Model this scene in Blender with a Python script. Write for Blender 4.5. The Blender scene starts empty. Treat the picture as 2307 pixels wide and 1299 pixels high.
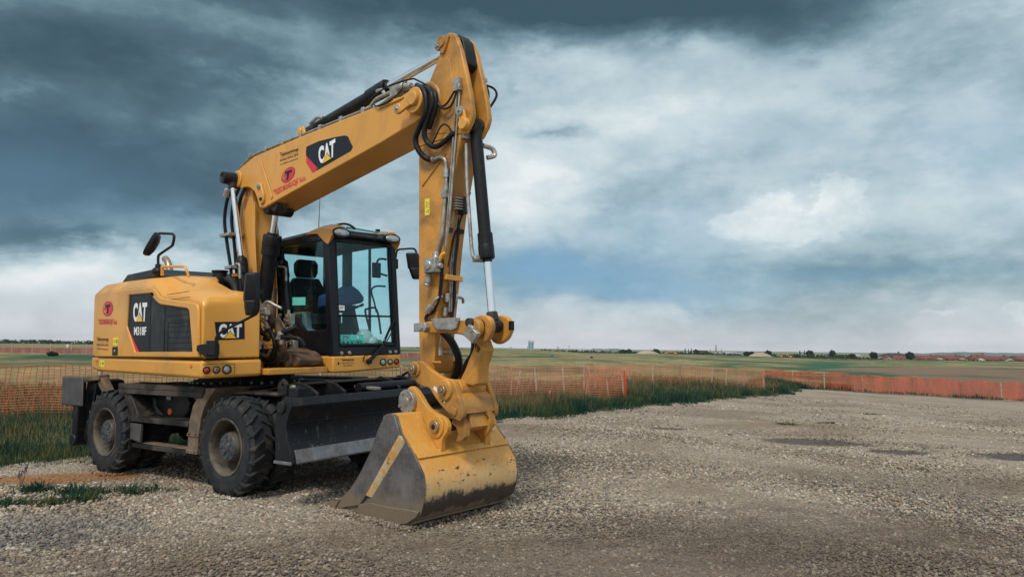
import bpy, math, random
import numpy as np
from mathutils import Vector, Matrix
from mathutils.geometry import tessellate_polygon
random.seed(7); RNG = np.random.default_rng(7)
R = math.radians
scene = bpy.context.scene
COL = scene.collection

# ------------------------------------------------------------------ camera
EYE = 1.643
cam_d = bpy.data.cameras.new('camera'); cam = bpy.data.objects.new('camera', cam_d); COL.objects.link(cam)
cam_d.sensor_width = 36; cam_d.lens = 24.89; cam_d.clip_start = .1; cam_d.clip_end = 20000
cam.matrix_world = Matrix.Translation((0, 0, EYE)) @ Matrix.Rotation(math.pi / 2 + .080, 4, 'X') @ Matrix.Rotation(.012, 4, 'Z')
scene.camera = cam
scene.view_settings.view_transform = 'Standard'; scene.view_settings.look = 'None'
scene.view_settings.gamma = 1; scene.view_settings.use_curve_mapping = False
scene.view_settings.exposure = 0.22

# ------------------------------------------------------------------ sun
SUN_EL, SUN_AZ = 52, 200      # azimuth clockwise from +Y (behind the camera, a little to its left)
sd = bpy.data.lights.new('sun', 'SUN'); sd.energy = 1.95; sd.angle = R(12); sd.color = (1, .93, .82)
so = bpy.data.objects.new('sun', sd); COL.objects.link(so)
sv = Vector((math.sin(R(SUN_AZ)) * math.cos(R(SUN_EL)), math.cos(R(SUN_AZ)) * math.cos(R(SUN_EL)), math.sin(R(SUN_EL))))
so.rotation_euler = sv.to_track_quat('Z', 'Y').to_euler()

# ------------------------------------------------------------------ node helper
class NT:
    def __init__(s, tree): s.t = tree; s.n = tree.nodes; s.l = tree.links
    def new(s, kind, **kw):
        n = s.n.new(kind)
        for k, v in kw.items(): setattr(n, k, v)
        return n
    def put(s, sock, v):
        if isinstance(v, bpy.types.NodeSocket): s.l.new(v, sock)
        elif isinstance(v, (tuple, list)) and len(v) == 3 and sock.type == 'RGBA': sock.default_value = (*v, 1)
        else: sock.default_value = v
    def math(s, op, a, b=None, c=None, clamp=False):
        n = s.new('ShaderNodeMath', operation=op, use_clamp=clamp)
        s.put(n.inputs[0], a)
        if b is not None: s.put(n.inputs[1], b)
        if c is not None: s.put(n.inputs[2], c)
        return n.outputs[0]
    def noise(s, vec, scale, detail=4, rough=.55, dist=0, out=0):
        n = s.new('ShaderNodeTexNoise'); s.put(n.inputs['Vector'], vec)
        n.inputs['Scale'].default_value = scale; n.inputs['Detail'].default_value = detail
        n.inputs['Roughness'].default_value = rough; n.inputs['Distortion'].default_value = dist
        return n.outputs[out]
    def ramp(s, fac, stops, interp='LINEAR'):
        n = s.new('ShaderNodeValToRGB'); s.put(n.inputs[0], fac); cr = n.color_ramp; cr.interpolation = interp
        while len(cr.elements) < len(stops): cr.elements.new(.5)
        for e, (p, c) in zip(cr.elements, stops):
            e.position = p; e.color = (c, c, c, 1) if isinstance(c, (int, float)) else (*c, 1)
        return n.outputs[0]
    def mix(s, fac, a, b, mode='MIX'):
        n = s.new('ShaderNodeMix', data_type='RGBA', blend_type=mode, clamp_factor=True)
        s.put(n.inputs[0], fac); s.put(n.inputs[6], a); s.put(n.inputs[7], b)
        return n.outputs[2]
    def map(s, vec, scale=(1, 1, 1), loc=(0, 0, 0)):
        n = s.new('ShaderNodeMapping'); s.put(n.inputs[0], vec); n.inputs['Scale'].default_value = scale; n.inputs['Location'].default_value = loc
        return n.outputs[0]
    def bump(s, h, strength, dist=.01, normal=None):
        n = s.new('ShaderNodeBump'); n.inputs['Strength'].default_value = strength; n.inputs['Distance'].default_value = dist
        s.put(n.inputs['Height'], h)
        if normal is not None: s.l.new(normal, n.inputs['Normal'])
        return n.outputs[0]
    def pos(s): return s.new('ShaderNodeNewGeometry').outputs['Position']
    def obj(s): return s.new('ShaderNodeTexCoord').outputs['Object']

# ------------------------------------------------------------------ sky
world = bpy.data.worlds.new('World'); scene.world = world; world.use_nodes = True
wt = world.node_tree; wt.nodes.clear(); w = NT(wt)
gen = w.new('ShaderNodeTexCoord').outputs['Generated']
sep = w.new('ShaderNodeSeparateXYZ'); wt.links.new(gen, sep.inputs[0])
az0 = w.math('MULTIPLY', w.math('ARCTAN2', sep.outputs[0], sep.outputs[1]), 57.2958)
el0 = w.math('MULTIPLY', w.math('ARCSINE', sep.outputs[2]), 57.2958)
# warp the directions with noise so that the cloud masses get uneven outlines
wn = w.noise(w.map(gen, (1, 1, 1.9)), 3.2, 5, .6, 0, 1)
ws = w.new('ShaderNodeSeparateColor'); wt.links.new(wn, ws.inputs[0])
wn2 = w.noise(w.map(gen, (1, 1, 2.2), (3, 1, 2)), 12, 6, .6, 0, 1)
ws2 = w.new('ShaderNodeSeparateColor'); wt.links.new(wn2, ws2.inputs[0])
def warp(base, i, a, b):
    x = w.math('MULTIPLY_ADD', w.math('SUBTRACT', ws.outputs[i], .5), a, base)
    return w.math('MULTIPLY_ADD', w.math('SUBTRACT', ws2.outputs[i], .5), b, x)
az = warp(az0, 0, 12, 5.0); el = warp(el0, 1, 6, 2.6)
wn3 = w.noise(w.map(gen, (1, 1, 1.2), (2, 5, 1)), 34, 5, .62, 0, 1); ws3 = w.new('ShaderNodeSeparateColor'); wt.links.new(wn3, ws3.inputs[0])
azs = w.math('MULTIPLY_ADD', w.math('SUBTRACT', ws3.outputs[0], .5), 2.6, warp(az0, 0, 2.0, 4.2)); els = w.math('MULTIPLY_ADD', w.math('SUBTRACT', ws3.outputs[1], .5), 2.2, warp(el0, 1, 1.0, 3.0))
def blob(a, e, sa, se, k, x=None, y=None, p=1.0):
    da = w.math('MULTIPLY', w.math('SUBTRACT', x or az, a), 1 / sa); de = w.math('MULTIPLY', w.math('SUBTRACT', y or el, e), 1 / se)
    q = w.math('ADD', w.math('MULTIPLY', da, da), w.math('MULTIPLY', de, de))
    if p != 1: q = w.math('POWER', q, p)
    return w.math('MULTIPLY', w.math('EXPONENT', w.math('MULTIPLY', q, -1)), k)
def total(base, lst):
    for v in lst: base = w.math('ADD', base, v)
    return base
# cloud deck: azimuth, elevation, half widths (degrees), amount of light let through
DL = [(-32.7, 11.6, 11.2, 5.05, -0.40), (-33.1, 19.2, 13.0, 3.09, -0.26), (-9.6, 25.7, 23.6, 2.8, -0.32), (12.4, 25.9, 17.7, 2.2, -0.26), (22.5, 23.4, 7.3, 2.4, -0.17), (-18.2, 21.4, 6.0, 1.56, -0.12), (-33.2, 6.9, 5.6, 0.84, -0.14), (-20.8, 11.7, 3.8, 1.98, -0.06), (-16.4, 18.1, 5.8, 2.92, 0.14), (3.0, 21.2, 4.0, 1.48, 0.26), (14.5, 22.6, 4.5, 1.57, 0.24), (1.6, 12.8, 5.8, 3.86, 0.36), (6.7, 17.6, 8.0, 2.03, 0.16), (-34.5, 3.7, 6.4, 1.63, 0.40), (-25.4, 4.6, 6.5, 1.46, 0.26), (19.2, 17.6, 11.4, 3.54, 0.08), (34.9, 10.9, 3.2, 1.31, 0.16), (34.6, 16.2, 3.7, 1.14, 0.10), (3.9, 17.0, 2.2, 0.44, -0.16), (-0.3, 16.3, 2.2, 2.06, 0.10), (4.2, 6.0, 9.3, 2.15, -0.10), (28.1, 5.5, 6.2, 0.70, -0.10), (-18.7, 7.9, 3.3, 2.03, 0.10), (-24.7, 15.2, 2.7, 1.26, 0.08)]
BL = [(1.3, 6.2, 6.6, 1.7, .85), (9.5, 5.0, 10.5, 1.35, 0.60), (12.3, 7.8, 6.2, 2.80, 0.38), (27.8, 5.3, 6.5, 0.64, 0.45), (34.5, 13.6, 4.0, 3.18, 0.32), (15.8, 16.5, 6.8, 1.98, 0.12), (-33.9, 10.3, 8.8, 3.54, 0.30), (-24.0, 8.2, 6.1, 1.31, 0.25)]
CU = [(20.2, 10.2, 1.8, 1.50, 1.30), (24.4, 11.0, 1.5, 1.78, 1.30), (17.4, 9.7, 1.6, 1.19, 0.90), (22.2, 8.8, 5.9, 1.16, 1.10), (26.8, 10.2, 1.3, 0.95, 0.50), (31.3, 2.6, 1.2, 0.31, 1.00), (35.8, 2.5, 0.9, 0.41, 1.00), (0.3, 2.1, 1.4, 0.43, 0.50)]
B = total(.555, [blob(a_, e_, s1_, s2_, k_ * (1.6 if k_ < 0 else 1.05)) for a_, e_, s1_, s2_, k_ in DL] + [blob(22, 9.2, 9, 2.4, .17), blob(23, 6.9, 7, .9, -.08)])
B = w.math('ADD', B, w.math('MULTIPLY', w.math('SUBTRACT', w.noise(w.map(gen, (1, 1, 1.7), (1, 4, 0)), 5.0, 8, .60), .5), w.math('MULTIPLY_ADD', w.math('MAXIMUM', B, 0), .6, .16)))
for sc_, am_, off_ in ((4.2, .27, 3), (9.5, .17, 8)):        # billows: soft round lobes
    vv = w.new('ShaderNodeTexVoronoi', feature='SMOOTH_F1'); vv.inputs['Scale'].default_value = sc_; vv.inputs['Smoothness'].default_value = .55
    wv = w.new('ShaderNodeVectorMath', operation='MULTIPLY_ADD'); wt.links.new(wn2, wv.inputs[0]); wv.inputs[1].default_value = (.30, .30, .22); wt.links.new(w.map(gen, (1, 1, 1.7), (off_, 2, 5)), wv.inputs[2]); wt.links.new(wv.outputs[0], vv.inputs['Vector'])
    B = w.math('ADD', B, w.math('MULTIPLY', w.math('SUBTRACT', .50, vv.outputs['Distance']), am_))
B = w.math('ADD', B, w.math('MULTIPLY', w.math('SUBTRACT', w.noise(w.map(gen, (1, 1, 2.2), (7, 2, 0)), 15, 7, .62), .5), .16))
# heaped cumulus with crisp tops, low on the right
cu = total(0, [blob(*q, azs, els, 1.6) for q in CU])
cum = w.math('MULTIPLY', w.ramp(cu, [(.36, 0), (.80, 1)]), w.ramp(w.math('MULTIPLY', el0, .05), [(.10, .9), (.16, .8), (.36, .25), (.46, 1)]))
B = w.math('ADD', B, w.math('MULTIPLY', cum, w.math('MULTIPLY_ADD', w.noise(gen, 26, 6, .65), .50, -.12)))
# behind the camera and out of view, the deck is brightened as fill for front faces
back = w.ramp(w.math('MULTIPLY_ADD', sep.outputs[1], .5, .5), [(.25, 1), (.62, 0)])
hi = w.ramp(sep.outputs[2], [(.52, 0), (.85, 1)])
B = w.math('ADD', B, w.math('MULTIPLY', w.math('MAXIMUM', back, hi), .34), clamp=True)
cloud = w.ramp(B, [(.02, (.040, .080, .106)), (.22, (.080, .142, .180)), (.42, (.195, .298, .345)), (.60, (.375, .488, .540)), (.82, (.570, .655, .680)), (1, (.74, .78, .785))])
# a blue band showing through low down, and a pale pinkish strip along the horizon
blue = w.math('MULTIPLY', total(0, [blob(*q) for q in BL]), .85, clamp=True)
cloud = w.mix(blue, cloud, (.165, .335, .505))
low = w.math('MULTIPLY', w.ramp(w.math('MULTIPLY_ADD', el, .05, .3), [(.30, 1), (.385, .55), (.52, 0)]), w.math('MULTIPLY_ADD', w.noise(gen, 9, 3), .5, .62), clamp=True)
cloud = w.mix(low, cloud, (.70, .68, .715))
nish = w.new('ShaderNodeTexSky', sky_type='NISHITA'); nish.sun_disc = False; nish.sun_elevation = R(SUN_EL); nish.sun_rotation = R(SUN_AZ)
bg1 = w.new('ShaderNodeBackground'); wt.links.new(nish.outputs[0], bg1.inputs[0]); bg1.inputs[1].default_value = .08
bg2 = w.new('ShaderNodeBackground'); wt.links.new(cloud, bg2.inputs[0]); bg2.inputs[1].default_value = 1.0
mx = w.new('ShaderNodeMixShader'); mx.inputs[0].default_value = .93
wt.links.new(bg1.outputs[0], mx.inputs[1]); wt.links.new(bg2.outputs[0], mx.inputs[2])
wo = w.new('ShaderNodeOutputWorld'); wt.links.new(mx.outputs[0], wo.inputs[0])
world.cycles.sampling_method = 'MANUAL'; world.cycles.sample_map_resolution = 512

# ------------------------------------------------------------------ materials
MATS = {}
def mat(name):
    m = bpy.data.materials.new(name); m.use_nodes = True; m.node_tree.nodes.clear(); MATS[name] = m
    n = NT(m.node_tree); o = n.new('ShaderNodeOutputMaterial'); b = n.new('ShaderNodeBsdfPrincipled'); n.l.new(b.outputs[0], o.inputs[0])
    return m, n, b, o
def plain(name, col, rough=.5, metal=0, var=.12, dirt=None, dirt_amt=.35, scale=6, bump=0, coat=0, speck=0):
    m, n, b, o = mat(name); P = n.obj()
    c = n.mix(n.ramp(n.noise(P, scale, 5, .6), [(.3, 0), (.7, 1)]), tuple(x * (1 - var) for x in col), tuple(min(1, x * (1 + var)) for x in col))
    r = n.math('MULTIPLY_ADD', n.noise(P, scale * 4, 4), .25, rough - .12)
    if dirt:
        f = n.ramp(n.noise(P, scale * .7, 8, .68, .6), [(.62 - dirt_amt * .5, 0), (.86 - dirt_amt * .5, 1)])
        f2 = n.math('MULTIPLY', f, .8); c = n.mix(f2, c, dirt); r = n.math('MAXIMUM', r, n.math('MULTIPLY', f2, .9))
        if metal: n.put(b.inputs['Metallic'], n.math('MULTIPLY', n.math('SUBTRACT', 1, f2), metal))
    elif metal: b.inputs['Metallic'].default_value = metal
    if speck:
        v = n.ramp(n.noise(n.map(P, (1, 1, .55)), 38, 4, .7), [(.70, 0), (.74, 1)])
        g = n.ramp(n.noise(P, 2.2, 2), [(.5, 0), (.62, 1)])
        c = n.mix(n.math('MULTIPLY', n.math('MULTIPLY', v, g), speck), c, (.05, .03, .02))
    n.put(b.inputs['Base Color'], c); n.put(b.inputs['Roughness'], r)
    if bump: n.put(b.inputs['Normal'], n.bump(n.noise(P, scale * 9, 5, .65), bump, .004))
    if max(col) < .06 and not coat: b.inputs['Specular IOR Level'].default_value = .28
    if coat: b.inputs['Coat Weight'].default_value = coat; b.inputs['Coat Roughness'].default_value = .12
    return m
YEL = (.66, .315, .050)
M_yel = plain('yellow_paint', YEL, .42, 0, .09, (.30, .17, .06), .22, 1.3, .05, .18, .35)
M_yel2 = plain('yellow_paint_worn', (.58, .27, .044), .5, 0, .14, (.17, .09, .035), .40, 2.6, .10, .03, 1.0)
M_blk = plain('black_paint', (.007, .008, .011), .42, 0, .3, (.05, .042, .036), .20, 5, .08)
M_cab = plain('black_cab_paint', (.006, .007, .011), .34, 0, .2, None, 0, 4, 0, 0)
M_bdirty = plain('black_paint_muddy', (.010, .010, .012), .6, 0, .4, (.13, .105, .08), .34, 4, .3, 0)
M_mud = plain('dry_mud', (.20, .145, .095), .9, 0, .35, (.09, .065, .045), .5, 9, .8)
M_chr = plain('chromed_rod', (.75, .78, .82), .14, 1, .05)
M_zinc = plain('zinc_fitting', (.44, .43, .40), .38, .8, .3, (.13, .09, .06), .36, 14)
M_steel = plain('bare_worn_steel', (.19, .195, .21), .45, .75, .3, (.17, .12, .085), .42, 7, .25)
M_bare = plain('scraped_edge_steel', (.24, .25, .28), .45, .6, .25, (.09, .075, .06), .42, 9, .2)
M_rub = plain('tyre_rubber', (.020, .022, .026), .72, 0, .4, (.10, .088, .074), .22, 7, .35)
M_brn = plain('brown_dusty_casting', (.13, .075, .040), .75, 0, .35, (.035, .025, .02), .4, 7, .4)
M_rim = plain('muddy_rim', (.05, .045, .038), .6, .2, .4, (.16, .135, .105), .50, 8, .35)
M_hub = plain('hub_face', (.055, .065, .08), .5, .4, .3, (.13, .115, .10), .4, 12, .3)
M_hose = plain('hose_rubber', (.007, .007, .009), .45, 0, .2)
M_plas = plain('black_plastic', (.010, .011, .013), .45, 0, .2, None, 0, 12, .1)
M_seat = plain('seat_fabric', (.028, .032, .038), .9, 0, .3, None, 0, 20, .3)
M_white = plain('white_letter', (.78, .80, .80), .5, 0, .04)
M_dred = plain('decal_red', (.60, .022, .045), .45, 0, .05)
M_dblk = plain('decal_black', (.008, .010, .018), .45, 0, .1)
M_dyel = plain('decal_yellow', (.80, .47, .02), .45, 0, .04)
M_sign = plain('warning_yellow', (.80, .66, .05), .5, 0, .06)
M_orange = plain('orange_reflector', (.75, .16, .03), .3, 0, .1)
M_grille = plain('grille_mesh', (.026, .028, .034), .55, .2, .3, (.09, .085, .08), .2, 3)
M_int = plain('cab_interior', (.16, .175, .18), .8, 0, .15)
M_grey = plain('grey_panel', (.060, .060, .064), .62, 0, .25, (.12, .10, .08), .2, 6)
M_blue = plain('blue_cloth', (.03, .055, .16), .9, 0, .2, None, 0, 9, .2)
M_bag = plain('white_plastic_bag', (.62, .68, .66), .35, 0, .15, None, 0, 9, .4)
M_green = plain('green_plate', (.015, .58, .38), .5, 0, .05)
M_green2 = plain('pale_green_card', (.14, .64, .54), .5, 0, .05)
M_wood = plain('weathered_timber', (.42, .34, .26), .85, 0, .2, (.22, .16, .11), .3, 12, .3)
M_exh = plain('exhaust_pipe', (.36, .26, .17), .4, .8, .2)
def lens_mat():
    m, n, b, o = mat('lamp_lens'); b.inputs['Base Color'].default_value = (.50, .51, .52, 1); b.inputs['Metallic'].default_value = .85; b.inputs['Roughness'].default_value = .18
    n.put(b.inputs['Normal'], n.bump(n.new('ShaderNodeTexWave').outputs[1], .3, .01)); return m
M_lens = lens_mat()
def redlens():
    m, n, b, o = mat('red_lens'); b.inputs['Base Color'].default_value = (.5, .08, .05, 1); b.inputs['Roughness'].default_value = .12; b.inputs['Metallic'].default_value = .4; return m
M_redl = redlens()
def mirror_mat():
    m, n, b, o = mat('mirror_glass'); b.inputs['Base Color'].default_value = (.55, .58, .6, 1); b.inputs['Metallic'].default_value = 1; b.inputs['Roughness'].default_value = .05; return m
M_mirr = mirror_mat()
def glass(name, tint, strength=.10):
    m = bpy.data.materials.new(name); m.use_nodes = True; m.node_tree.nodes.clear(); n = NT(m.node_tree)
    o = n.new('ShaderNodeOutputMaterial'); t = n.new('ShaderNodeBsdfTransparent'); t.inputs[0].default_value = (*tint, 1)
    g = n.new('ShaderNodeBsdfGlossy'); g.inputs[0].default_value = (.75, .95, 1, 1); g.inputs['Roughness'].default_value = .02
    lw = n.new('ShaderNodeLayerWeight'); lw.inputs[0].default_value = .5
    f = n.math('MULTIPLY_ADD', n.math('POWER', lw.outputs['Facing'], 5), .5, strength)
    s = n.new('ShaderNodeMixShader'); n.l.new(f, s.inputs[0]); n.l.new(t.outputs[0], s.inputs[1]); n.l.new(g.outputs[0], s.inputs[2]); n.l.new(s.outputs[0], o.inputs[0]); return m
M_glass = glass('tinted_cab_glass', (.86, .975, .985), .025); M_glass2 = glass('tinted_side_glass', (.80, .92, .935), .035)

def bucket_mat():
    """yellow paint scraped down to dark steel along the belly of the shell"""
    m, n, b, o = mat('bucket_shell_paint'); P = n.obj(); s = n.new('ShaderNodeSeparateXYZ'); n.l.new(P, s.inputs[0])
    st = n.noise(n.map(P, (2, 22, 2)), 1.6, 5, .7)
    st2 = n.noise(n.map(P, (3, 60, 3)), 1.2, 3, .7)
    zz = n.math('ADD', s.outputs[2], n.math('MULTIPLY', n.math('SUBTRACT', st, .5), .10))
    zz = n.math('ADD', zz, n.math('MULTIPLY', n.math('SUBTRACT', st2, .5), .07)); zz = n.math('ADD', zz, n.math('MULTIPLY', n.math('SUBTRACT', n.noise(n.map(P, (1, 1.6, 1)), 2.3, 8, .76), .5), .38))
    pale = n.math('MULTIPLY', n.ramp(zz, [(.27, 1), (.34, .8), (.44, .35), (.50, 0)]), n.ramp(n.noise(n.map(P, (2, 14, 3)), 3, 7, .8), [(.34, .15), (.56, 1)]))
    dark = n.ramp(n.math('ADD', zz, n.math('MULTIPLY', n.math('SUBTRACT', n.noise(n.map(P, (1, 3, 1)), 30, 4, .8), .5), .06)), [(.245, 1), (.292, 0)])
    mud = n.ramp(n.math('ADD', zz, n.math('MULTIPLY', n.noise(P, 6, 4), .1)), [(.15, 1), (.175, 0)])
    chips = n.math('MULTIPLY', n.ramp(n.noise(n.map(P, (1, .5, 1)), 26, 5, .7), [(.60, 0), (.63, 1)]), n.ramp(n.math('ABSOLUTE', n.math('SUBTRACT', s.outputs[2], .43)), [(.07, 1), (.16, 0)]))
    scr = n.ramp(n.noise(n.map(P, (4, 5, 1.2)), 6, 6, .75, .4), [(.54, 0), (.66, .55)])
    c = n.mix(n.noise(P, 5, 4), (.56, .27, .05), (.68, .33, .065))
    c = n.mix(scr, c, (.62, .52, .33)); c = n.mix(n.math('MULTIPLY', pale, .75), c, (.55, .50, .34))
    c = n.mix(dark, c, n.mix(n.noise(P, 9, 6, .7), (.030, .022, .022), (.085, .065, .058))); c = n.mix(mud, c, (.20, .16, .115)); c = n.mix(chips, c, (.05, .03, .02))
    n.put(b.inputs['Base Color'], c); n.put(b.inputs['Roughness'], n.math('MULTIPLY_ADD', n.math('MAXIMUM', dark, mud), .22, .42))
    n.put(b.inputs['Normal'], n.bump(n.noise(P, 40, 6, .7), .12, .004)); return m
M_bucket = bucket_mat()
def bucket_side():
    m, n, b, o = mat('bucket_side_steel'); P = n.obj()
    c = n.mix(n.ramp(n.noise(P, 3.2, 7, .7, .5), [(.36, 0), (.68, 1)]), (.060, .055, .058), (.185, .18, .185))
    sx = n.new('ShaderNodeSeparateXYZ'); n.l.new(P, sx.inputs[0]); zq = n.math('ADD', sx.outputs[2], n.math('MULTIPLY', n.math('SUBTRACT', n.noise(P, 4, 7, .75), .5), .5))
    c = n.mix(n.ramp(zq, [(.06, .9), (.17, .75), (.26, .12), (.45, 0)]), c, (.22, .165, .11)); c = n.mix(n.math('MULTIPLY', n.ramp(n.noise(P, 11, 6, .75), [(.56, 0), (.62, .8)]), n.ramp(n.noise(P, 1.7, 3), [(.45, 0), (.6, 1)])), c, (.24, .18, .12))
    c = n.mix(n.ramp(n.noise(n.map(P, (1.2, 1, 9), (0, 3, 1)), 5, 5, .7), [(.58, 0), (.70, .5)]), c, (.26, .26, .27))
    c = n.mix(n.ramp(n.noise(n.map(P, (14, 3, 2), (0, 1, 2)), 3, 4, .7), [(.6, 0), (.75, .4)]), c, (.30, .29, .28))
    n.put(b.inputs['Base Color'], c); b.inputs['Metallic'].default_value = .3; b.inputs['Roughness'].default_value = .55
    n.put(b.inputs['Normal'], n.bump(n.noise(P, 30, 6, .7), .25, .004)); return m
M_bside = bucket_side()
def blade_mat():
    m, n, b, o = mat('blade_black_scratched'); P = n.obj()
    f = n.noise(n.map(P, (1, 1, .3)), 30, 5, .75); g = n.noise(P, 2.3, 4)
    sc = n.math('MULTIPLY', n.ramp(f, [(.60, 0), (.70, 1)]), n.ramp(g, [(.40, 0), (.58, .8)]))
    c = n.mix(sc, n.mix(n.noise(P, 1.2, 3), (.004, .005, .008), (.011, .013, .019)), (.30, .26, .21))
    c = n.mix(n.ramp(n.noise(P, 3, 7, .7, .4), [(.58, 0), (.75, .5)]), c, (.085, .065, .045))
    n.put(b.inputs['Base Color'], c); b.inputs['Roughness'].default_value = .5; b.inputs['Specular IOR Level'].default_value = .3; n.put(b.inputs['Normal'], n.bump(f, .2, .003)); return m
M_blade = blade_mat()

# ------------------------------------------------------------------ mesh builder
class MB:
    def __init__(s): s.v = []; s.f = []; s.m = []
    def add(s, vs, fs, mi=0):
        o = len(s.v); s.v += [tuple(x) for x in vs]; s.f += [tuple(i + o for i in f) for f in fs]; s.m += [mi] * len(fs); return s
    def box(s, x0, x1, y0, y1, z0, z1, mi=0):
        return s.add([(x, y, z) for x in (x0, x1) for y in (y0, y1) for z in (z0, z1)],
                     [(0, 1, 3, 2), (4, 6, 7, 5), (0, 4, 5, 1), (2, 3, 7, 6), (0, 2, 6, 4), (1, 5, 7, 3)], mi)
    def bar(s, p, q, wx, wy, mi=0, up=(0, 0, 1)):
        p, q = Vector(p), Vector(q); d = (q - p).normalized(); u = Vector(up)
        if abs(d.dot(u)) > .98: u = Vector((1, 0, 0))
        a = d.cross(u).normalized() * wx / 2; b = a.normalized().cross(d) * wy / 2
        vs = [e + i * a + j * b for e in (p, q) for i, j in ((-1, -1), (1, -1), (1, 1), (-1, 1))]
        return s.add(vs, [(3, 2, 1, 0), (4, 5, 6, 7), (0, 1, 5, 4), (1, 2, 6, 5), (2, 3, 7, 6), (3, 0, 4, 7)], mi)
    def prism(s, poly, a, b, ax='y', mi=0, holes=()):
        """poly in the two other axes (x,z), (y,z) or (x,y); extruded from a to b"""
        f = {'y': lambda p, t: (p[0], t, p[1]), 'x': lambda p, t: (t, p[0], p[1]), 'z': lambda p, t: (p[0], p[1], t)}[ax]
        loops = [list(poly)] + [list(h) for h in holes]; pts = [p for l in loops for p in l]; n = len(pts)
        vs = [f(p, a) for p in pts] + [f(p, b) for p in pts]; fs = []
        if not holes: fs += [tuple(range(n)), tuple(range(2 * n - 1, n - 1, -1))]
        else:
            tr = tessellate_polygon([[Vector((p[0], p[1], 0)) for p in l] for l in loops])
            fs += [t for t in tr] + [tuple(i + n for i in reversed(t)) for t in tr]
        o = 0
        for l in loops:
            k = len(l)
            for i in range(k): fs.append((o + i, o + (i + 1) % k, n + o + (i + 1) % k, n + o + i))
            o += k
        return s.add(vs, fs, mi)
    def loft(s, rings, mi=0, caps=True, closed=True):
        n = len(rings[0]); vs = [p for r in rings for p in r]; fs = []
        for j in range(len(rings) - 1):
            for i in range(n if closed else n - 1):
                k = (i + 1) % n; fs.append((j * n + i, j * n + k, (j + 1) * n + k, (j + 1) * n + i))
        if caps: fs += [tuple(range(n))[::-1], tuple(range((len(rings) - 1) * n, len(rings) * n))]
        return s.add(vs, fs, mi)
    def cyl(s, p, q, r0, r1=None, seg=20, mi=0, caps=True):
        r1 = r0 if r1 is None else r1; p, q = Vector(p), Vector(q); d = (q - p).normalized()
        a = d.orthogonal().normalized(); b = d.cross(a)
        ring = lambda c, r: [c + r * (math.cos(t) * a + math.sin(t) * b) for t in [2 * math.pi * i / seg for i in range(seg)]]
        return s.loft([ring(p, r0), ring(q, r1)], mi, caps)
    def turn(s, prof, o, d, seg=32, mi=0, caps=True):
        """profile [(along, radius)] turned about the axis d through o"""
        o, d = Vector(o), Vector(d).normalized(); a = d.orthogonal().normalized(); b = d.cross(a)
        return s.loft([[o + t * d + r * (math.cos(u) * a + math.sin(u) * b) for u in [2 * math.pi * i / seg for i in range(seg)]] for t, r in prof], mi, caps)
    def tube(s, pts, r, seg=8, mi=0, smooth=True, sub=5):
        P = [Vector(p) for p in pts]
        if smooth and len(P) > 2:
            Q = [P[0]] + P + [P[-1]]; out = []
            for i in range(1, len(Q) - 2):
                for k in range(sub):
                    t = k / sub; a, b, c, d = Q[i - 1], Q[i], Q[i + 1], Q[i + 2]
                    out.append(.5 * ((2 * b) + (c - a) * t + (2 * a - 5 * b + 4 * c - d) * t * t + (3 * b - a - 3 * c + d) * t ** 3))
            P = out + [P[-1]]
        rings = []; a = None
        for i, p in enumerate(P):
            d = (P[min(i + 1, len(P) - 1)] - P[max(i - 1, 0)]).normalized()
            a = d.orthogonal().normalized() if a is None else (a - d * a.dot(d)).normalized()
            b = d.cross(a); rings.append([p + r * (math.cos(t) * a + math.sin(t) * b) for t in [2 * math.pi * k / seg for k in range(seg)]])
        return s.loft(rings, mi)
    def ball(s, c, r, sc=(1, 1, 1), seg=14, mi=0, jit=0):
        rings = []; c = Vector(c)
        for j in range(1, 8):
            th = math.pi * j / 8
            rings.append([c + Vector((r * sc[0] * math.sin(th) * math.cos(2 * math.pi * i / seg), r * sc[1] * math.sin(th) * math.sin(2 * math.pi * i / seg), r * sc[2] * math.cos(th))) * (1 + random.uniform(-jit, jit)) for i in range(seg)])
        return s.loft(rings, mi)
    def build(s, name, mats, parent=None, bevel=0, rot=None, sharp=38, seg=2, label=None):
        me = bpy.data.meshes.new(name); me.from_pydata([tuple(v) for v in s.v], [], s.f)
        for m in (mats if isinstance(mats, (list, tuple)) else [mats]): me.materials.append(m)
        me.polygons.foreach_set('material_index', s.m)
        me.polygons.foreach_set('use_smooth', [True] * len(s.f)); me.update(); me.validate()
        import bmesh
        bm = bmesh.new(); bm.from_mesh(me); bmesh.ops.recalc_face_normals(bm, faces=bm.faces); bm.to_mesh(me); bm.free()
        me.set_sharp_from_angle(angle=R(sharp))
        o = bpy.data.objects.new(name, me); COL.objects.link(o)
        if parent: o.parent = parent
        if rot is not None: o.rotation_euler = rot
        if bevel:
            b = o.modifiers.new('bevel', 'BEVEL'); b.width = bevel; b.segments = seg; b.limit_method = 'ANGLE'; b.angle_limit = R(35); b.harden_normals = False
        if label: o['label'] = label
        return o
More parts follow.
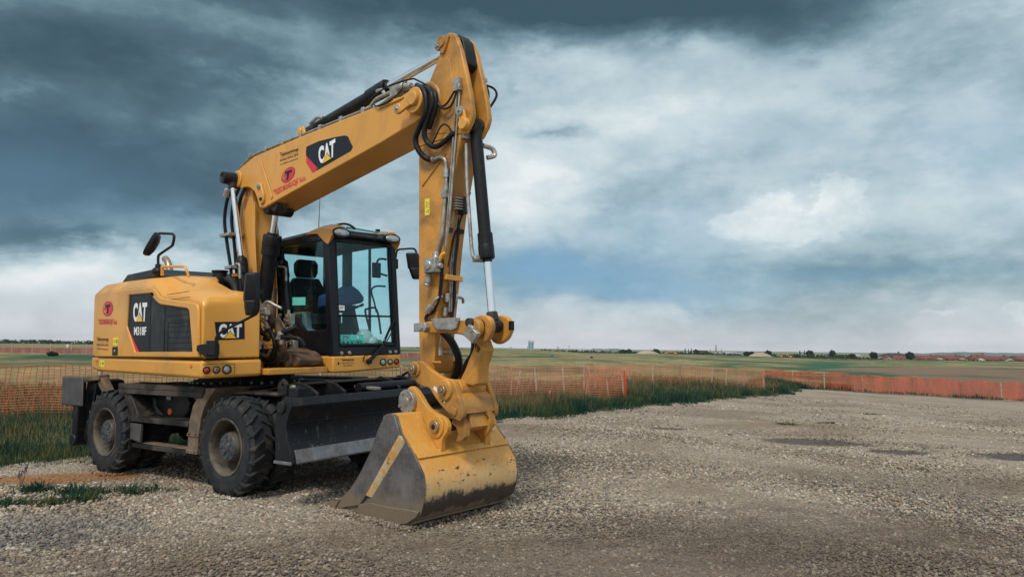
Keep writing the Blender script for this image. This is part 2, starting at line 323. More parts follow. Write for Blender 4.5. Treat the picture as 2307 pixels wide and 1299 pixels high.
def pieces(mb):
    """split a builder into its separate bodies (bodies whose boxes touch stay together)"""
    par = list(range(len(mb.v)))
    def fd(i):
        while par[i] != i: par[i] = par[par[i]]; i = par[i]
        return i
    for f in mb.f:
        for i in f[1:]:
            a, b = fd(f[0]), fd(i)
            if a != b: par[b] = a
    V = np.array(mb.v, float); grp = {}
    for k, f in enumerate(mb.f): grp.setdefault(fd(f[0]), []).append(k)
    items = []
    for fs in grp.values():
        ids = sorted({i for k in fs for i in mb.f[k]}); items.append([fs, V[ids].min(0) - .003, V[ids].max(0) + .003])
    again = True
    while again:
        again = False
        for i in range(len(items)):
            for j in range(i + 1, len(items)):
                if (items[i][1] <= items[j][2]).all() and (items[j][1] <= items[i][2]).all():
                    items[i] = [items[i][0] + items[j][0], np.minimum(items[i][1], items[j][1]), np.maximum(items[i][2], items[j][2])]; items.pop(j); again = True; break
            if again: break
    out = []
    for fs, _, _ in items:
        m = MB(); ids = sorted({i for k in fs for i in mb.f[k]}); mp = {v: n for n, v in enumerate(ids)}
        m.v = [mb.v[i] for i in ids]; m.f = [tuple(mp[i] for i in mb.f[k]) for k in fs]; m.m = [mb.m[k] for k in fs]; out.append(m)
    return sorted(out, key=lambda m: -len(m.v))
def np_mesh(name, V, F, mats, parent=None, smooth=False):
    """V (n,3), F (m,k) arrays -> object"""
    me = bpy.data.meshes.new(name); V = np.ascontiguousarray(V, np.float32); F = np.ascontiguousarray(F, np.int32); k = F.shape[1]
    me.vertices.add(len(V)); me.vertices.foreach_set('co', V.ravel()); me.loops.add(F.size); me.loops.foreach_set('vertex_index', F.ravel())
    me.polygons.add(len(F)); me.polygons.foreach_set('loop_start', np.arange(0, F.size, k, dtype=np.int32))
    if smooth: me.polygons.foreach_set('use_smooth', np.ones(len(F), bool))
    me.update(calc_edges=True)
    for m in (mats if isinstance(mats, (list, tuple)) else [mats]): me.materials.append(m)
    o = bpy.data.objects.new(name, me); COL.objects.link(o)
    if parent: o.parent = parent
    return o
def tag(o, label=None, cat=None, group=None, kind=None):
    for k, v in (('label', label), ('category', cat), ('group', group), ('kind', kind)):
        if v: o[k] = v
    return o
def empty(name, loc=(0, 0, 0), rz=0):
    o = bpy.data.objects.new(name, None); COL.objects.link(o); o.location = loc; o.rotation_euler = (0, 0, rz); o.empty_display_size = .2; return o
def copy_tree(o, parent=None):
    c = o.copy(); COL.objects.link(c); c.parent = parent
    for ch in [x for x in bpy.data.objects if x.parent == o]: copy_tree(ch, c)
    return c
def sstep(a, b, x):
    t = np.clip((x - a) / (b - a), 0, 1); return t * t * (3 - 2 * t)
# text as flat faces
def text2d(s, bold=0.0):
    c = bpy.data.curves.new('t', 'FONT'); c.body = s; c.size = 1; c.offset = bold; c.resolution_u = 3
    o = bpy.data.objects.new('t', c); COL.objects.link(o)
    me = bpy.data.meshes.new_from_object(o.evaluated_get(bpy.context.evaluated_depsgraph_get()))
    v = np.array([x.co[:] for x in me.vertices]); f = [tuple(p.vertices) for p in me.polygons]
    bpy.data.objects.remove(o); bpy.data.curves.remove(c); bpy.data.meshes.remove(me)
    v -= v.min(0); return v / v.max(0).clip(1e-6), f
class Sheet:
    """flat lettering and shapes in the plane O + u*U + v*V, each layer a little proud of the one below"""
    def __init__(s, O, U, V): s.O, s.U, s.V = Vector(O), Vector(U), Vector(V); s.N = s.U.cross(s.V).normalized(); s.mb = MB()
    def P(s, u, v, h): return s.O + u * s.U + v * s.V + h * s.N
    def poly(s, pts, h=.002, mi=0): s.mb.add([s.P(u, v, h) for u, v in pts], [tuple(range(len(pts)))], mi); return s
    def ring(s, c, a, b, h, mi=0, t=None, sh=0, seg=28):
        pts = [(c[0] + a * math.cos(x) + sh * b * math.sin(x), c[1] + b * math.sin(x)) for x in [2 * math.pi * i / seg for i in range(seg)]]
        if t is None: return s.poly(pts, h, mi)
        inn = [(c[0] + (p[0] - c[0]) * (1 - t), c[1] + (p[1] - c[1]) * (1 - t)) for p in pts]
        s.mb.add([s.P(u, v, h) for u, v in pts + inn], [(i, (i + 1) % seg, seg + (i + 1) % seg, seg + i) for i in range(seg)], mi); return s
    def text(s, t, q, h=.004, mi=0, bold=0.0):
        """q = four corners: bottom left, bottom right, top left, top right"""
        v, f = text2d(t, bold); bl, br, tl, tr = [Vector(x) for x in q]
        vs = []
        for x, y, _ in v:
            p = bl * (1 - x) * (1 - y) + br * x * (1 - y) + tl * (1 - x) * y + tr * x * y; vs.append(s.P(p[0], p[1], h))
        s.mb.add(vs, f, mi); return s
    def build(s, name, mats, parent, **k):
        me = bpy.data.meshes.new(name); me.from_pydata([tuple(v) for v in s.mb.v], [], s.mb.f)
        for m in mats: me.materials.append(m)
        me.polygons.foreach_set('material_index', s.mb.m); me.update()
        o = bpy.data.objects.new(name, me); COL.objects.link(o); o.parent = parent; return o

# ------------------------------------------------------------------ terrain
M_ROT = Matrix.Rotation(-.624, 3, 'Z') @ Matrix.Rotation(-.020, 3, 'Y') @ Matrix.Rotation(.018, 3, 'X')
M_LOC = Vector((-3.468, 9.478, .002)); M_NRM = M_ROT @ Vector((0, 0, 1))
def terrain(X, Y):
    X = np.asarray(X, float); Y = np.asarray(Y, float)
    z = -.0475 * 1.5 * np.log1p(np.exp(np.clip((X - 6.5) / 1.5, -30, 30)))
    z = np.maximum(z, -1.15) * sstep(8, 18, Y)
    z = z - 1.3 * sstep(60, 280, Y) * sstep(.22, .5, X / np.maximum(Y, 1)); z = np.where(Y > 290, z - 5.2 * sstep(290, 430, Y) - 6 * sstep(430, 1500, Y), z)
    w_ = 1 - sstep(4.4, 8.5, np.hypot(X + 2.5, Y - 8.8))
    pl = M_LOC.z - (M_NRM.x * (X - M_LOC.x) + M_NRM.y * (Y - M_LOC.y)) / M_NRM.z
    return z * (1 - w_) + pl * w_ - .012 * w_
def tz(x, y): return float(terrain(x, y))

# ------------------------------------------------------------------ the wheeled excavator
EX = empty('excavator'); EX.matrix_world = Matrix.Translation(M_LOC) @ M_ROT.to_4x4()
tag(EX, 'large yellow wheeled excavator with folded boom and worn dark bucket on the gravel', 'excavator')
UP = (0, 0, -.131)            # the upper structure is slewed against the undercarriage
SPLIT = {'bolt', 'fitting', 'eye', 'pipe_clamp', 'reinforcing_plate', 'clamp', 'armrest', 'hose', 'hydraulic_pipe', 'cable', 'bracket', 'plate', 'valve_block', 'pipe', 'weld_ridge', 'deck', 'pin', 'clevis', 'vent', 'visor_edge', 'grab_handle', 'console', 'wiper_blade', 'quick_coupler', 'blade_frame'}
def rnd(poly, r=.02, n=4):
    """the outline with its corners rounded off"""
    out = []; k = len(poly)
    for i in range(k):
        p, a, b = Vector(poly[i]), Vector(poly[i - 1]), Vector(poly[(i + 1) % k]); u, v = (a - p), (b - p); q = min(r, u.length * .45, v.length * .45)
        if q < 1e-4: out.append(tuple(p)); continue
        A, B_ = p + u.normalized() * q, p + v.normalized() * q
        for j in range(n + 1): t = j / n; out.append(tuple(A * (1 - t) ** 2 + p * 2 * t * (1 - t) + B_ * t * t))
    return out
def part(name, mb, m, parent=EX, bevel=0, up=False, label=None, **k):
    ps = pieces(mb) if name in SPLIT else [mb]
    os_ = [q.build(name, m, parent, bevel, UP if up else None, label=label, **k) for q in ps]; return os_[0]

# --- undercarriage
ch = MB().box(-1.75, 2.15, -.40, .40, .66, 1.04)
ch.prism([(-2.25, .40), (-1.75, .55), (-1.75, 1.04), (-2.0, 1.04), (-2.25, .9)], -.55, .55)
ch.prism([(2.1, .50), (2.35, .62), (2.35, 1.02), (2.1, 1.04)], -.5, .5)
ch.cyl((0, 0, .85), (0, 0, 1.075), .74, .68, 40)
ch.prism([(-.75, .74), (.75, .74), (1.1, 1.05), (-1.0, 1.05)], -.62, .62)
ch.box(.72, 1.02, -1.12, -.40, .96, 1.10).box(.40, 1.95, -.95, .95, 1.045, 1.085)
chassis = part('chassis', ch, M_bdirty, bevel=.02)
sr = MB(); sr.cyl((0, 0, 1.075), (0, 0, 1.16), .66, .66, 56); sr.cyl((0, 0, 1.16), (0, 0, 1.235), .60, .60, 56)
for i in range(36):
    a = 2 * math.pi * i / 36; sr.cyl((.70 * math.cos(a), .70 * math.sin(a), 1.10), (.70 * math.cos(a), .70 * math.sin(a), 1.145), .017, .017, 8, 1)
sr.cyl((0, 0, 1.07), (0, 0, 1.112), .735, .735, 56)
part('slew_ring', sr, [M_bdirty, M_zinc])
for x, y1 in ((1.5, 1), (-1.15, 1)):
    ax = MB().cyl((x, -.98, .54), (x, .98, .54), .13, .13, 20); ax.turn([(-.26, .14), (-.2, .24), (0, .29), (.2, .24), (.26, .14)], (x, 0, .55), (1, 0, 0) if 0 else (0, 1, 0), 24)
    ax.box(x - .2, x + .2, -.36, .36, .62, .74)
    part('axle', ax, M_bdirty, bevel=.01)

# --- wheels: hub drum > tyre, rim
def tyre_mb():
    t = MB(); W = .138
    prof = [(-.085, .292), (-.125, .305), (-.137, .36), (-.138, .42), (-.130, .468), (-.112, .492), (-.06, .499), (0, .501), (.06, .499), (.112, .492), (.130, .468), (.138, .42), (.137, .36), (.125, .305), (.085, .292)]
    t.turn(prof, (0, 0, 0), (0, 1, 0), 64, 0, False)
    N = 22
    for side in (-1, 1):
        for i in range(N):
            a0 = 2 * math.pi * (i + (0 if side > 0 else .5)) / N
            def q(y, da, r): a = a0 + da; return (r * math.cos(a), side * y, r * math.sin(a))
            wv = .092; sk = .115
            # block section: shoulder -> centre, slanted along the tread
            for (ya, yb, sa, sb, wa, wb, ra, rb) in ((.141, .118, -.30 * sk, -.12 * sk, wv * .72, wv * .95, .470, .525), (.118, .010, -.12 * sk, 1.15 * sk, wv * .95, wv * .62, .525, .531)):
                lo = .440 if ra < .5 else .49
                vs = [q(ya, sa - wa / 2, lo), q(ya, sa + wa / 2, lo), q(yb, sb + wb / 2, .488), q(yb, sb - wb / 2, .488),
                      q(ya, sa - wa / 2 + .008, ra), q(ya, sa + wa / 2 - .008, ra), q(yb, sb + wb / 2 - .008, rb), q(yb, sb - wb / 2 + .008, rb)]
                t.add(vs, [(3, 2, 1, 0), (4, 5, 6, 7), (0, 1, 5, 4), (1, 2, 6, 5), (2, 3, 7, 6), (3, 0, 4, 7)])
    for rr, hh in ((.365, .002), (.445, .002)):
        for sgn in (-1, 1): t.turn([(sgn * .1385, rr - .005), (sgn * .1405, rr), (sgn * .1385, rr + .005)], (0, 0, 0), (0, 1, 0), 64, 0, False)
    return t
def rim_mb(deep):
    r = MB(); s = -1
    # outer twin: deep dish seen from outside; y negative = outward
    r.turn([(-.120, .300), (-.128, .306), (-.134, .300), (-.130, .284), (-.118, .272), (-.05, .262), (.02, .255), (deep, .245), (deep + .01, .20), (deep + .012, .17), (deep + .03, .17), (deep + .03, .25), (.12, .272), (.128, .30), (.10, .30)], (0, 0, 0), (0, 1, 0), 48, 0, False)
    for i in range(10):
        a = 2 * math.pi * i / 10; r.cyl((.19 * math.cos(a), deep - .012, .19 * math.sin(a)), (.19 * math.cos(a), deep + .02, .19 * math.sin(a)), .013, .013, 6)
    return r
def hub_mb():
    h = MB(); h.turn([(.14, .165), (.0, .160), (-.03, .158), (-.088, .150), (-.096, .144)], (0, 0, 0), (0, 1, 0), 36)
    h.turn([(-.094, .146), (-.106, .140), (-.108, .05), (-.118, .045), (-.120, .01)], (0, 0, 0), (0, 1, 0), 36, 1)
    for i in range(8):
        a = 2 * math.pi * i / 8 + .2; h.cyl((.105 * math.cos(a), -.104, .105 * math.sin(a)), (.105 * math.cos(a), -.118, .105 * math.sin(a)), .013, .013, 6, 1)
    for a in (.5, 1.6, 3.0, 4.4): h.bar((.03 * math.cos(a), -.112, .03 * math.sin(a)), (.09 * math.cos(a), -.112, .09 * math.sin(a)), .02, .012, 1)
    return h
W0 = part('wheel', hub_mb(), [M_rim, M_hub], bevel=.003)
part('tyre', tyre_mb(), M_rub, W0, bevel=.004, seg=1); part('rim', rim_mb(.10), M_rim, W0)
inner = MB().turn([(-.13, .17), (.10, .17), (.11, .12)], (0, 0, 0), (0, 1, 0), 24)
W1 = part('wheel', inner, M_rim)
for chd in [c for c in bpy.data.objects if c.parent == W0]:
    c = chd.copy(); COL.objects.link(c); c.parent = W1
for x, turn in ((1.5, .1), (-1.15, .9)):
    for k, (src, y, rz) in enumerate(((W0, -1.137, 0), (W1, -.80, 0), (W1, .80, math.pi), (W0, 1.137, math.pi))):
        first = (x == 1.5 and k < 2); wheel = src if first else copy_tree(src, EX)
        wheel.location = (x, y, .527); wheel.rotation_euler = (0, turn + k * .35, rz)
for o in bpy.data.objects:
    if o.parent in (W0, W1): pass

# --- steps, boxes and mudguards on the visible side
def tread(x0, x1, y0, y1, z0, z1):
    t = MB().box(x0, x1, y0, y1, z0, z1)
    n = int((x1 - x0) / .035)
    for i in range(n):
        x = x0 + (i + .5) * (x1 - x0) / n; t.prism([(x - .012, z1 - .002), (x + .012, z1 - .002), (x, z1 + .013)], y0, y0 + .02); t.prism([(x - .012, z1 - .002), (x + .012, z1 - .002), (x, z1 + .013)], y1 - .04, y1 - .02)
    return t
for sy in (-1, 1):
    def YY(a, b): return (a, b) if sy < 0 else (-b, -a)
    g = tread(-.93, 1.0, *YY(-1.22, -.92), 1.085, 1.14); g.box(-.93, 1.0, *YY(-.92, -.40), 1.08, 1.125)
    g.prism([(-.95, 1.085), (-.93, 1.02), (.95, 1.02), (1.0, 1.085)], *YY(-1.215, -1.17))
    part('upper_step', g, M_bdirty, bevel=.006)
    g = tread(-.66, .68, *YY(-1.21, -.95), .685, .745); part('middle_step', g, M_bdirty, bevel=.006)
    g = MB().box(-.60, .64, *YY(-1.20, -.95), .37, .42); g.box(-.60, .64, *YY(-1.15, -1.0), .42, .428, 1); part('lower_step', g, [M_bdirty, M_mud], bevel=.006)
    g = MB().prism([(-.95, 1.085), (-.76, 1.085), (-.60, .95), (-.48, .80), (-.44, .745), (-.68, .745), (-.72, .84), (-.83, 1.0)], *YY(-1.20, -.74)); part('rear_mudguard', g, M_bdirty, bevel=.01)
    g = MB().prism([(-.69, .745), (-.66, .745), (-.645, .6), (-.62, .35), (-.66, .35), (-.70, .56)], *YY(-1.215, -1.185)); g.prism([(-.65, .47), (-.40, .44), (-.38, .66), (-.66, .665)], *YY(-1.20, -1.17), mi=1); part('step_bracket', g, [M_bdirty, M_grey], bevel=.004)
    outer = [(1.20, 1.13), (1.08, 1.03), (.985, .92), (.93, .82), (.90, .70), (.88, .60), (.87, .40)]; innr = [(.66, .40), (.67, .60), (.69, .76), (.76, .93), (.88, 1.06), (1.01, 1.13)]
    g = MB().prism(outer + innr, *YY(-1.20, -.76)); g.box(.655, .875, *YY(-1.215, -.9), .395, .44).box(.655, .872, *YY(-1.21, -.9), .585, .60)
    for (bx, bz) in ((.70, .42), (.83, .42), (.70, .615), (.83, .615)): g.cyl((bx, sy * 1.20, bz), (bx, sy * 1.225, bz), .012, .012, 8)
    part('front_mudguard', g, M_mud, bevel=.012)
    g = MB().prism([(-.62, .73), (.12, .73), (.22, .80), (.26, .92), (.18, 1.02), (.10, 1.08), (-.62, 1.08)], *YY(-.95, -.42)); g.prism([(.26, .95), (.62, .95), (.72, 1.08), (.15, 1.08)], *YY(-.90, -.42), mi=1)
    tb = part('tool_box', g, [M_blk, M_mud], bevel=.015)
    if sy < 0:
        part('latch', MB().box(-.23, -.14, -.972, -.95, .94, 1.04).cyl((-.185, -.985, 1.0), (-.185, -.96, 1.0), .015), M_zinc, tb, bevel=.004)
        part('reflector', MB().cyl((-.17, -.951, .80), (-.17, -.965, .80), .042, .038, 24), M_orange, tb)
        g = MB()
        for k in range(4): g.tube([(-.62 + k * .02, -.93, 1.0), (-.55 + .03 * k, -.97, .85), (-.38 + .03 * k, -.96, .74)], .009, 6)
        part('hose', g, M_grey)

# --- dozer blade at the front
fp = [(2.62, 1.075), (2.66, 1.00), (2.585, .90), (2.56, .78), (2.57, .68), (2.62, .575), (2.665, .50), (2.67, .46)]
bk = [(2.60, .46), (2.52, .60), (2.47, .78), (2.50, .98), (2.56, 1.075)]
bl = MB().prism(fp + bk, -1.27, 1.27); bl.box(2.36, 2.56, -1.15, 1.15, .62, .74); bl.box(2.38, 2.58, -1.2, 1.2, .90, 1.0)
for z_ in (.835, .655): bl.bar((2.577, -1.26, z_), (2.577, 1.26, z_), .012, .018)
blade = part('dozer_blade', bl, M_blade, bevel=.01)
part('cutting_edge', MB().prism([(2.690, .450), (2.696, .465), (2.655, .585), (2.635, .578), (2.66, .46)], -1.26, 1.26), M_bare, blade, bevel=.003)
ep = [(2.40, .455), (2.685, .455), (2.66, .56), (2.575, .70), (2.565, .80), (2.60, .91), (2.655, 1.0), (2.62, 1.085), (2.55, 1.09), (2.44, 1.0), (2.40, .90)]
for y in (-1.30, 1.27):
    e = part('end_plate', MB().prism(ep, y, y + .03).cyl((2.50, y - .02, .985), (2.50, y + .05, .985), .06, .06, 20).box(2.40, 2.67, y - .02, y + .0, .445, .475, 1), [M_blade, M_bare], blade, bevel=.005)
# blade lift frame
lf = MB()
for y in (-.88, -.52, .30, .62):
    lf.prism([(1.95, .62), (2.45, .62), (2.52, .80), (2.50, 1.10), (2.36, 1.17), (2.18, 1.21), (2.0, 1.16), (1.9, 1.0)], y, y + .035)
lf.prism([(1.55, 1.10), (2.05, 1.19), (2.22, 1.185), (2.22, 1.165), (2.05, 1.165), (1.55, 1.085)], -.80, .86)
lf.box(1.7, 2.5, -.45, .45, .55, .70).box(2.36, 2.50, -1.12, -.95, .98, 1.16).box(2.38, 2.48, -1.05, -.90, .92, 1.10)
lift = part('blade_frame', lf, M_blk, bevel=.01)
g = MB()
for x, z in ((2.15, 1.14), (2.42, 1.05), (2.32, 1.04)): g.cyl((x, -.885, z), (x, -.925, z), .034, .034, 20); g.cyl((x, -.93, z), (x, -.945, z), .018, .018, 6)
g.bar((2.30, -.16, 1.12), (2.60, -.12, 1.10), .09, .03)
part('bolt', g, M_zinc, lift, bevel=.003)
part('bracket', MB().prism([(2.02, 1.08), (2.02, 1.18), (2.10, 1.24), (2.17, 1.18), (2.17, 1.08)], -1.0, -.97, holes=[[(2.10 + .03 * math.cos(t), 1.17 + .03 * math.sin(t)) for t in [k * math.pi / 5 for k in range(10)]]]), M_bdirty, lift)
g = MB().cyl((2.42, -.25, 1.11), (2.42, .62, 1.11), .055, .055, 20); g.tube([(2.42, .55, 1.14), (2.35, .62, 1.24), (2.2, .66, 1.2), (2.1, .7, 1.12)], .016, 8); g.tube([(2.46, .60, 1.14), (2.44, .74, 1.22), (2.3, .80, 1.2), (2.2, .8, 1.1)], .016, 8)
part('hose', g, M_hose, lift)

# --- stabilisers folded up at the rear
for sy in (-1, 1):
    def yy(a): return sy * a
    ob = MB().prism([(-2.34, .30), (-1.76, .32), (-1.72, .42), (-1.66, .62), (-1.86, .84), (-2.02, 1.14), (-2.20, 1.16), (-2.18, .7), (-2.26, .5)], min(yy(.62), yy(.98)), max(yy(.62), yy(.98)))
    arm = part('stabiliser', ob, M_bdirty, bevel=.02)
    part('arm', MB().bar((-2.08, yy(1.19), .34), (-2.02, yy(1.20), 1.14), .15, .10, up=(0, 1, 0)).cyl((-2.09, yy(1.02), .36), (-2.09, yy(1.26), .36), .085, .085, 24).bar((-2.05, yy(1.10), .36), (-1.90, yy(1.06), 1.15), .10, .26), M_blk, arm, bevel=.015)
    part('pad', MB().box(-2.39, -1.79, min(yy(1.285), yy(1.245)), max(yy(1.285), yy(1.245)), .825, 1.215).box(-2.22, -1.96, min(yy(1.24), yy(1.15)), max(yy(1.24), yy(1.15)), .9, 1.15), M_grey, arm, bevel=.02)
    cy = MB().bar((-1.72, yy(1.05), 1.17), (-1.50, yy(1.0), .86), .13, .10, up=(0, 1, 0)); cy.bar((-2.0, yy(1.10), 1.17), (-1.68, yy(1.05), 1.20), .16, .07)
    cy.prism([(-2.02, .33), (-1.70, .36), (-1.60, .74), (-1.68, .76), (-1.94, .46)], min(yy(1.0), yy(1.06)), max(yy(1.0), yy(1.06)))
    part('bracket', cy, M_mud, arm, bevel=.012)

# ================= upper structure (frame slewed by UP) =================
# --- main deck
dk = MB().box(-1.9, .55, -1.1, 1.1, 1.30, 1.43); dk.box(.4, 1.62, -.56, .20, 1.26, 1.33)
dk.prism([(-.2, 1.34), (.62, 1.34), (.62, 1.52), (.45, 1.98), (.15, 2.02), (-.05, 1.8)], -.22, -.17); dk.prism([(-.2, 1.34), (.62, 1.34), (.62, 1.52), (.45, 1.98), (.15, 2.02), (-.05, 1.8)], .17, .22)
for y in (): dk.prism([(.55, 1.34), (.86, 1.34), (.90, 1.46), (.84, 1.52), (.6, 1.45)], y - .02, y + .02)
part('deck', dk, M_yel2, bevel=.01, up=True)
# --- house: counterweight skirt, body, grille
sk = [(-2.09, 1.37), (-2.06, 1.31), (-1.86, 1.275), (1.30, 1.25), (1.505, 1.25), (1.505, 1.44), (-2.08, 1.475)]
h = MB().prism(sk, -1.262, -.575); h.prism([(-2.09, 1.37), (-2.06, 1.31), (-1.86, 1.275), (-1.0, 1.27), (-1.0, 1.46), (-2.08, 1.475)], -.5749, 1.25)
skirt = part('counterweight_skirt', h, M_yel, bevel=.035, up=True, seg=3)
for x, z in ((-1.83, 1.425), (1.26, 1.385)): part('reflector', MB().cyl((x, -1.262, z), (x, -1.272, z), .026, .022, 20), M_orange, skirt)
# lamps: bezel, lens
for i, (y, r_, mm) in enumerate(((-1.205, .040, M_redl), (-1.10, .040, M_lens), (-.985, .052, M_lens))):
    lp = part('lamp', MB().turn([(0, r_), (.012, r_), (.014, r_ * .82), (.004, r_ * .78)], (1.503, y, 1.338), (1, 0, 0), 24, 0, False), M_plas, skirt)
    part('lens', MB().turn([(.002, r_ * .84), (.010, r_ * .6), (.013, .001)], (1.503, y, 1.338), (1, 0, 0), 24), mm, lp)
    if i == 1: part('lens', MB().turn([(.013, r_ * .4), (.018, r_ * .3), (.019, .001)], (1.503, y, 1.338), (1, 0, 0), 16), M_redl, lp)
part('seam', MB().tube([(1.5065, -1.245, 1.40), (1.5065, -.94, 1.40), (1.5065, -.90, 1.385), (1.5065, -.90, 1.28)], .0025, 4, sub=3), M_plas, skirt)
# body: vertical side, sloped shoulders
zb = 1.458
def sec(x, zt, yi=-.575, zi=None, sh=.09, zs=None, dz=0):
    zs = zt - .10 if zs is None else zs; zi = zt if zi is None else zi
    return [(x, -1.25, zb if x > -2 else zb + .03), (x, -1.25, zs), (x, -1.25 + sh, zt), (x, min(-.80, yi), zi), (x, yi, zi - dz), (x, yi, zb)]
body = MB()
secs = [sec(-2.08, 2.30, .0, 2.34, .12, 2.22), sec(-2.055, 2.42, .0, 2.44, .12, 2.34), sec(-1.9, 2.475, .0, 2.50, .10, 2.38), sec(-1.2, 2.47, .0, 2.51, .09, 2.37), sec(-.20, 2.445, -.3, 2.50, .09, 2.34),
        sec(.10, 2.43, -.45, 2.475, .09, 2.31), sec(.24, 2.345, -.52, 2.455, .10, 2.26, .06), sec(.36, 2.275, -.56, 2.44, .10, 2.20, .10), sec(.68, 2.235, -.575, 2.395, .10, 2.165, .13), sec(.82, 2.215, -.575, 2.27, .10, 2.15, .03), sec(1.36, 2.155, -.575, 2.19, .09, 2.095), sec(1.46, 2.13, -.62, 2.14, .08, 2.07), sec(1.50, 2.06, -.60, 2.06, .05, 2.0)]
body.loft(secs)
body.loft([[(x, -.0, zb), (x, -.0, zt), (x, 1.15, zt), (x, 1.25, zt - .1), (x, 1.25, zb)] for x, zt in ((-2.08, 2.30), (-1.9, 2.50), (-.35, 2.50), (-.2, 2.3))])
house = part('engine_hood', body, M_yel, bevel=.018, up=True, sharp=30, seg=3)
# raised side panel round the dark grille
fr_out = [(-1.80, 1.475), (1.475, 1.475), (1.452, 1.98), (1.42, 2.035), (1.30, 2.06), (.47, 2.155), (.36, 2.19), (.27, 2.25), (.13, 2.31), (-1.80, 2.35)]
fr_in = [(-.36, 1.535), (1.325, 1.535), (1.22, 1.98), (1.17, 2.005), (.40, 2.085), (.30, 2.12), (.07, 2.235), (-.63, 2.255), (-.67, 1.86)]
pn = MB().prism(fr_out, -1.285, -1.249, holes=[fr_in]); panel = part('side_panel', pn, M_yel, house, bevel=.012)
part('grille', MB().prism([(.072, 1.53), (1.325, 1.53), (1.22, 1.985), (1.17, 2.01), (.40, 2.09), (.30, 2.125), (.072, 2.235)], -1.262, -1.245), M_grille, house)
g = MB()
for k in range(11): z = 1.57 + k * .062; xe = 1.31 - (z - 1.53) * .22; g.box(.62 if z < 1.86 else .55, min(xe, 1.2 if z > 2.0 else xe), -1.266, -1.2625, z, z + .006)
g.box(.60, .606, -1.267, -1.2625, 1.54, 1.86); g.box(.60, 1.25, -1.268, -1.2625, 1.86, 1.868); g.box(.50, .512, -1.268, -1.2625, 1.54, 2.05)
part('grille_bars', g, M_plas, house)
for x in (-1.80,): part('seam', MB().box(-1.812, -1.80, -1.252, -1.2490, 1.47, 2.36), M_plas, house)
part('seam', MB().box(-2.06, 1.50, -1.2515, -1.24, 1.462, 1.474), M_plas, house)
S = Sheet((0, -1.2655, 0), (1, 0, 0), (0, 0, 1))
S.poly([(-.36, 1.535), (.068, 1.535), (.068, 2.235), (-.63, 2.255), (-.67, 1.86)], 0, 0)
S.poly([(-.67, 1.86), (-.60, 1.76), (-.30, 1.535), (-.36, 1.535)][::-1] if 0 else [(-.672, 1.86), (-.36, 1.533), (-.245, 1.533), (-.60, 1.80)], .003, 1)
S.poly([(-.58, 1.90), (-.672, 1.86), (-.60, 1.80)], .003, 1) if 0 else None
S.text('CAT', [(-.48, 1.91), (-.05, 1.90), (-.50, 2.15), (-.03, 2.135)], .004, 2, .045)
S.poly([(-.40, 1.905), (-.14, 1.90), (-.265, 2.02)], .0065, 0); S.poly([(-.385, 1.912), (-.155, 1.908), (-.265, 2.008)], .008, 3)
S.text('M318F', [(-.44, 1.745), (-.04, 1.735), (-.45, 1.85), (-.04, 1.84)], .004, 2, .03)
S.build('decal', [M_dblk, M_dred, M_white, M_dyel], house)
S = Sheet((0, -1.2852, 0), (1, 0, 0), (0, 0, 1))
def tlogo(S, c, a, b, sh=0, h=.002, red=0, blk=1, yel=2):
    S.ring(c, a, b, h, blk, .05, sh); S.ring(c, a * .93, b * .93, h, red, None, sh)
    S.ring((c[0] - a * .42 - sh * 0, c[1] + b * .05), a * .36, b * .50, h + .002, yel, .22, sh)
    S.text('T', [(c[0] - a * .42 - sh * b * .6, c[1] - b * .62), (c[0] + a * .42 - sh * b * .6, c[1] - b * .62 + sh * 0), (c[0] - a * .5 + sh * b * .5, c[1] + b * .55), (c[0] + a * .5 + sh * b * .5, c[1] + b * .55)], h + .004, blk, .06)
tlogo(S, (-1.38, 2.115), .20, .10)
S.text('"TELEKOMUNIKACIJA" d.o.o.', [(-1.75, 1.895), (-1.01, 1.875), (-1.75, 1.99), (-1.01, 1.97)], .002, 0, .03)
def tekno(S, q0, q1, q2, q3, mi=1):
    """q: corners bottom left, bottom right, top left, top right of the whole block"""
    bl, br, tl, tr = map(Vector, (q0, q1, q2, q3))
    def row(a, b, x0=0, x1=1):
        L = lambda x, y: tuple((bl * (1 - x) + br * x) * (1 - y) + (tl * (1 - x) + tr * x) * y)
        return [L(x0, a), L(x1, a), L(x0, b), L(x1, b)]
    S.text('Teknoxgroup', row(.62, 1), .002, mi, .02); q = row(.585, .60); S.poly([q[0], q[1], q[3], q[2]], .002, mi)
    S.text('PRODAJA, RENTAL, SERVIS', row(.32, .50), .002, mi, .015); S.text('Tel: 011/7889-200  www.teknoxgroup.com', row(.04, .20), .002, mi, .01)
S.build('decal', [M_dred, M_dblk, M_dyel, M_sign], house); S = Sheet((0, -1.2852, 0), (1, 0, 0), (0, 0, 1))
tekno(S, (-1.79, 1.56), (-1.32, 1.55), (-1.80, 1.745), (-1.32, 1.735))
S.build('decal', [M_dred, M_dblk, M_dyel, M_sign], house); S = Sheet((0, -1.2852, 0), (1, 0, 0), (0, 0, 1))
S.poly([(-1.14, 1.63), (-.95, 1.625), (-.95, 1.725), (-1.14, 1.73)], .002, 3); S.ring((-1.09, 1.675), .032, .028, .004, 1, .3, 0, 3); S.ring((-1.0, 1.675), .032, .024, .004, 1, .4)
S.build('decal', [M_dred, M_dblk, M_dyel, M_sign], house)
part('latch', MB().box(-1.15, -.955, -1.292, -1.284, 1.495, 1.605).cyl((-1.05, -1.29, 1.55), (-1.05, -1.30, 1.55), .022, .018, 14, 1), [M_plas, M_zinc], house, bevel=.004)
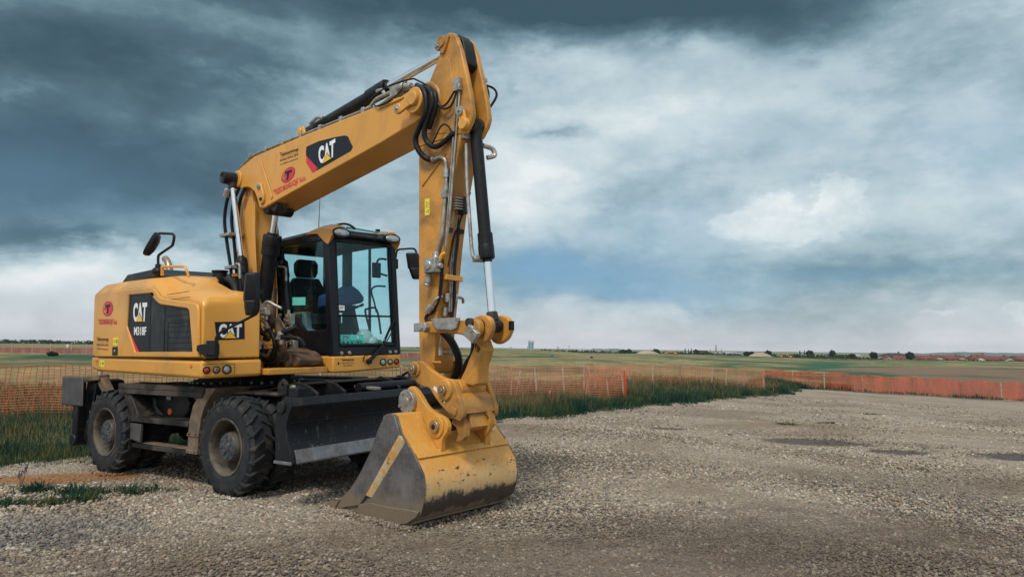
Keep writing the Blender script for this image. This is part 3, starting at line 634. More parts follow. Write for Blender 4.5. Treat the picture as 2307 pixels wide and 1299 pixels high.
S = Sheet((0, -1.263, 0), (1, 0, 0), (0, 0, 1)); S.poly([(-1.73, 1.345), (-1.52, 1.335), (-1.52, 1.425), (-1.73, 1.43)], .001, 0); S.ring((-1.68, 1.385), .035, .03, .003, 1, .3, 0, 3); S.ring((-1.58, 1.385), .02, .02, .003, 1)
S.build('decal', [M_sign, M_dblk], skirt)
S = Sheet((1.501, 0, 0), (0, 1, 0), (0, 0, 1))
S.poly([(-1.10, 1.655), (-.785, 1.665), (-.79, 1.86), (-1.125, 1.85)], .001, 0); S.text('CAT', [(-1.07, 1.675), (-.825, 1.68), (-1.085, 1.83), (-.82, 1.835)], .003, 1, .045)
S.poly([(-1.035, 1.668), (-.87, 1.672), (-.955, 1.755)], .005, 0); S.poly([(-1.022, 1.674), (-.884, 1.677), (-.955, 1.745)], .006, 2)
S.build('decal', [M_dblk, M_white, M_dyel], house)
# things on the roof
part('air_intake', MB().prism([(-1.75, 2.49), (-1.50, 2.60), (-.55, 2.60), (-.30, 2.49)], -1.02, .6), M_blk, house, bevel=.02)
part('vent', MB().prism([(.40, 2.36), (.62, 2.375), (.76, 2.31), (.62, 2.285), (.46, 2.30)], -.95, -.78), M_plas, house) if 0 else None
part('vent', MB().loft([[(.31, -.875, 2.412), (.64, -.875, 2.352), (.72, -.895, 2.285), (.46, -.925, 2.305)], [(.31, -.84, 2.35), (.64, -.84, 2.30), (.72, -.86, 2.22), (.46, -.88, 2.24)]]), M_plas, house)
part('vent_cover', MB().loft([[(.24, -.885, 2.425), (.66, -.885, 2.362), (.78, -.90, 2.27), (.80, -.89, 2.255)], [(.24, -.80, 2.475), (.68, -.80, 2.425), (.82, -.80, 2.31), (.85, -.80, 2.28)]]), M_yel, house) if 0 else None
part('exhaust', MB().tube([(-1.62, -.40, 2.58), (-1.64, -.40, 2.72), (-1.72, -.40, 2.84), (-1.82, -.40, 2.90)], .048, 16), M_exh, house)
part('grab_rail', MB().tube([(-.04, -1.10, 2.47), (-.03, -1.10, 2.565), (.05, -1.10, 2.57), (.56, -1.10, 2.53), (.66, -1.10, 2.50), (.70, -1.08, 2.40)], .016, 8, sub=4).bar((-.04, -1.10, 2.47), (-.04, -1.10, 2.60), .03, .03), M_yel, house)
g = MB(); g.ball((-.17, -1.10, 2.53), .075, (1.2, 1, .8)); g.cyl((-.17, -1.10, 2.5), (-.17, -1.10, 2.62), .045, .035); g.tube([(-.17, -1.10, 2.58), (-.18, -1.10, 2.71), (-.12, -1.10, 2.745), (.22, -1.10, 2.805), (.265, -1.10, 2.83), (.30, -1.10, 2.90), (.27, -1.10, 2.945), (.17, -1.10, 2.965), (-.16, -1.10, 3.01)], .0165, 10, sub=4)
mr = part('mirror_arm', g, M_plas, house)
MIRN = (Matrix.Rotation(-.131, 3, 'Z').inverted() @ M_ROT.inverted()) @ Vector((-.86, -.22, .42))
def mirror(parent, c, n, w_, h_, taper, name='mirror'):
    """rounded convex housing facing -n with the glass on the n side"""
    n = Vector(n).normalized(); u = Vector((0, 0, 1)).cross(n).normalized(); v = n.cross(u)
    pts = []
    for i in range(28):
        t = 2 * math.pi * i / 28; x = abs(math.cos(t)) ** .6 * math.copysign(1, math.cos(t)); y = abs(math.sin(t)) ** .6 * math.copysign(1, math.sin(t))
        pts.append((x * w_ * (1 - taper * (1 - y) * .5), y * h_))
    C = Vector(c); ring = lambda s, d: [C + u * x * s + v * y * s + n * d for x, y in pts]
    m = MB(); m.loft([ring(1, .0), ring(1.02, -.015), ring(.92, -.05), ring(.55, -.075)]); o = part(name, m, M_plas, parent)
    g = MB(); g.loft([ring(.94, .001), ring(.90, .005)]); part('mirror_glass', g, M_mirr, parent); return o
mirror(mr, (-.37, -1.13, 2.90), MIRN, .13, .16, .1)
# mirror on a bracket at the hood's front corner
g = MB(); g.loft([[(1.47, -1.30, z0), (1.47, -1.30, z1), (1.49, -1.24, z1), (1.49, -1.24, z0)] for z0, z1 in ((1.545, 1.60),)] + [[(1.56, -1.27, 1.50), (1.56, -1.27, 1.615), (1.50, -1.16, 1.615), (1.50, -1.16, 1.50)], [(1.66, -1.19, 1.50), (1.66, -1.19, 1.615), (1.62, -1.12, 1.615), (1.62, -1.12, 1.50)]]); g.prism([(1.52, -1.22), (1.57, -1.24), (1.64, -1.18), (1.60, -1.12), (1.52, -1.14)], 1.46, 1.65, 'z')
g.tube([(1.62, -1.165, 1.60), (1.625, -1.16, 1.68), (1.65, -1.13, 1.73), (1.70, -1.10, 1.76), (1.96, -.94, 1.895), (1.995, -.90, 1.93), (2.005, -.885, 2.0), (2.005, -.885, 2.26)], .0145, 10, sub=4)
fm = part('mirror_bracket', g, M_plas, house, bevel=.008)
g = MB()
def mring(z, w0, w1, d0, d1): return [(2.0 + dx, -.985 + dy, z) for dx, dy in ((w0, d0), (w0 * .5, d0 - .045), (w1 * .5, d1 - .045), (w1, d1), (w1, d1 + .03), (w0, d0 + .03))]
def slab(prof):
    prof = [(z, a * .72, b * .72, t) for z, a, b, t in prof]
    C = Vector((1.99, -.965, 0)); u = Vector((.62, .785, 0)); n = Vector((.785, -.62, 0)); m = MB(); rings = []
    for z, a, b, t in prof: rings.append([C + u * a + Vector((0, 0, z)), C + u * (a + .03) + n * t + Vector((0, 0, z)), C + u * (b - .03) + n * t + Vector((0, 0, z)), C + u * b + Vector((0, 0, z)), C + u * (b - .005) - n * .025 + Vector((0, 0, z)), C + u * (a + .005) - n * .025 + Vector((0, 0, z))])
    return m.loft(rings)
hs = slab([(1.905, -.055, .06, .02), (1.915, -.075, .075, .05), (1.98, -.090, .10, .06), (2.05, -.095, .115, .065), (2.06, -.105, .12, .055), (2.10, -.108, .125, .075), (2.33, -.085, .125, .08), (2.35, -.07, .12, .05), (2.355, -.06, .11, .02)])
part('mirror', hs, M_plas, fm, bevel=.006); part('clamp', MB().box(1.97, 2.04, -.93, -.855, 2.12, 2.18).cyl((2.03, -.99, 2.15), (2.01, -.90, 2.15), .035), M_plas, fm, bevel=.008)
# clutter behind the hood: tank cap, hoses
g = MB().cyl((-.1, -.35, 2.4), (-.1, -.35, 2.56), .09, .09, 20).cyl((-.1, -.35, 2.56), (-.1, -.35, 2.585), .105, .105, 20); g.box(-.3, .15, -.5, -.2, 2.3, 2.47)
g.tube([(-.25, -.3, 2.45), (.1, -.36, 2.44), (.45, -.42, 2.38), (.6, -.45, 2.2)], .05, 10)
part('tank_cap', g, M_plas, bevel=.006, up=True)

# --- cab
CX0, CXB, CXT, CY0, CY1 = .02, 1.67, 1.555, .235, 1.235      # rear, front at sill, front at roof, right side, left side
CZ0, CZ1 = 1.45, 2.93
def cx(z): return CXB + (CXT - CXB) * (z - 1.45) / (2.93 - 1.45)
cabb = MB()                                   # yellow floor frame
cabb.loft([[(.0, y, 1.455), (.0, y, zb_), (1.685, y, zb_), (1.685, y, 1.455)] for y, zb_ in ((CY0 - .01, 1.255), (.45, 1.25), (CY1 + .01, 1.285))])
cabb.box(-.3, .85, -.05, .22, 1.27, 1.44)
CAB = part('cab', cabb, M_yel, bevel=.025, up=True, seg=3)
fr = MB()
# side frames with window holes
for y0, y1, hole in ((CY0, CY0 + .045, [(.42, 2.90), (1.43, 2.87), (1.545, 1.77), (1.04, 1.77), (.95, 1.83), (.80, 1.95), (.42, 1.95)]), (CY1 - .045, CY1, [(.40, 2.90), (.62, 2.90), (.62, 1.62), (.40, 1.62)])):
    outer = [(.02, 1.46), (CXB - .01, 1.46), (cx(2.93) - .01, 2.93), (1.0, 2.99), (.30, 2.985), (.06, 2.93)]
    hs_ = [hole] if y0 < 1 else [[(.12, 2.86), (.40, 2.88), (.40, 1.9), (.12, 1.9)], [(.60, 2.89), (1.03, 2.89), (1.03, 1.62), (.60, 1.62)], [(1.05, 2.89), (1.44, 2.87), (1.54, 1.62), (1.05, 1.62)]]
    fr.prism(outer, y0, y1, holes=hs_)
# front frame: two pillars, header, sill, window bar
def fpt(y, z, d=0): return (cx(z) + d, y, z)
def fbar(y0, y1, z0, z1, d0=-.06, d1=.012, mi=0, m=None):
    m = m or fr
    m.add([fpt(y, z, d) for y in (y0, y1) for z in (z0, z1) for d in (d0, d1)], [(0, 1, 3, 2), (4, 6, 7, 5), (0, 4, 5, 1), (2, 3, 7, 6), (0, 2, 6, 4), (1, 5, 7, 3)], mi)
fbar(CY0 - .012, CY0 + .085, 1.455, 2.93, -.10, .014); fbar(CY1 - .075, CY1 + .008, 1.455, 2.93, -.08, .014)
fbar(CY0 + .05, CY1 - .05, 2.85, 2.95); fbar(CY0 + .05, CY1 - .05, 1.455, 1.565, -.06, .012); fbar(CY0 + .05, CY1 - .05, 1.932, 1.955, -.03, .010)
fbar(CY0 + .085, CY0 + .115, 1.56, 2.86, -.03, .004); fbar(CY1 - .10, CY1 - .07, 1.56, 2.86, -.03, .004)
fbar(CY0 + .11, CY1 - .08, 1.565, 1.60, -.03, .02)
fr.box(.02, .06, CY0 + .04, CY1 - .04, 1.46, 1.95); fr.box(.02, .08, CY0 + .04, CY0 + .12, 1.9, 2.95); fr.box(.02, .08, CY1 - .12, CY1 - .04, 1.9, 2.95); fr.box(.02, .10, CY0 + .04, CY1 - .04, 2.86, 2.95)
fr.box(.06, 1.62, CY0 + .02, CY1 - .02, 1.462, 1.50)
cf = part('cab_frame', fr, M_cab, CAB, bevel=.012)
for y, z in ((.35, 1.485), (.46, 1.488), (1.07, 1.488), (1.16, 1.488)): part('bolt', MB().cyl(fpt(y, z, .01), fpt(y, z, .022), .024, .020, 18).cyl(fpt(y, z, .02), fpt(y, z, .030), .010, .010, 6), M_zinc, cf)
# panes
def pane(name, pts, m, t=.005, n=(1, 0, 0)):
    n = Vector(n); g = MB(); g.loft([[Vector(p) for p in pts], [Vector(p) - n * t for p in pts]]); return part(name, g, m, CAB)
pane('front_window', [fpt(CY0 + .08, 1.955, -.008), fpt(CY1 - .07, 1.955, -.008), fpt(CY1 - .07, 2.86, -.008), fpt(CY0 + .08, 2.86, -.008)], M_glass)
pane('front_window', [fpt(CY0 + .08, 1.56, -.008), fpt(CY1 - .07, 1.56, -.008), fpt(CY1 - .07, 1.935, -.008), fpt(CY0 + .08, 1.935, -.008)], M_glass)
pane('side_window', [(.40, CY0 + .02, 2.91), (1.45, CY0 + .02, 2.88), (1.56, CY0 + .02, 1.76), (1.03, CY0 + .02, 1.76), (.40, CY0 + .02, 1.94)], M_glass2, n=(0, -1, 0))
pane('side_window', [(.11, CY1 - .03, 1.60), (1.55, CY1 - .03, 1.60), (1.46, CY1 - .03, 2.9), (.11, CY1 - .03, 2.89)], M_glass, n=(0, -1, 0))
pane('rear_window', [(.04, CY0 + .1, 1.94), (.04, CY1 - .1, 1.94), (.04, CY1 - .1, 2.87), (.04, CY0 + .1, 2.87)], M_glass)
# roof, corner cowls, visor
rf = MB().loft([[(x, CY0 + a, z1), (x, CY1 - a, z1), (x, CY1 - a2, z2), (x, CY0 + a2, z2)] for x, a, z1, a2, z2 in ((.04, .0, 2.93, .06, 2.98), (.3, -.005, 2.95, .08, 3.035), (1.0, -.005, 2.95, .08, 3.045), (1.50, .0, 2.93, .08, 3.00))])
roof = part('roof', rf, M_cab, CAB, bevel=.02, seg=3)
for s_, y in ((1, CY0), (-1, CY1)):
    c = MB(); yo = y - s_ * .02; yi = y + s_ * .17
    c.loft([[(x, yo, z0), (x, yo, z1), (x, (yo + yi) / 2, z2), (x, yi, z2 - .01), (x, yi, z2 - .05)] for x, z0, z1, z2 in ((1.06, 2.985, 3.0, 3.05), (1.33, 2.96, 3.02, 3.075), (1.50, 2.84, 3.01, 3.075), (1.58, 2.80, 2.99, 3.065), (1.665, 2.915, 2.97, 3.045))])
    cw = part('roof_cowl', c, M_yel, roof, bevel=.014, seg=3)
    yc = y + s_ * .115
    part('work_lamp', MB().loft([[(1.60 + dx, yc + a * math.cos(t), 2.955 + b * math.sin(t)) for t in [k * math.pi / 10 for k in range(20)]] for dx, a, b in ((-.08, .09, .05), (.055, .132, .066), (.075, .128, .060))]), M_plas, roof)
    part('lens', MB().loft([[(1.60 + dx, yc + a * math.cos(t), 2.955 + b * math.sin(t)) for t in [k * math.pi / 10 for k in range(20)]] for dx, a, b in ((.072, .112, .047), (.088, .085, .035), (.094, .03, .01))]), M_lens, roof)
g = MB(); g.prism([(1.53, 2.93), (1.66, 2.91), (1.675, 2.935), (1.60, 2.985), (1.53, 3.02)], CY0 + .20, CY1 - .20); part('header', g, M_plas, roof, bevel=.008)
g = MB(); g.prism([(1.60, 3.045), (1.70, 2.985), (1.705, 2.99), (1.60, 3.052)], CY0 + .17, CY1 - .15); part('visor', g, M_glass, roof)
part('visor_edge', MB().bar((1.56, CY0 + .26, 3.045), (1.56, CY1 - .28, 3.03), .02, .02).box(1.55, 1.60, CY1 - .30, CY1 - .26, 3.03, 3.07).tube([(1.50, CY0 + .12, 3.06), (1.56, CY0 + .20, 3.085), (1.62, CY0 + .26, 3.07), (1.68, CY0 + .30, 3.02)], .014, 6), M_plas, roof)
part('antenna', MB().cyl((.90, .5, 3.03), (.93, .5, 3.52), .006, .003, 6), M_plas, roof)
# inside
st = MB(); st.loft([[(.28 + .10 * (z - 2.0) * -.6, .74 + a, z) for a in (-wd, -wd * .9, wd * .9, wd)] + [(.16 + .10 * (z - 2.0) * -.6, .74 + a, z) for a in (wd, wd * .8, -wd * .8, -wd)] for z, wd in ((1.95, .25), (2.1, .27), (2.4, .25), (2.52, .18))])
st.loft([[(.24, .74 + a * wd, z) for a in (-1, -.8, .8, 1)] + [(.14, .74 + a * wd, z) for a in (1, .8, -.8, -1)] for z, wd in ((2.53, .13), (2.60, .165), (2.72, .17), (2.78, .12))])
st.box(.2, .72, .50, .98, 1.86, 2.0); st.box(.25, .6, .58, .9, 1.5, 1.86)
seat = part('seat', st, M_seat, CAB, bevel=.03, seg=3)
part('armrest', MB().box(.3, .75, .42, .50, 2.05, 2.12).box(.3, .75, .98, 1.06, 2.05, 2.12).box(.25, .85, .28, .42, 1.5, 2.0), M_seat, seat, bevel=.02)
S = Sheet((.305, 0, 0), (0, 1, 0), (0, 0, 1)); S.text('CAT', [(.66, 2.34), (.83, 2.34), (.66, 2.40), (.83, 2.40)], .001, 0, .03); S.build('decal', [M_grey], seat)
g = MB().tube([(1.02, .80, 2.02), (1.06, .98, 2.08), (1.14, 1.02, 2.12), (1.22, .96, 2.10), (1.20, .78, 2.06), (1.10, .70, 2.02), (1.02, .78, 2.02)], .014, 8); g.bar((1.12, .86, 2.06), (1.30, .86, 1.55), .07, .07); g.bar((1.04, .86, 2.05), (1.2, .86, 2.09), .03, .03)
part('steering_wheel', g, M_plas, CAB)
part('console', MB().prism([(.35, 1.5), (1.45, 1.5), (1.30, 1.72), (.95, 1.80), (.90, 2.02), (.35, 2.02)], .30, .40).prism([(1.2, 1.5), (1.5, 1.5), (1.42, 1.66), (1.25, 1.70)], .72, 1.0), M_int, CAB, bevel=.02)
for y, x in ((.45, .80), (1.02, .80)): part('joystick', MB().tube([(x, y, 2.08), (x + .02, y, 2.18), (x - .01, y, 2.26)], .018, 8).ball((x - .01, y, 2.28), .028), M_plas, CAB)
part('monitor', MB().box(1.38, 1.41, 1.0, 1.13, 2.46, 2.66), M_plas, CAB, bevel=.008)
part('grab_handle', MB().tube([(1.50, 1.15, 2.70), (1.46, 1.06, 2.70), (1.45, 1.03, 2.62), (1.47, 1.06, 2.52), (1.53, 1.14, 2.48)], .014, 8).tube([(1.52, 1.12, 2.34), (1.48, 1.0, 2.34), (1.46, .94, 2.28), (1.47, .98, 2.12), (1.50, .99, 2.0)], .012, 8), M_plas, CAB)
part('handle', MB().tube([(1.1, 1.18, 1.75), (1.1, 1.10, 2.02), (1.18, 1.08, 2.06), (1.38, 1.08, 2.04), (1.42, 1.12, 1.72)], .014, 8), M_grey, CAB)
S = Sheet((0, CY0 + .014, 0), (1, 0, 0), (0, 0, 1)); S.poly([(.70, 2.105), (1.02, 2.095), (1.02, 2.195), (.70, 2.21)], .002); S.build('sticker', [M_green2], CAB)
S = Sheet((0, 0, 0), (0, 1, 0), (0, 0, 1)); S.O = Vector((cx(2.05) + .0, 0, 0)); S.poly([(.345, 2.005), (.425, 2.005), (.425, 2.065), (.345, 2.068)], .002); S.poly([(.352, 2.048), (.418, 2.048), (.418, 2.052), (.352, 2.052)], .003, 1); S.poly([(.352, 2.03), (.40, 2.03), (.40, 2.036), (.352, 2.036)], .003, 1); S.build('sticker', [M_white, M_dblk], CAB)
# wiper
g = MB().cyl((1.69, .73, 1.375), (1.73, .73, 1.375), .035, .03, 16); g.bar((1.715, .72, 1.375), fpt(.93, 1.56, .05), .05, .03); g.bar(fpt(.90, 1.52, .05), fpt(1.135, 1.90, .035), .028, .02); g.bar(fpt(.90, 1.47, .03), fpt(1.19, 1.86, .03), .012, .012)
g.tube([(1.70, .66, 1.42), (1.71, .67, 1.455), (1.71, .70, 1.44)], .006, 6); g.tube([(1.70, .655, 1.44), (1.70, .65, 1.37)], .006, 6, smooth=False)
wp = part('wiper', g, M_plas, CAB, bevel=.004)
part('wiper_blade', MB().bar(fpt(1.12, 1.84, .018), fpt(1.125, 2.78, .018), .018, .026).bar(fpt(1.135, 1.86, .03), fpt(1.13, 2.3, .03), .012, .02), M_plas, wp)
# left mirror
g = MB().box(1.52, 1.56, 1.235, 1.30, 2.58, 2.71); g.tube([(1.54, 1.27, 2.68), (1.56, 1.27, 2.80), (1.59, 1.29, 2.835), (1.59, 1.35, 2.845), (1.60, 1.50, 2.865), (1.61, 1.545, 2.85), (1.62, 1.56, 2.79), (1.62, 1.56, 2.66)], .014, 8, sub=4)
lm = part('mirror_arm', g, M_plas, CAB, bevel=.006)
def slab2(C, prof):
    u = Vector((.62, .785, 0)); n = Vector((.785, -.62, 0)); m = MB(); rings = []
    for z, a, b, t in prof: rings.append([C + u * a + Vector((0, 0, z)), C + u * (a + .03) + n * t + Vector((0, 0, z)), C + u * (b - .03) + n * t + Vector((0, 0, z)), C + u * b + Vector((0, 0, z)), C + u * (b - .005) - n * .025 + Vector((0, 0, z)), C + u * (a + .005) - n * .025 + Vector((0, 0, z))])
    return m.loft(rings)
part('mirror', slab2(Vector((1.60, 1.50, 0)), [(2.45, .02, .09, .01), (2.46, .0, .10, .035), (2.51, -.02, .105, .05), (2.59, -.045, .11, .05), (2.60, -.06, .115, .04), (2.64, -.065, .115, .05), (2.79, -.085, .09, .05), (2.805, -.08, .08, .02)]), M_plas, lm, bevel=.006)
part('clamp', MB().box(1.60, 1.65, 1.52, 1.59, 2.62, 2.69), M_plas, lm, bevel=.008)
# lamps and stickers on the cab floor frame
for i, (y, r_, mm) in enumerate(((.955, .046, M_lens), (1.065, .038, M_lens), (1.165, .038, M_redl))):
    lp = part('lamp', MB().turn([(0, r_), (.012, r_), (.014, r_ * .82), (.004, r_ * .78)], (1.686, y, 1.362), (1, 0, 0), 24, 0, False), M_plas, CAB)
    part('lens', MB().turn([(.002, r_ * .84), (.010, r_ * .6), (.013, .001)], (1.686, y, 1.362), (1, 0, 0), 24), mm, lp)
S = Sheet((1.6865, 0, 0), (0, 1, 0), (0, 0, 1)); S.text('Teknoxgroup', [(.345, 1.385), (.52, 1.388), (.345, 1.42), (.52, 1.423)], .001, 0, .03); S.text('PRODAJA, RENTAL, SERVIS', [(.345, 1.355), (.52, 1.358), (.345, 1.37), (.52, 1.373)], .001, 0, .02); S.text('Tel: 011/7889-200', [(.365, 1.328), (.50, 1.331), (.365, 1.342), (.50, 1.345)], .001, 0, .02)
S.ring((.30, 1.365), .013, .016, .001); S.build('sticker', [M_dblk], CAB)
S = Sheet((0, CY0 - .0105, 0), (1, 0, 0), (0, 0, 1)); S.poly([(1.33, 1.34), (1.47, 1.34), (1.47, 1.405), (1.33, 1.405)], .001); S.poly([(1.335, 1.345), (1.43, 1.345), (1.43, 1.36), (1.335, 1.36)], .002, 1); S.build('sticker', [M_dblk, M_zinc], CAB)
# --- things lying in the cab: each one its own
def world_pt(p, rz=-.131): return EX.matrix_world @ (Matrix.Rotation(rz, 3, 'Z') @ Vector(p))
MW = EX.matrix_world @ Matrix.Rotation(-.131, 4, 'Z')
def loose(o): o.matrix_world = MW; return o
S = Sheet((cx(1.6) - .035, 0, 0), (0, 1, 0), (0, 0, 1)); S.mb.prism([(.345, 1.575), (.725, 1.575), (.71, 1.645), (.345, 1.645)], cx(1.6) - .045, cx(1.6) - .035, 'x', 0); S.text('AAX\u00b792', [(.375, 1.585), (.69, 1.585), (.375, 1.635), (.68, 1.635)], .003, 1, .03)
o = S.build('registration_plate', [M_green, M_dblk], None); tag(loose(o), 'dark green plate reading AAX 92 standing inside the lower windscreen', 'plate')
S = Sheet((cx(1.7) - .035, 0, 0), (0, 1, 0), (0, 0, 1)); S.mb.prism([(.345, 1.648), (.71, 1.648), (.70, 1.71), (.345, 1.71)], cx(1.7) - .045, cx(1.7) - .035, 'x', 0); S.text('PK', [(.41, 1.655), (.52, 1.655), (.41, 1.70), (.51, 1.70)], .003, 1, .02); S.ring((.62, 1.68), .016, .02, .003, 2)
o = S.build('registration_plate', [M_green2, M_steel, M_white], None); tag(loose(o), 'pale turquoise plate reading PK above the AAX 92 plate in the windscreen', 'plate')
g = MB(); g.loft([[(x, y0, z) for x, y0, z in ((1.0, a, b), (1.25, a, b + .02), (1.28, a, c), (1.02, a, c))] for a, b, c in ((.42, 2.05, 2.22), (.60, 2.07, 2.27), (.78, 2.08, 2.36), (.88, 2.10, 2.30), (.97, 2.12, 2.20))])
o = g.build('jacket', M_blue, None, .03); tag(loose(o), 'dark blue jacket bundled behind the upper windscreen of the excavator cab', 'jacket')
g = MB(); g.ball((1.36, .90, 1.66), .125, (.8, .95, 1.05), 18, 0, .05); g.ball((1.42, .98, 1.62), .08, (1, 1, .9), 14, 0, .06); o = g.build('plastic_bag', M_bag, None); tag(loose(o), 'crumpled translucent white bag on the cab floor beside the green plates', 'bag')
g = MB(); g.ball((1.40, 1.08, 1.60), .07, (1.1, 1.1, .7), 12, 0, .1); o = g.build('work_glove', plain('green_glove', (.10, .42, .08), .8), None); tag(loose(o), 'bright green work glove on the cab floor under the wiper', 'glove')

# --- lower boom (upright) and main boom
def loftx(rows): return None
lb = MB()
lb.loft([[(x0, -w_, z), (x1, -w_, z), (x1, w_, z), (x0, w_, z)] for z, x0, x1, w_ in ((1.55, .10, .50, .15), (1.9, .0, .50, .15), (2.3, -.04, .46, .145), (2.8, -.03, .40, .14), (3.2, .02, .37, .135), (3.55, .04, .345, .135), (3.70, .10, .32, .13))])
for y in (-.15, .12): lb.prism([(-.06, 1.9), (-.08, 2.4), (-.06, 2.8), (.02, 3.4), (.06, 3.62), (.12, 3.70), (.20, 3.72), (.10, 3.2), (.06, 2.4)], y, y + .03)
for y in (-.142, .130): lb.prism([(.38, 3.46), (.395, 3.05), (.425, 2.6), (.46, 2.2), (.47, 1.9), (.52, 1.9), (.52, 2.2), (.475, 2.6), (.425, 3.05), (.41, 3.46)][::-1], y, y + .012)
lb.cyl((.25, -.20, 1.72), (.25, .20, 1.72), .12, .12, 24)
part('lower_boom', lb, M_yel, bevel=.012, up=True)
bmP = [(.05, 3.80), (.06, 3.88), (.14, 3.935), (.52, 4.015), (1.72, 4.035), (3.10, 4.035), (3.20, 4.035), (3.50, 4.03), (3.72, 4.055), (3.88, 4.04), (3.97, 3.96), (4.00, 3.86), (3.95, 3.78), (3.78, 3.725), (3.24, 3.635), (2.0, 3.47), (.98, 3.335), (.78, 3.305), (.68, 3.33), (.63, 3.44), (.55, 3.55), (.44, 3.62), (.32, 3.655), (.22, 3.645), (.17, 3.66), (.08, 3.72)]
bo = MB().prism(bmP, -.215, .215)
boom = part('boom', bo, M_yel, bevel=.012, up=True, seg=2)
bs = MB()
bs.prism([(.68, 3.92), (.73, 3.925), (1.03, 3.42), (1.00, 3.38), (.97, 3.42)], -.228, -.214); bs.prism([(3.21, 3.985), (3.60, 4.0), (3.62, 4.02), (3.52, 4.03), (3.21, 4.03)], -.232, -.214)
bs.cyl((.09, -.24, 3.79), (.09, -.215, 3.79), .115, .125, 30); bs.cyl((3.86, -.30, 3.905), (3.86, -.215, 3.905), .125, .135, 30); bs.cyl((3.86, .215, 3.905), (3.86, .30, 3.905), .125, .135, 30)
bs.prism(rnd([(.66, 3.62), (.70, 3.645), (.76, 3.63), (.84, 3.46), (.84, 3.39), (.79, 3.35), (.74, 3.37), (.71, 3.44)], .03), -.245, -.214)
part('reinforcing_plate', bs, M_yel, boom, bevel=.008)
g = MB(); g.bar((3.66, -.32, 3.855), (3.88, -.32, 3.91), .10, .03, up=(0, 1, 0)); g.cyl((3.66, -.34, 3.86), (3.66, -.30, 3.86), .052, .052, 20).cyl((3.88, -.34, 3.91), (3.88, -.30, 3.91), .068, .068, 24); part('pin_retainer', g, M_yel, boom, bevel=.008)
for x, y, z in ((3.655, -.345, 3.86), (.73, -.262, 3.585)): part('bolt', MB().cyl((x, y + .02, z), (x, y, z), .034, .034, 20).cyl((x, y, z), (x, y - .016, z), .018, .018, 6), M_zinc, boom)
part('bolt', MB().cyl((.785, -.262, 3.42), (.785, -.24, 3.42), .022, .022, 16), M_dblk, boom)
g = MB()
g.tube([(-.02, -.14, 3.85), (.04, -.16, 3.95), (.18, -.17, 4.0), (.50, -.18, 4.055), (1.5, -.18, 4.065), (2.9, -.18, 4.065), (3.0, -.18, 4.08), (3.10, -.18, 4.13), (3.24, -.18, 4.14), (3.56, -.18, 4.14), (3.80, -.20, 4.08)], .018, 8)
g.tube([(.04, -.10, 3.96), (.3, -.12, 4.05), (1.5, -.12, 4.075), (2.95, -.12, 4.075), (3.3, -.12, 4.12), (3.7, -.12, 4.12)], .018, 8); g.tube([(.1, 0, 4.02), (.7, 0, 4.08), (1.4, .1, 4.08), (3.3, .12, 4.10), (3.7, .12, 4.12)], .018, 8)
part('hydraulic_pipe', g, M_zinc, boom)
g = MB()
for k in range(7): x = .35 + k * .42; g.box(x, x + .05, -.21, .14, 4.03, 4.09)
g.cyl((3.50, -.19, 4.14), (3.60, -.20, 4.135), .04).cyl((3.62, -.20, 4.13), (3.72, -.21, 4.10), .034).box(3.36, 3.50, -.2, -.05, 4.08, 4.19)
part('pipe_clamp', g, M_zinc, boom, bevel=.004)
g = MB().tube([(.62, -.05, 4.06), (.8, -.05, 4.11), (1.0, -.05, 4.10), (1.1, -.05, 4.06)], .02, 8); g.tube([(3.10, -.21, 4.08), (3.2, -.24, 4.02), (3.4, -.24, 4.02), (3.55, -.22, 4.08), (3.68, -.22, 4.18)], .008, 6); g.tube([(3.0, -.2, 4.14), (3.3, -.2, 4.2), (3.6, -.2, 4.19), (3.75, -.2, 4.17)], .009, 6)
part('hose', g, M_hose, boom)
S = Sheet((0, -.2155, 0), (1, 0, 0), (0, 0, 1))
S.poly([(1.95, 3.575), (2.03, 3.565), (2.70, 3.655), (2.74, 3.69), (2.64, 3.83), (2.58, 3.85), (2.42, 3.87), (2.07, 3.895), (1.80, 3.885), (1.79, 3.83), (1.80, 3.74)], .002, 0)
S.poly([(1.79, 3.80), (1.80, 3.70), (1.93, 3.565), (1.99, 3.563), (2.06, 3.585)][::1] if 0 else [(1.80, 3.70), (1.93, 3.562), (1.955, 3.556), (2.055, 3.583), (1.80, 3.78)], .004, 1)
S.text('CAT', [(2.09, 3.615), (2.40, 3.655), (2.05, 3.82), (2.41, 3.855)], .006, 2, .045); S.poly([(2.135, 3.61), (2.345, 3.64), (2.245, 3.73)], .008, 0); S.poly([(2.15, 3.618), (2.332, 3.644), (2.245, 3.718)], .009, 3)
tlogo(S, (1.39, 3.625), .155, .088, .35, .002, 1, 0, 4)
S.text('"TELEKOMUNIKACIJA" d.o.o.', [(1.07, 3.405), (1.80, 3.475), (1.03, 3.495), (1.77, 3.565)], .002, 1, .03)
def teks(S, q0, q1, q2, q3): tekno(S, q0, q1, q2, q3, 0)
teks(S, (1.20, 3.76), (1.62, 3.765), (1.19, 3.93), (1.62, 3.92))
S.build('decal', [M_dblk, M_dred, M_white, M_dyel, M_yel], boom)

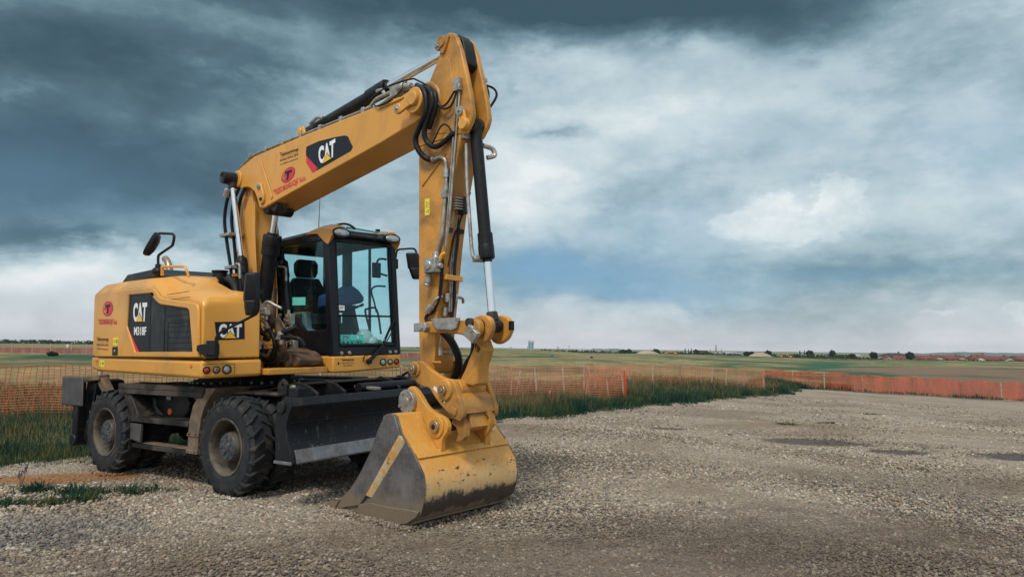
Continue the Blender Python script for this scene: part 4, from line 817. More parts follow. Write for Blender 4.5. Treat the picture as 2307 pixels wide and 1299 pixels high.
# --- hydraulic cylinders: barrel > rod, collar, pipe, hose
def cylinder(p, q, cut, rb, rr, name='hydraulic_cylinder', collar=.16, eye=.075, ew=.06):
    p, q = Vector(p), Vector(q); L = (q - p).length; d = (q - p).normalized(); m = p + d * cut
    g = MB().cyl(p + d * .03, m, rb, rb, 28); c = part(name, g, M_blk, bevel=.006, up=True)
    part('collar', MB().cyl(m - d * collar, m, rb * 1.22, rb * 1.22, 28).cyl(m - d * collar * .55, m - d * .01, rb * 1.30, rb * 1.30, 10).cyl(m, m + d * .03, rb * .8, rb * .75, 24), M_blk, c, bevel=.006)
    part('rod', MB().cyl(m, q - d * eye, rr, rr, 24), M_chr, c)
    a = Vector((0, 1, 0)); g = MB().cyl(q - a * ew, q + a * ew, eye, eye, 28).cyl(p - a * ew, p + a * ew, eye * 1.05, eye * 1.05, 28).cyl(q - d * (eye + .06), q - d * eye * .6, rr * 1.35, rr * 1.6, 20)
    part('eye', g, M_bdirty, c, bevel=.008)
    return c, m, d
for sy in (-1, 1):
    y = sy * .285
    c, m, d = cylinder((.69, y, 1.58), (.055, y, 3.795), 1.17, .056, .036, collar=.22, eye=.085)
    if sy < 0: part('pin_cap', MB().cyl((.055, y - .06, 3.795), (.055, y - .13, 3.795), .082, .078, 28).bar((.02, y - .133, 3.83), (.08, y - .133, 3.84), .02, .01).bar((.04, y - .133, 3.77), (.07, y - .133, 3.74), .02, .01), [M_bdirty, ], c, bevel=.006)
    g = MB(); a = m - d * .12 + Vector((.10, sy * .03 - .04, 0)); g.tube([m - d * .08 + Vector((.03, -.09, 0)), a + Vector((.03, -.04, .02)), a + Vector((.05, -.04, -.03)), a + Vector((.06, -.04, -.16))], .017, 10)
    part('pipe', g, M_zinc, c)
    g = MB(); g.tube([a + Vector((.06, -.04, -.16)), a + Vector((.12, -.04, -.45)), a + Vector((.20, -.04, -.75)), a + Vector((.25, -.03, -.95))], .019, 10); part('hose', g, M_hose, c)
    g = MB(); e = a + Vector((.22, -.06, -1.0)); g.box(e.x - .06, e.x + .07, e.y - .03, e.y + .03, e.z - .12, e.z + .06).cyl(e + Vector((0, 0, .05)), e + Vector((0, 0, .14)), .026).cyl(e + Vector((0, 0, -.2)), e + Vector((0, 0, -.1)), .03)
    g.tube([e + Vector((-.09, -.02, .02)), e + Vector((-.13, -.03, -.06)), e + Vector((-.08, -.03, -.22)), e + Vector((-.02, -.03, -.30))], .019, 10)
    part('valve_block', g, M_zinc, c, bevel=.005)
    g = MB(); g.tube([e + Vector((-.02, -.03, -.30)), e + Vector((.04, -.03, -.45)), e + Vector((.02, -.03, -.62)), e + Vector((-.12, -.02, -.72))], .022, 10); part('hose', g, M_hose, c)
c, m, d = cylinder((.30, 0, 1.75), (.735, 0, 3.40), 1.30, .094, .042, collar=.26, eye=.09, ew=.12)
part('clevis', MB().cyl((.78, -.17, 3.33), (.78, .17, 3.33), .095, .095, 28).cyl((.98, -.16, 3.345), (.98, -.05, 3.345), .105, .105, 28).prism([(.66, 3.42), (.68, 3.30), (.80, 3.24), (.90, 3.28), (.94, 3.38)], -.12, .12).cyl((.98, -.165, 3.34), (.98, -.18, 3.34), .10, .09, 28), M_bdirty, c, bevel=.01)
c, m, d = cylinder((1.45, 0, 4.16), (4.13, 0, 4.425), 1.62, .070, .042, collar=.32, eye=.06)
part('clevis', MB().prism([(1.28, 4.02), (1.34, 4.13), (1.42, 4.22), (1.52, 4.22), (1.60, 4.02)], -.10, -.07).prism([(1.28, 4.02), (1.34, 4.13), (1.42, 4.22), (1.52, 4.22), (1.60, 4.02)], .07, .10).cyl((1.46, -.12, 4.165), (1.46, .12, 4.165), .04, .04, 16), M_yel, c, bevel=.006)
g = MB(); g.tube([(1.7, -.11, 4.20), (1.85, -.11, 4.24), (1.95, -.09, 4.22)], .02, 8); g.tube([m + Vector((-.05, -.1, -.06)), m + Vector((.06, -.12, -.08)), m + Vector((.14, -.14, -.16))], .02, 8); part('pipe', g, M_zinc, c)
CB, mB, dB = cylinder((4.40, 0, 3.60), (4.60, 0, 1.735), 1.27, .057, .036, collar=.24, eye=.065)
g = MB(); g.tube([(4.36, -.08, 3.42), (4.375, -.09, 3.1), (4.405, -.09, 2.7), (4.435, -.09, 2.40), (4.46, -.07, 2.34)], .018, 10); g.box(4.28, 4.38, -.13, -.04, 3.46, 3.52).cyl((4.46, -.10, 2.34), (4.49, -.02, 2.34), .032, .032, 12)
part('pipe', g, M_zinc, CB, bevel=.004)
part('pipe', MB().tube([(4.42, .08, 3.42), (4.45, .17, 3.40), (4.46, .19, 3.34), (4.43, .12, 3.31)], .024, 8), M_zinc, CB)

# --- stick
sk_ = [(3.735, 3.72), (3.89, 4.09), (4.045, 4.30), (4.075, 4.39), (4.12, 4.47), (4.19, 4.515), (4.26, 4.49), (4.30, 4.44), (4.36, 4.30), (4.43, 4.05), (4.485, 3.83), (4.51, 3.65), (4.50, 3.56), (4.44, 3.50), (4.33, 3.40)]
sm = MB().loft([[(xl, -.14, z), (xr, -.14, z), (xr - .01, .12, z), (xl, .12, z)] for z, xl, xr in ((1.30, 3.80, 3.925), (1.36, 3.745, 3.95), (1.70, 3.733, 3.975), (2.1, 3.735, 4.04), (2.5, 3.737, 4.10), (2.8, 3.74, 4.16), (3.1, 3.742, 4.24), (3.40, 3.743, 4.325), (3.50, 3.742, 4.35))])
sm.prism(sk_[:1] + sk_[1:12] + [(4.48, 3.58), (4.40, 3.49), (4.33, 3.50), (3.742, 3.50)], -.14, -.085); sm.prism(sk_[:1] + sk_[1:12] + [(4.48, 3.58), (4.40, 3.49), (4.33, 3.50), (3.742, 3.50)], .065, .12)
sm.prism([(3.75, 3.50), (3.76, 3.71), (3.91, 4.07), (4.06, 4.28), (4.10, 4.25), (4.22, 3.95), (4.24, 3.50)], -.085, .065)
stick = part('stick', sm, M_yel2, bevel=.012, up=True)
g = MB(); g.prism([(3.80, 3.62), (3.95, 4.06), (4.10, 4.27), (4.165, 4.29), (4.21, 4.24), (4.27, 3.95), (4.34, 3.60), (4.30, 3.52)], -.146, -.139)
g.bar((3.80, -.142, 3.10), (4.16, -.142, 3.36), .02, .01); g.cyl((3.87, -.16, 3.90), (3.87, -.14, 3.90), .20, .22, 32)
g.prism([(4.10, 4.33), (4.09, 4.40), (4.125, 4.46), (4.18, 4.49), (4.22, 4.47), (4.17, 4.37), (4.14, 4.32)], -.165, -.14); g.cyl((4.12, -.18, 4.44), (4.12, -.14, 4.44), .055, .06, 24)
g.box(3.93, 4.06, -.15, -.14, 1.40, 1.42)
part('reinforcing_plate', g, M_yel2, stick, bevel=.006)
part('bump_stop', MB().loft([[(x, -.08, z), (x, .06, z), (x - .06, .06, z - .05), (x - .06, -.08, z - .05)] for x, z in ((4.20, 4.50), (4.27, 4.49), (4.33, 4.42), (4.36, 4.30), (4.38, 4.18))]), M_hose, stick, bevel=.01)
g = MB().cyl((4.075, -.18, 4.405), (4.075, -.145, 4.405), .04, .04, 20).cyl((4.075, -.18, 4.405), (4.075, -.195, 4.405), .018, .018, 6); g.cyl((4.39, -.20, 3.70), (4.39, -.145, 3.70), .042, .042, 20).cyl((4.39, -.20, 3.70), (4.39, -.215, 3.70), .018, .018, 6)
part('bolt', g, M_zinc, stick)
part('pin_retainer', MB().bar((4.39, -.165, 3.70), (4.42, -.165, 3.58), .085, .03, up=(0, 1, 0)).cyl((4.42, -.19, 3.575), (4.42, -.14, 3.575), .055, .06, 24), M_yel, stick, bevel=.006)
yS = -.165
g = MB(); g.tube([(4.01, yS, 3.325), (4.10, yS, 3.325), (4.16, yS, 3.29), (4.175, yS, 3.22), (4.175, yS, 3.05), (4.16, yS, 2.95), (4.11, yS, 2.60), (4.09, yS, 2.54), (4.03, yS, 2.42), (4.01, yS, 2.38)], .018, 10, sub=3)
g.cyl((4.01, yS, 3.325), (3.93, yS, 3.33), .029); g.cyl((4.175, yS, 3.20), (4.175, yS, 3.12), .030).cyl((4.175, yS, 3.07), (4.17, yS, 2.98), .026).box(4.13, 4.20, yS - .03, yS + .03, 2.93, 3.0)
part('hydraulic_pipe', g, M_zinc, stick)
g = MB(); g.box(3.93, 4.09, -.24, -.145, 2.24, 2.38).cyl((3.99, -.25, 2.31), (3.99, -.19, 2.31), .045, .045, 16).cyl((3.95, -.19, 2.24), (3.93, -.19, 2.15), .03, .036, 12).cyl((3.93, -.19, 2.15), (3.92, -.19, 2.12), .038, .038, 6).cyl((4.05, -.19, 2.36), (4.03, -.17, 2.43), .035, .035, 12).cyl((4.08, -.19, 2.30), (4.13, -.19, 2.30), .025)
part('valve_block', g, M_zinc, stick, bevel=.008)
g = MB()
for dx in (0, .045): g.tube([(4.31 + dx, -.160, 3.93), (4.315 + dx, -.160, 3.85), (4.28 + dx * .8, -.160, 3.55), (4.24 + dx * .6, -.160, 3.2), (4.18 + dx * .5, -.160, 2.70), (4.14, -.15, 2.45)], .0095, 8, sub=3)
for x0, y_ in ((4.02, -.06), (4.02, -.01), (4.02, .04)): g.tube([(x0 + .30, y_, 3.40), (x0 + .20, y_, 3.1), (x0 + .11, y_, 2.66), (x0 + .07, y_ * .5, 2.5), (x0 + .03, y_ * .5, 1.88)], .009, 8, sub=3)
g.tube([(4.06, -.12, 2.02), (4.03, -.17, 2.0), (3.98, -.18, 1.94), (3.95, -.18, 1.90)], .014, 8); g.tube([(4.07, .03, 2.02), (4.07, .12, 2.01), (4.05, .15, 1.97)], .014, 8)
g.tube([(4.03, -.09, 1.70), (4.01, -.10, 1.62), (4.0, -.10, 1.55)], .012, 8); g.tube([(4.0, -.1, 1.50), (4.0, .04, 1.50)], .012, 8)
part('hydraulic_pipe', g, M_zinc, stick)
g = MB()
for z, x in ((3.98, 4.33), (3.92, 4.34)): g.box(x - .03, x + .05, -.19, -.145, z - .02, z + .04)
for y_ in (-.06, .04): g.cyl((4.06, y_, 2.05), (4.055, y_, 1.97), .026, .026, 10).cyl((4.03, y_, 1.92), (4.02, y_, 1.84), .024, .024, 6)
g.cyl((3.98, -.18, 1.94), (3.92, -.19, 1.88), .034, .034, 10); g.cyl((4.0, -.1, 1.55), (4.0, -.1, 1.47), .022, .022, 8).cyl((4.0, .04, 1.55), (4.0, .04, 1.47), .022, .022, 8)
for i in range(5): g.tube([(4.20, -.10, 2.93 - i * .025), (4.24, -.10, 2.93 - i * .025), (4.24, .06, 2.93 - i * .025)], .008, 6, smooth=False)
part('fitting', g, M_zinc, stick, bevel=.002)
part('clamp', MB().box(4.17, 4.26, -.02, .03, 2.79, 2.95).box(4.09, 4.15, -.12, -.06, 2.62, 2.66).box(4.09, 4.15, .02, .08, 2.62, 2.66), M_bdirty, stick)
g = MB().bar((4.10, -.13, 2.20), (4.08, .10, 2.19), .05, .05); g.tube([(4.13, -.14, 2.42), (4.10, -.16, 2.40), (4.07, -.17, 2.33)], .02, 8); part('bracket', g, M_yel, stick, bevel=.005)
hs = MB()
hs.tube([(3.80, -.20, 4.09), (3.92, -.26, 4.02), (4.0, -.27, 3.94), (4.02, -.27, 3.84), (4.00, -.27, 3.74), (3.90, -.26, 3.63), (3.83, -.25, 3.53), (3.86, -.23, 3.42), (3.92, -.19, 3.345), (3.99, yS, 3.325)], .027, 10)
hs.tube([(3.72, -.12, 4.12), (3.95, -.21, 4.02), (4.06, -.24, 3.93), (4.07, -.24, 3.82), (4.00, -.24, 3.70), (3.95, -.24, 3.58), (3.97, -.22, 3.49), (4.05, -.20, 3.43), (4.15, -.18, 3.45), (4.25, -.17, 3.50), (4.29, -.16, 3.515)], .026, 10)
hs.tube([(3.75, -.02, 4.12), (3.95, -.19, 4.03), (4.08, -.21, 3.92), (4.07, -.21, 3.78), (3.97, -.20, 3.62)], .026, 10)
part('hose', hs, M_hose, stick)
g = MB()
g.tube([(3.75, -.20, 4.17), (3.95, -.21, 4.05), (4.04, -.2, 3.97), (4.09, -.2, 3.86), (4.17, -.2, 3.77), (4.27, -.19, 3.77), (4.32, -.17, 3.88), (4.32, -.165, 3.95)], .010, 6); g.tube([(3.95, -.21, 4.04), (4.02, -.2, 3.96), (4.09, -.2, 3.82), (4.20, -.19, 3.80), (4.31, -.18, 3.90), (4.345, -.165, 3.97)], .010, 6)
g.tube([(3.93, -.2, 3.66), (3.93, -.2, 3.52), (4.0, -.2, 3.46), (4.05, -.2, 3.50), (4.12, -.19, 3.60), (4.18, -.18, 3.62), (4.24, -.16, 3.55), (4.25, -.155, 3.4), (4.20, -.15, 3.1), (4.17, -.15, 2.9)], .008, 6)
g.tube([(4.10, -.16, 2.32), (4.06, -.15, 2.1), (4.02, -.15, 1.95), (3.92, -.17, 1.87), (3.88, -.18, 1.82), (3.93, -.18, 1.76)], .012, 6); g.tube([(4.11, -.155, 2.36), (4.07, -.15, 2.05), (3.98, -.16, 1.89), (3.90, -.17, 1.84), (3.91, -.18, 1.78)], .010, 6)
g.tube([(4.20, .0, 3.2), (4.16, -.02, 2.9), (4.13, .02, 2.6), (4.10, .0, 2.3), (4.07, .02, 2.0), (4.04, .0, 1.8)], .014, 6); g.tube([(4.26, .06, 3.0), (4.17, .02, 2.75), (4.12, -.02, 2.6), (4.10, -.08, 2.3)], .009, 6)
g.tube([(4.31, .14, 4.08), (4.34, .20, 4.05), (4.36, .22, 3.95), (4.33, .20, 3.84), (4.30, .13, 3.80)], .014, 6); g.tube([(4.31, .14, 4.06), (4.38, .26, 4.03), (4.41, .28, 3.95), (4.36, .24, 3.84)], .012, 6)
g.tube([(4.02, -.12, 1.72), (4.10, -.05, 1.60), (4.14, .0, 1.45), (4.10, .03, 1.33), (4.0, .04, 1.22)], .036, 8); g.tube([(4.35, -.12, 1.75), (4.44, -.10, 1.66), (4.42, -.08, 1.50), (4.30, -.05, 1.40), (4.22, -.02, 1.30), (4.18, 0, 1.2)], .024, 8)
part('cable', g, M_hose, stick)
part('fitting', MB().box(4.27, 4.33, .115, .17, 4.03, 4.13).box(4.29, 4.37, .15, .20, 4.07, 4.11), M_zinc, stick, bevel=.004)
S = Sheet((0, -.1405, 0), (1, 0, 0), (0, 0, 1)); S.poly([(3.835, 2.81), (3.905, 2.81), (3.905, 2.885), (3.835, 2.885)], .001, 0); S.poly([(3.835, 2.89), (3.905, 2.89), (3.905, 2.97), (3.835, 2.97)], .001, 0); S.ring((3.87, 2.92), .028, .03, .002, 1, .3, 0, 3); S.poly([(3.85, 2.845), (3.87, 2.845), (3.87, 2.85), (3.85, 2.85)], .002, 1); S.poly([(3.88, 2.83), (3.89, 2.83), (3.89, 2.865), (3.88, 2.865)], .002, 1)
S.build('decal', [M_sign, M_dblk], stick)

# --- linkage between stick, bucket cylinder and coupler
for sy in (-1, 1):
    y0, y1 = (-.235, -.165) if sy < 0 else (.145, .215)
    g = MB().prism(rnd([(3.90, 1.69), (3.88, 1.74), (3.92, 1.785), (4.06, 1.79), (4.30, 1.785), (4.46, 1.785), (4.58, 1.80), (4.66, 1.77), (4.67, 1.68), (4.60, 1.62), (4.52, 1.625), (4.42, 1.66), (4.20, 1.675), (4.0, 1.675)], .05), y0, y1)
    lk = part('link', g, M_yel2, bevel=.018, up=True, seg=3)
    if sy < 0:
        part('plate', MB().prism([(4.05, 1.81), (4.44, 1.81), (4.40, 1.715), (4.34, 1.70), (4.14, 1.705), (4.10, 1.74)], -.262, -.240).prism([(3.84, 1.695), (4.0, 1.695), (4.02, 1.73), (4.0, 1.775), (3.84, 1.775)], -.29, -.235), M_zinc, lk, bevel=.006)
        part('bolt', MB().cyl((3.95, -.30, 1.735), (3.95, -.28, 1.735), .024, .024, 6).cyl((4.16, -.266, 1.73), (4.16, -.255, 1.73), .014).cyl((4.34, -.266, 1.73), (4.34, -.255, 1.73), .014), M_zinc, lk)
g = MB()
for y in (-.15, .085): g.prism(rnd([(4.49, 1.80), (4.60, 1.835), (4.71, 1.80), (4.74, 1.71), (4.69, 1.61), (4.57, 1.56), (4.48, 1.60), (4.45, 1.70)], .07), y, y + .055)
g.prism([(4.44, 1.20), (4.24, 1.22), (4.33, 1.34), (4.41, 1.48), (4.44, 1.60), (4.52, 1.62), (4.57, 1.52), (4.54, 1.45), (4.50, 1.38), (4.49, 1.22)][::-1], -.10, .05, holes=[[(4.47, 1.52), (4.50, 1.56), (4.53, 1.53), (4.50, 1.49)]])
g.cyl((4.27, -.165, 1.170), (4.27, .155, 1.170), .088, .088, 32)
h_ = part('h_link', g, M_yel2, bevel=.014, up=True, seg=3)
g = MB().cyl((4.60, -.21, 1.735), (4.60, .17, 1.735), .05, .05, 24); g.cyl((4.56, -.27, 1.76), (4.56, -.225, 1.76), .040, .040, 20); part('pin', g, M_bdirty, h_, bevel=.004)
g = MB(); g.bar((4.56, -.28, 1.70), (4.66, -.26, 1.62), .11, .05, up=(0, 1, 0)).cyl((4.62, -.30, 1.70), (4.62, -.25, 1.70), .03, .03, 16); part('plate', g, M_zinc, h_, bevel=.006)
part('stopper', MB().box(4.745, 4.765, .05, .10, 1.69, 1.77), M_hose, h_)
# --- quick coupler
cp = [(3.745, 1.26), (3.735, 1.35), (3.80, 1.425), (3.90, 1.42), (3.99, 1.355), (4.08, 1.315), (4.19, 1.27), (4.31, 1.26), (4.345, 1.22), (4.39, 1.12), (4.45, .995), (4.445, .93), (4.40, .895), (4.30, .93), (4.15, 1.03), (4.06, 1.11), (4.00, 1.18), (3.93, 1.185), (3.80, 1.225)]
cp = rnd(cp, .05); g = MB().prism(cp, -.235, -.185); g.prism(cp, .165, .215); g.prism([(4.15, 1.03), (4.45, .96), (4.40, 1.10), (4.33, 1.15), (4.18, 1.10)], -.185, .165)
g.cyl((4.22, -.26, 1.165), (4.22, -.235, 1.165), .09, .10, 28).cyl((4.22, -.19, 1.165), (4.22, .17, 1.165), .085, .085, 28); g.cyl((3.80, -.255, 1.345), (3.80, -.235, 1.345), .07, .075, 28); g.prism([(4.31, 1.03), (4.38, 1.0), (4.36, .94), (4.28, .97)], -.25, -.235)
# hooks at the foot
g.prism([(4.28, .96), (4.40, .92), (4.43, .86), (4.43, .76), (4.37, .72), (4.30, .705), (4.33, .78), (4.30, .84), (4.24, .86)], -.19, -.13); g.prism([(4.22, .98), (4.42, .97), (4.47, .84), (4.38, .80), (4.30, .84), (4.22, .88)], -.14, .17)
g.prism([(4.40, .98), (4.47, .99), (4.50, .90), (4.48, .80), (4.42, .74), (4.40, .80), (4.42, .88)], .05, .10, holes=[[(4.43, .93), (4.46, .92), (4.46, .86), (4.435, .85)]])
qc = part('quick_coupler', g, M_yel2, bevel=.012, up=True, seg=3)
g = MB()
for x, z in ((3.80, 1.345), (4.22, 1.165)): g.cyl((x, -.255, z), (x, -.29, z), .046, .046, 24).cyl((x, -.285, z), (x, -.30, z), .024, .024, 6)
part('pin', g, M_exh, qc, bevel=.005)
S = Sheet((0, -.2355, 0), (1, 0, 0), (0, 0, 1)); S.poly([(4.05, 1.17), (4.14, 1.12), (4.16, 1.15), (4.07, 1.20)], .001, 0); S.poly([(4.155, 1.07), (4.205, 1.045), (4.23, 1.085), (4.18, 1.11)], .001, 0); S.poly([(4.167, 1.065), (4.19, 1.055), (4.205, 1.08), (4.182, 1.09)], .002, 1); S.build('decal', [M_white, M_dblk], qc)
# --- bucket
def scraped():
    m, n, b, o = mat('scraped_yellow_paint'); P = n.obj()
    c = n.mix(n.ramp(n.noise(n.map(P, (3, 1, 1)), 7, 7, .75), [(.42, 0), (.56, 1)]), (.62, .30, .06), (.50, .44, .30)); c = n.mix(n.ramp(n.noise(P, 13, 6, .75), [(.55, 0), (.64, .9)]), c, (.10, .085, .075))
    n.put(b.inputs['Base Color'], c); b.inputs['Roughness'].default_value = .55; return m
M_scr = scraped()
shell = [(3.75, .925), (3.80, .955), (3.86, .965), (3.95, .955), (4.03, .80), (4.21, .62), (4.315, .48), (4.345, .36), (4.325, .25), (4.285, .15), (4.20, .07), (4.08, .015), (3.90, -.02), (3.65, -.035), (3.36, -.02), (3.00, .005)]
def inset(p, t):
    o = []
    for i in range(len(p)):
        a = Vector(p[max(i - 1, 0)]); b = Vector(p[min(i + 1, len(p) - 1)]); d = (b - a).normalized(); o.append((p[i][0] - d.y * -t * -1, p[i][1] - (-d.x) * -t * -1) if 0 else (p[i][0] + d.y * t, p[i][1] - d.x * t))
    return o
BW = .575
g = MB().prism(shell + inset(shell, .022)[::-1], -BW, BW)
bucket = part('bucket', g, M_bucket, bevel=.003, up=True, sharp=50)
sidep = shell[1:] + [(2.99, .045), (3.10, .11), (3.28, .24), (3.45, .42), (3.60, .62), (3.70, .80)]
for s_ in (-1, 1):
    a, b = (-BW - .004, -BW + .018) if s_ < 0 else (BW - .018, BW + .004)
    part('side_plate', MB().prism([(x, z) for x, z in sidep], a, b), M_bside, bucket, bevel=.004)
    a, b = (-BW - .026, -BW - .003) if s_ < 0 else (BW + .003, BW + .026)
    part('side_cutter', MB().prism([(3.79, .93), (3.82, .955), (3.87, .966), (3.92, .962), (3.955, .945), (4.03, .785), (3.555, .225), (3.42, .10), (3.05, .015), (2.99, .045), (3.10, .11), (3.28, .24), (3.45, .42), (3.60, .62), (3.70, .80)], a, b), M_bside, bucket, bevel=.008)
    a, b = (-BW - .0275, -BW - .002) if s_ < 0 else (BW + .002, BW + .0275)
    part('side_rib', MB().loft([[(4.02, a, .79), (4.02, b, .79), (4.08, b, .725), (4.04, a, .77)] if s_ < 0 else [(4.02, b, .79), (4.02, a, .79), (4.08, a, .725), (4.04, b, .77)], [(3.53, a, .21), (3.53, b, .21), (3.59, b, .19), (3.555, a, .205)] if s_ < 0 else [(3.53, b, .21), (3.53, a, .21), (3.59, a, .19), (3.555, b, .205)]]), M_scr, bucket)
    part('wear_plate', MB().prism([(3.42, .115), (3.36, .0), (3.65, -.02), (3.92, 0), (4.12, .045), (4.25, .12), (4.28, .17), (4.10, .165), (3.85, .15), (3.60, .15)], a, b - .004 if s_ < 0 else b), M_bside, bucket, bevel=.006)
g = MB().box(-.05, .05, -BW + .01, BW - .01, 0, .01) if 0 else MB()
g.prism([(3.98, .872), (4.01, .845), (4.025, .85), (4.0, .885)], -BW + .02, BW - .02) if 0 else None
g.prism([(4.195, .645), (4.235, .60), (4.245, .605), (4.21, .65)], -BW + .01, BW - .01); g.prism([(4.20, .075), (4.08, .02), (3.65, -.035), (3.66, -.047), (4.09, .008), (4.22, .065)], -BW + .005, BW - .005); g.box(4.20, 4.235, .30, .315, .60, .78)
part('weld_ridge', g, M_bucket, bucket, bevel=.003)
part('cutting_lip', MB().prism([(2.80, -.012), (3.40, -.035), (3.40, .0), (2.98, .045)], -BW - .02, BW + .02).prism([(2.85, -.01), (3.02, .0), (3.12, .12), (2.98, .05)], -BW - .04, -BW), M_bside, bucket, bevel=.006)
for k in range(5):
    y = -BW + .06 + k * (2 * BW - .12) / 4; t = MB().loft([[(3.10, y - .06, -.03), (3.10, y + .06, -.03), (3.10, y + .055, .06), (3.10, y - .055, .06)], [(2.82, y - .055, -.03), (2.82, y + .055, -.03), (2.82, y + .05, .045), (2.82, y - .05, .045)]])
    t.loft([[(2.80, y - .042, -.028), (2.80, y + .042, -.028), (2.80, y + .038, .035), (2.80, y - .038, .035)], [(2.62, y - .025, -.03), (2.62, y + .025, -.03), (2.62, y + .02, .0), (2.62, y - .02, .0)]]); part('tooth', t, M_bside, bucket, bevel=.006)
ear = [(3.78, .945), (3.75, 1.03), (3.735, 1.10), (3.755, 1.165), (3.81, 1.195), (3.88, 1.165), (3.94, 1.11), (4.02, 1.02), (4.12, .965), (4.22, .945), (4.29, .915), (4.325, .86), (4.31, .80), (4.255, .755), (4.235, .70), (4.23, .625), (4.19, .64), (4.06, .79), (3.97, .93)]
for y, first in ((-.30, 1), (.25, 0)):
    e = part('ear', MB().prism(rnd(ear, .05), y, y + .05).cyl((4.17, y - .016, .845), (4.17, y + .066, .845), .10, .10, 32), M_yel, bucket, bevel=.014, seg=3)
    if first:
        part('pin_flange', MB().cyl((3.79, y, 1.05), (3.79, y - .045, 1.05), .112, .112, 36).cyl((3.79, y - .04, 1.05), (3.79, y - .052, 1.05), .045, .04, 24), M_zinc, e, bevel=.006)
        g = MB()
        for t in (.5, 2.07, 3.64, 5.2): g.cyl((3.79 + .085 * math.cos(t), y - .04, 1.05 + .085 * math.sin(t)), (3.79 + .085 * math.cos(t), y - .065, 1.05 + .085 * math.sin(t)), .016, .016, 6)
        part('bolt', g, M_zinc, e)
        part('pin', MB().cyl((4.17, y - .01, .845), (4.17, y - .04, .845), .062, .058, 28).cyl((4.17, y - .03, .845), (4.17, y - .045, .845), .028, .024, 16, 1), [M_exh, M_dblk], e, bevel=.005)
g = MB().cyl((3.79, -.25, 1.05), (3.79, .25, 1.05), .07, .07, 24).cyl((4.17, -.25, .845), (4.17, .25, .845), .055, .055, 24); part('pin', g, M_bdirty, bucket)
S = Sheet((4.075, 0, .765), (0, 1, 0), (Vector((-.19, 0, .19))).normalized()); S.mb.box(0, 0, 0, 0, 0, 0) if 0 else None; S.poly([(.36, -.05), (.50, -.05), (.50, .04), (.36, .04)], .006); S.build('data_plate', [M_zinc], bucket)
# --- hoses, elbows and manifolds where the boom meets the deck
def clutter(name, m, *tubes, **k):
    g = MB()
    for r_, pts in tubes: g.tube(pts, r_, 10)
    return part(name, g, m, up=True, **k)
for r_, pts in ((.024, [(1.04, -.38, 1.92), (1.19, -.38, 1.86), (1.26, -.38, 1.77)]), (.020, [(1.15, -.38, 2.02), (1.18, -.38, 2.09), (1.26, -.37, 2.10), (1.34, -.34, 2.06), (1.42, -.30, 2.02)]), (.020, [(.66, .10, 1.99), (.64, .10, 1.92), (.72, .10, 1.86), (.82, .08, 1.80)]), (.018, [(1.03, -.36, 1.50), (1.2, -.36, 1.47), (1.26, -.35, 1.54)])):
    clutter('elbow', M_zinc, (r_, pts))
for r_, pts in ((.030, [(1.26, -.38, 1.77), (1.34, -.38, 1.73), (1.39, -.37, 1.66), (1.39, -.36, 1.57), (1.30, -.34, 1.44), (1.15, -.30, 1.36)]), (.032, [(.96, -.35, 1.93), (.98, -.36, 1.82), (1.06, -.36, 1.75), (1.21, -.35, 1.715), (1.35, -.34, 1.71), (1.50, -.28, 1.75), (1.60, -.2, 1.80)]),
                (.026, [(.85, .10, 1.80), (.94, .05, 1.76), (.98, .05, 1.66), (.98, .05, 1.52), (.93, .05, 1.40)]), (.024, [(1.45, -.35, 1.68), (1.6, -.30, 1.68), (1.72, -.24, 1.66), (1.76, -.2, 1.58)]), (.030, [(.95, -.30, 1.50), (1.1, -.34, 1.42), (1.28, -.34, 1.40), (1.5, -.28, 1.44)]),
                (.020, [(.9, -.1, 2.3), (.93, -.12, 2.1), (1.0, -.16, 1.95), (1.06, -.2, 1.8)]), (.022, [(1.0, -.33, 1.62), (1.08, -.35, 1.52), (1.12, -.33, 1.42), (1.05, -.3, 1.33)])): clutter('hose', M_hose, (r_, pts))
for pts in ([(1.26, -.345, 1.595), (1.40, -.33, 1.60), (1.56, -.30, 1.63), (1.66, -.28, 1.66)], [(1.02, -.36, 1.60), (1.14, -.36, 1.60), (1.2, -.36, 1.58)]): clutter('wire', M_zinc, (.007, pts))
for r_, pts in ((.055, [(.94, -.22, 1.88), (1.04, -.22, 1.90), (1.14, -.21, 1.86), (1.20, -.2, 1.76), (1.24, -.2, 1.60), (1.22, -.18, 1.45)]), (.048, [(1.02, -.27, 2.06), (1.09, -.26, 2.0), (1.10, -.26, 1.88), (1.03, -.25, 1.79), (.96, -.24, 1.66)])): clutter('cast_arm', M_brn, (r_, pts))
g = MB().cyl((1.06, -.22, 1.42), (1.06, .20, 1.42), .13, .13, 24).cyl((1.36, -.20, 1.42), (1.36, .18, 1.42), .10, .10, 24).cyl((1.20, -.26, 1.48), (1.20, -.18, 1.48), .06, .06, 16); g.prism(rnd([(.80, 1.34), (1.55, 1.34), (1.60, 1.42), (1.48, 1.50), (1.15, 1.56), (.86, 1.50)], .06), -.17, .16)
part('swivel_housing', g, M_brn, bevel=.015, up=True)
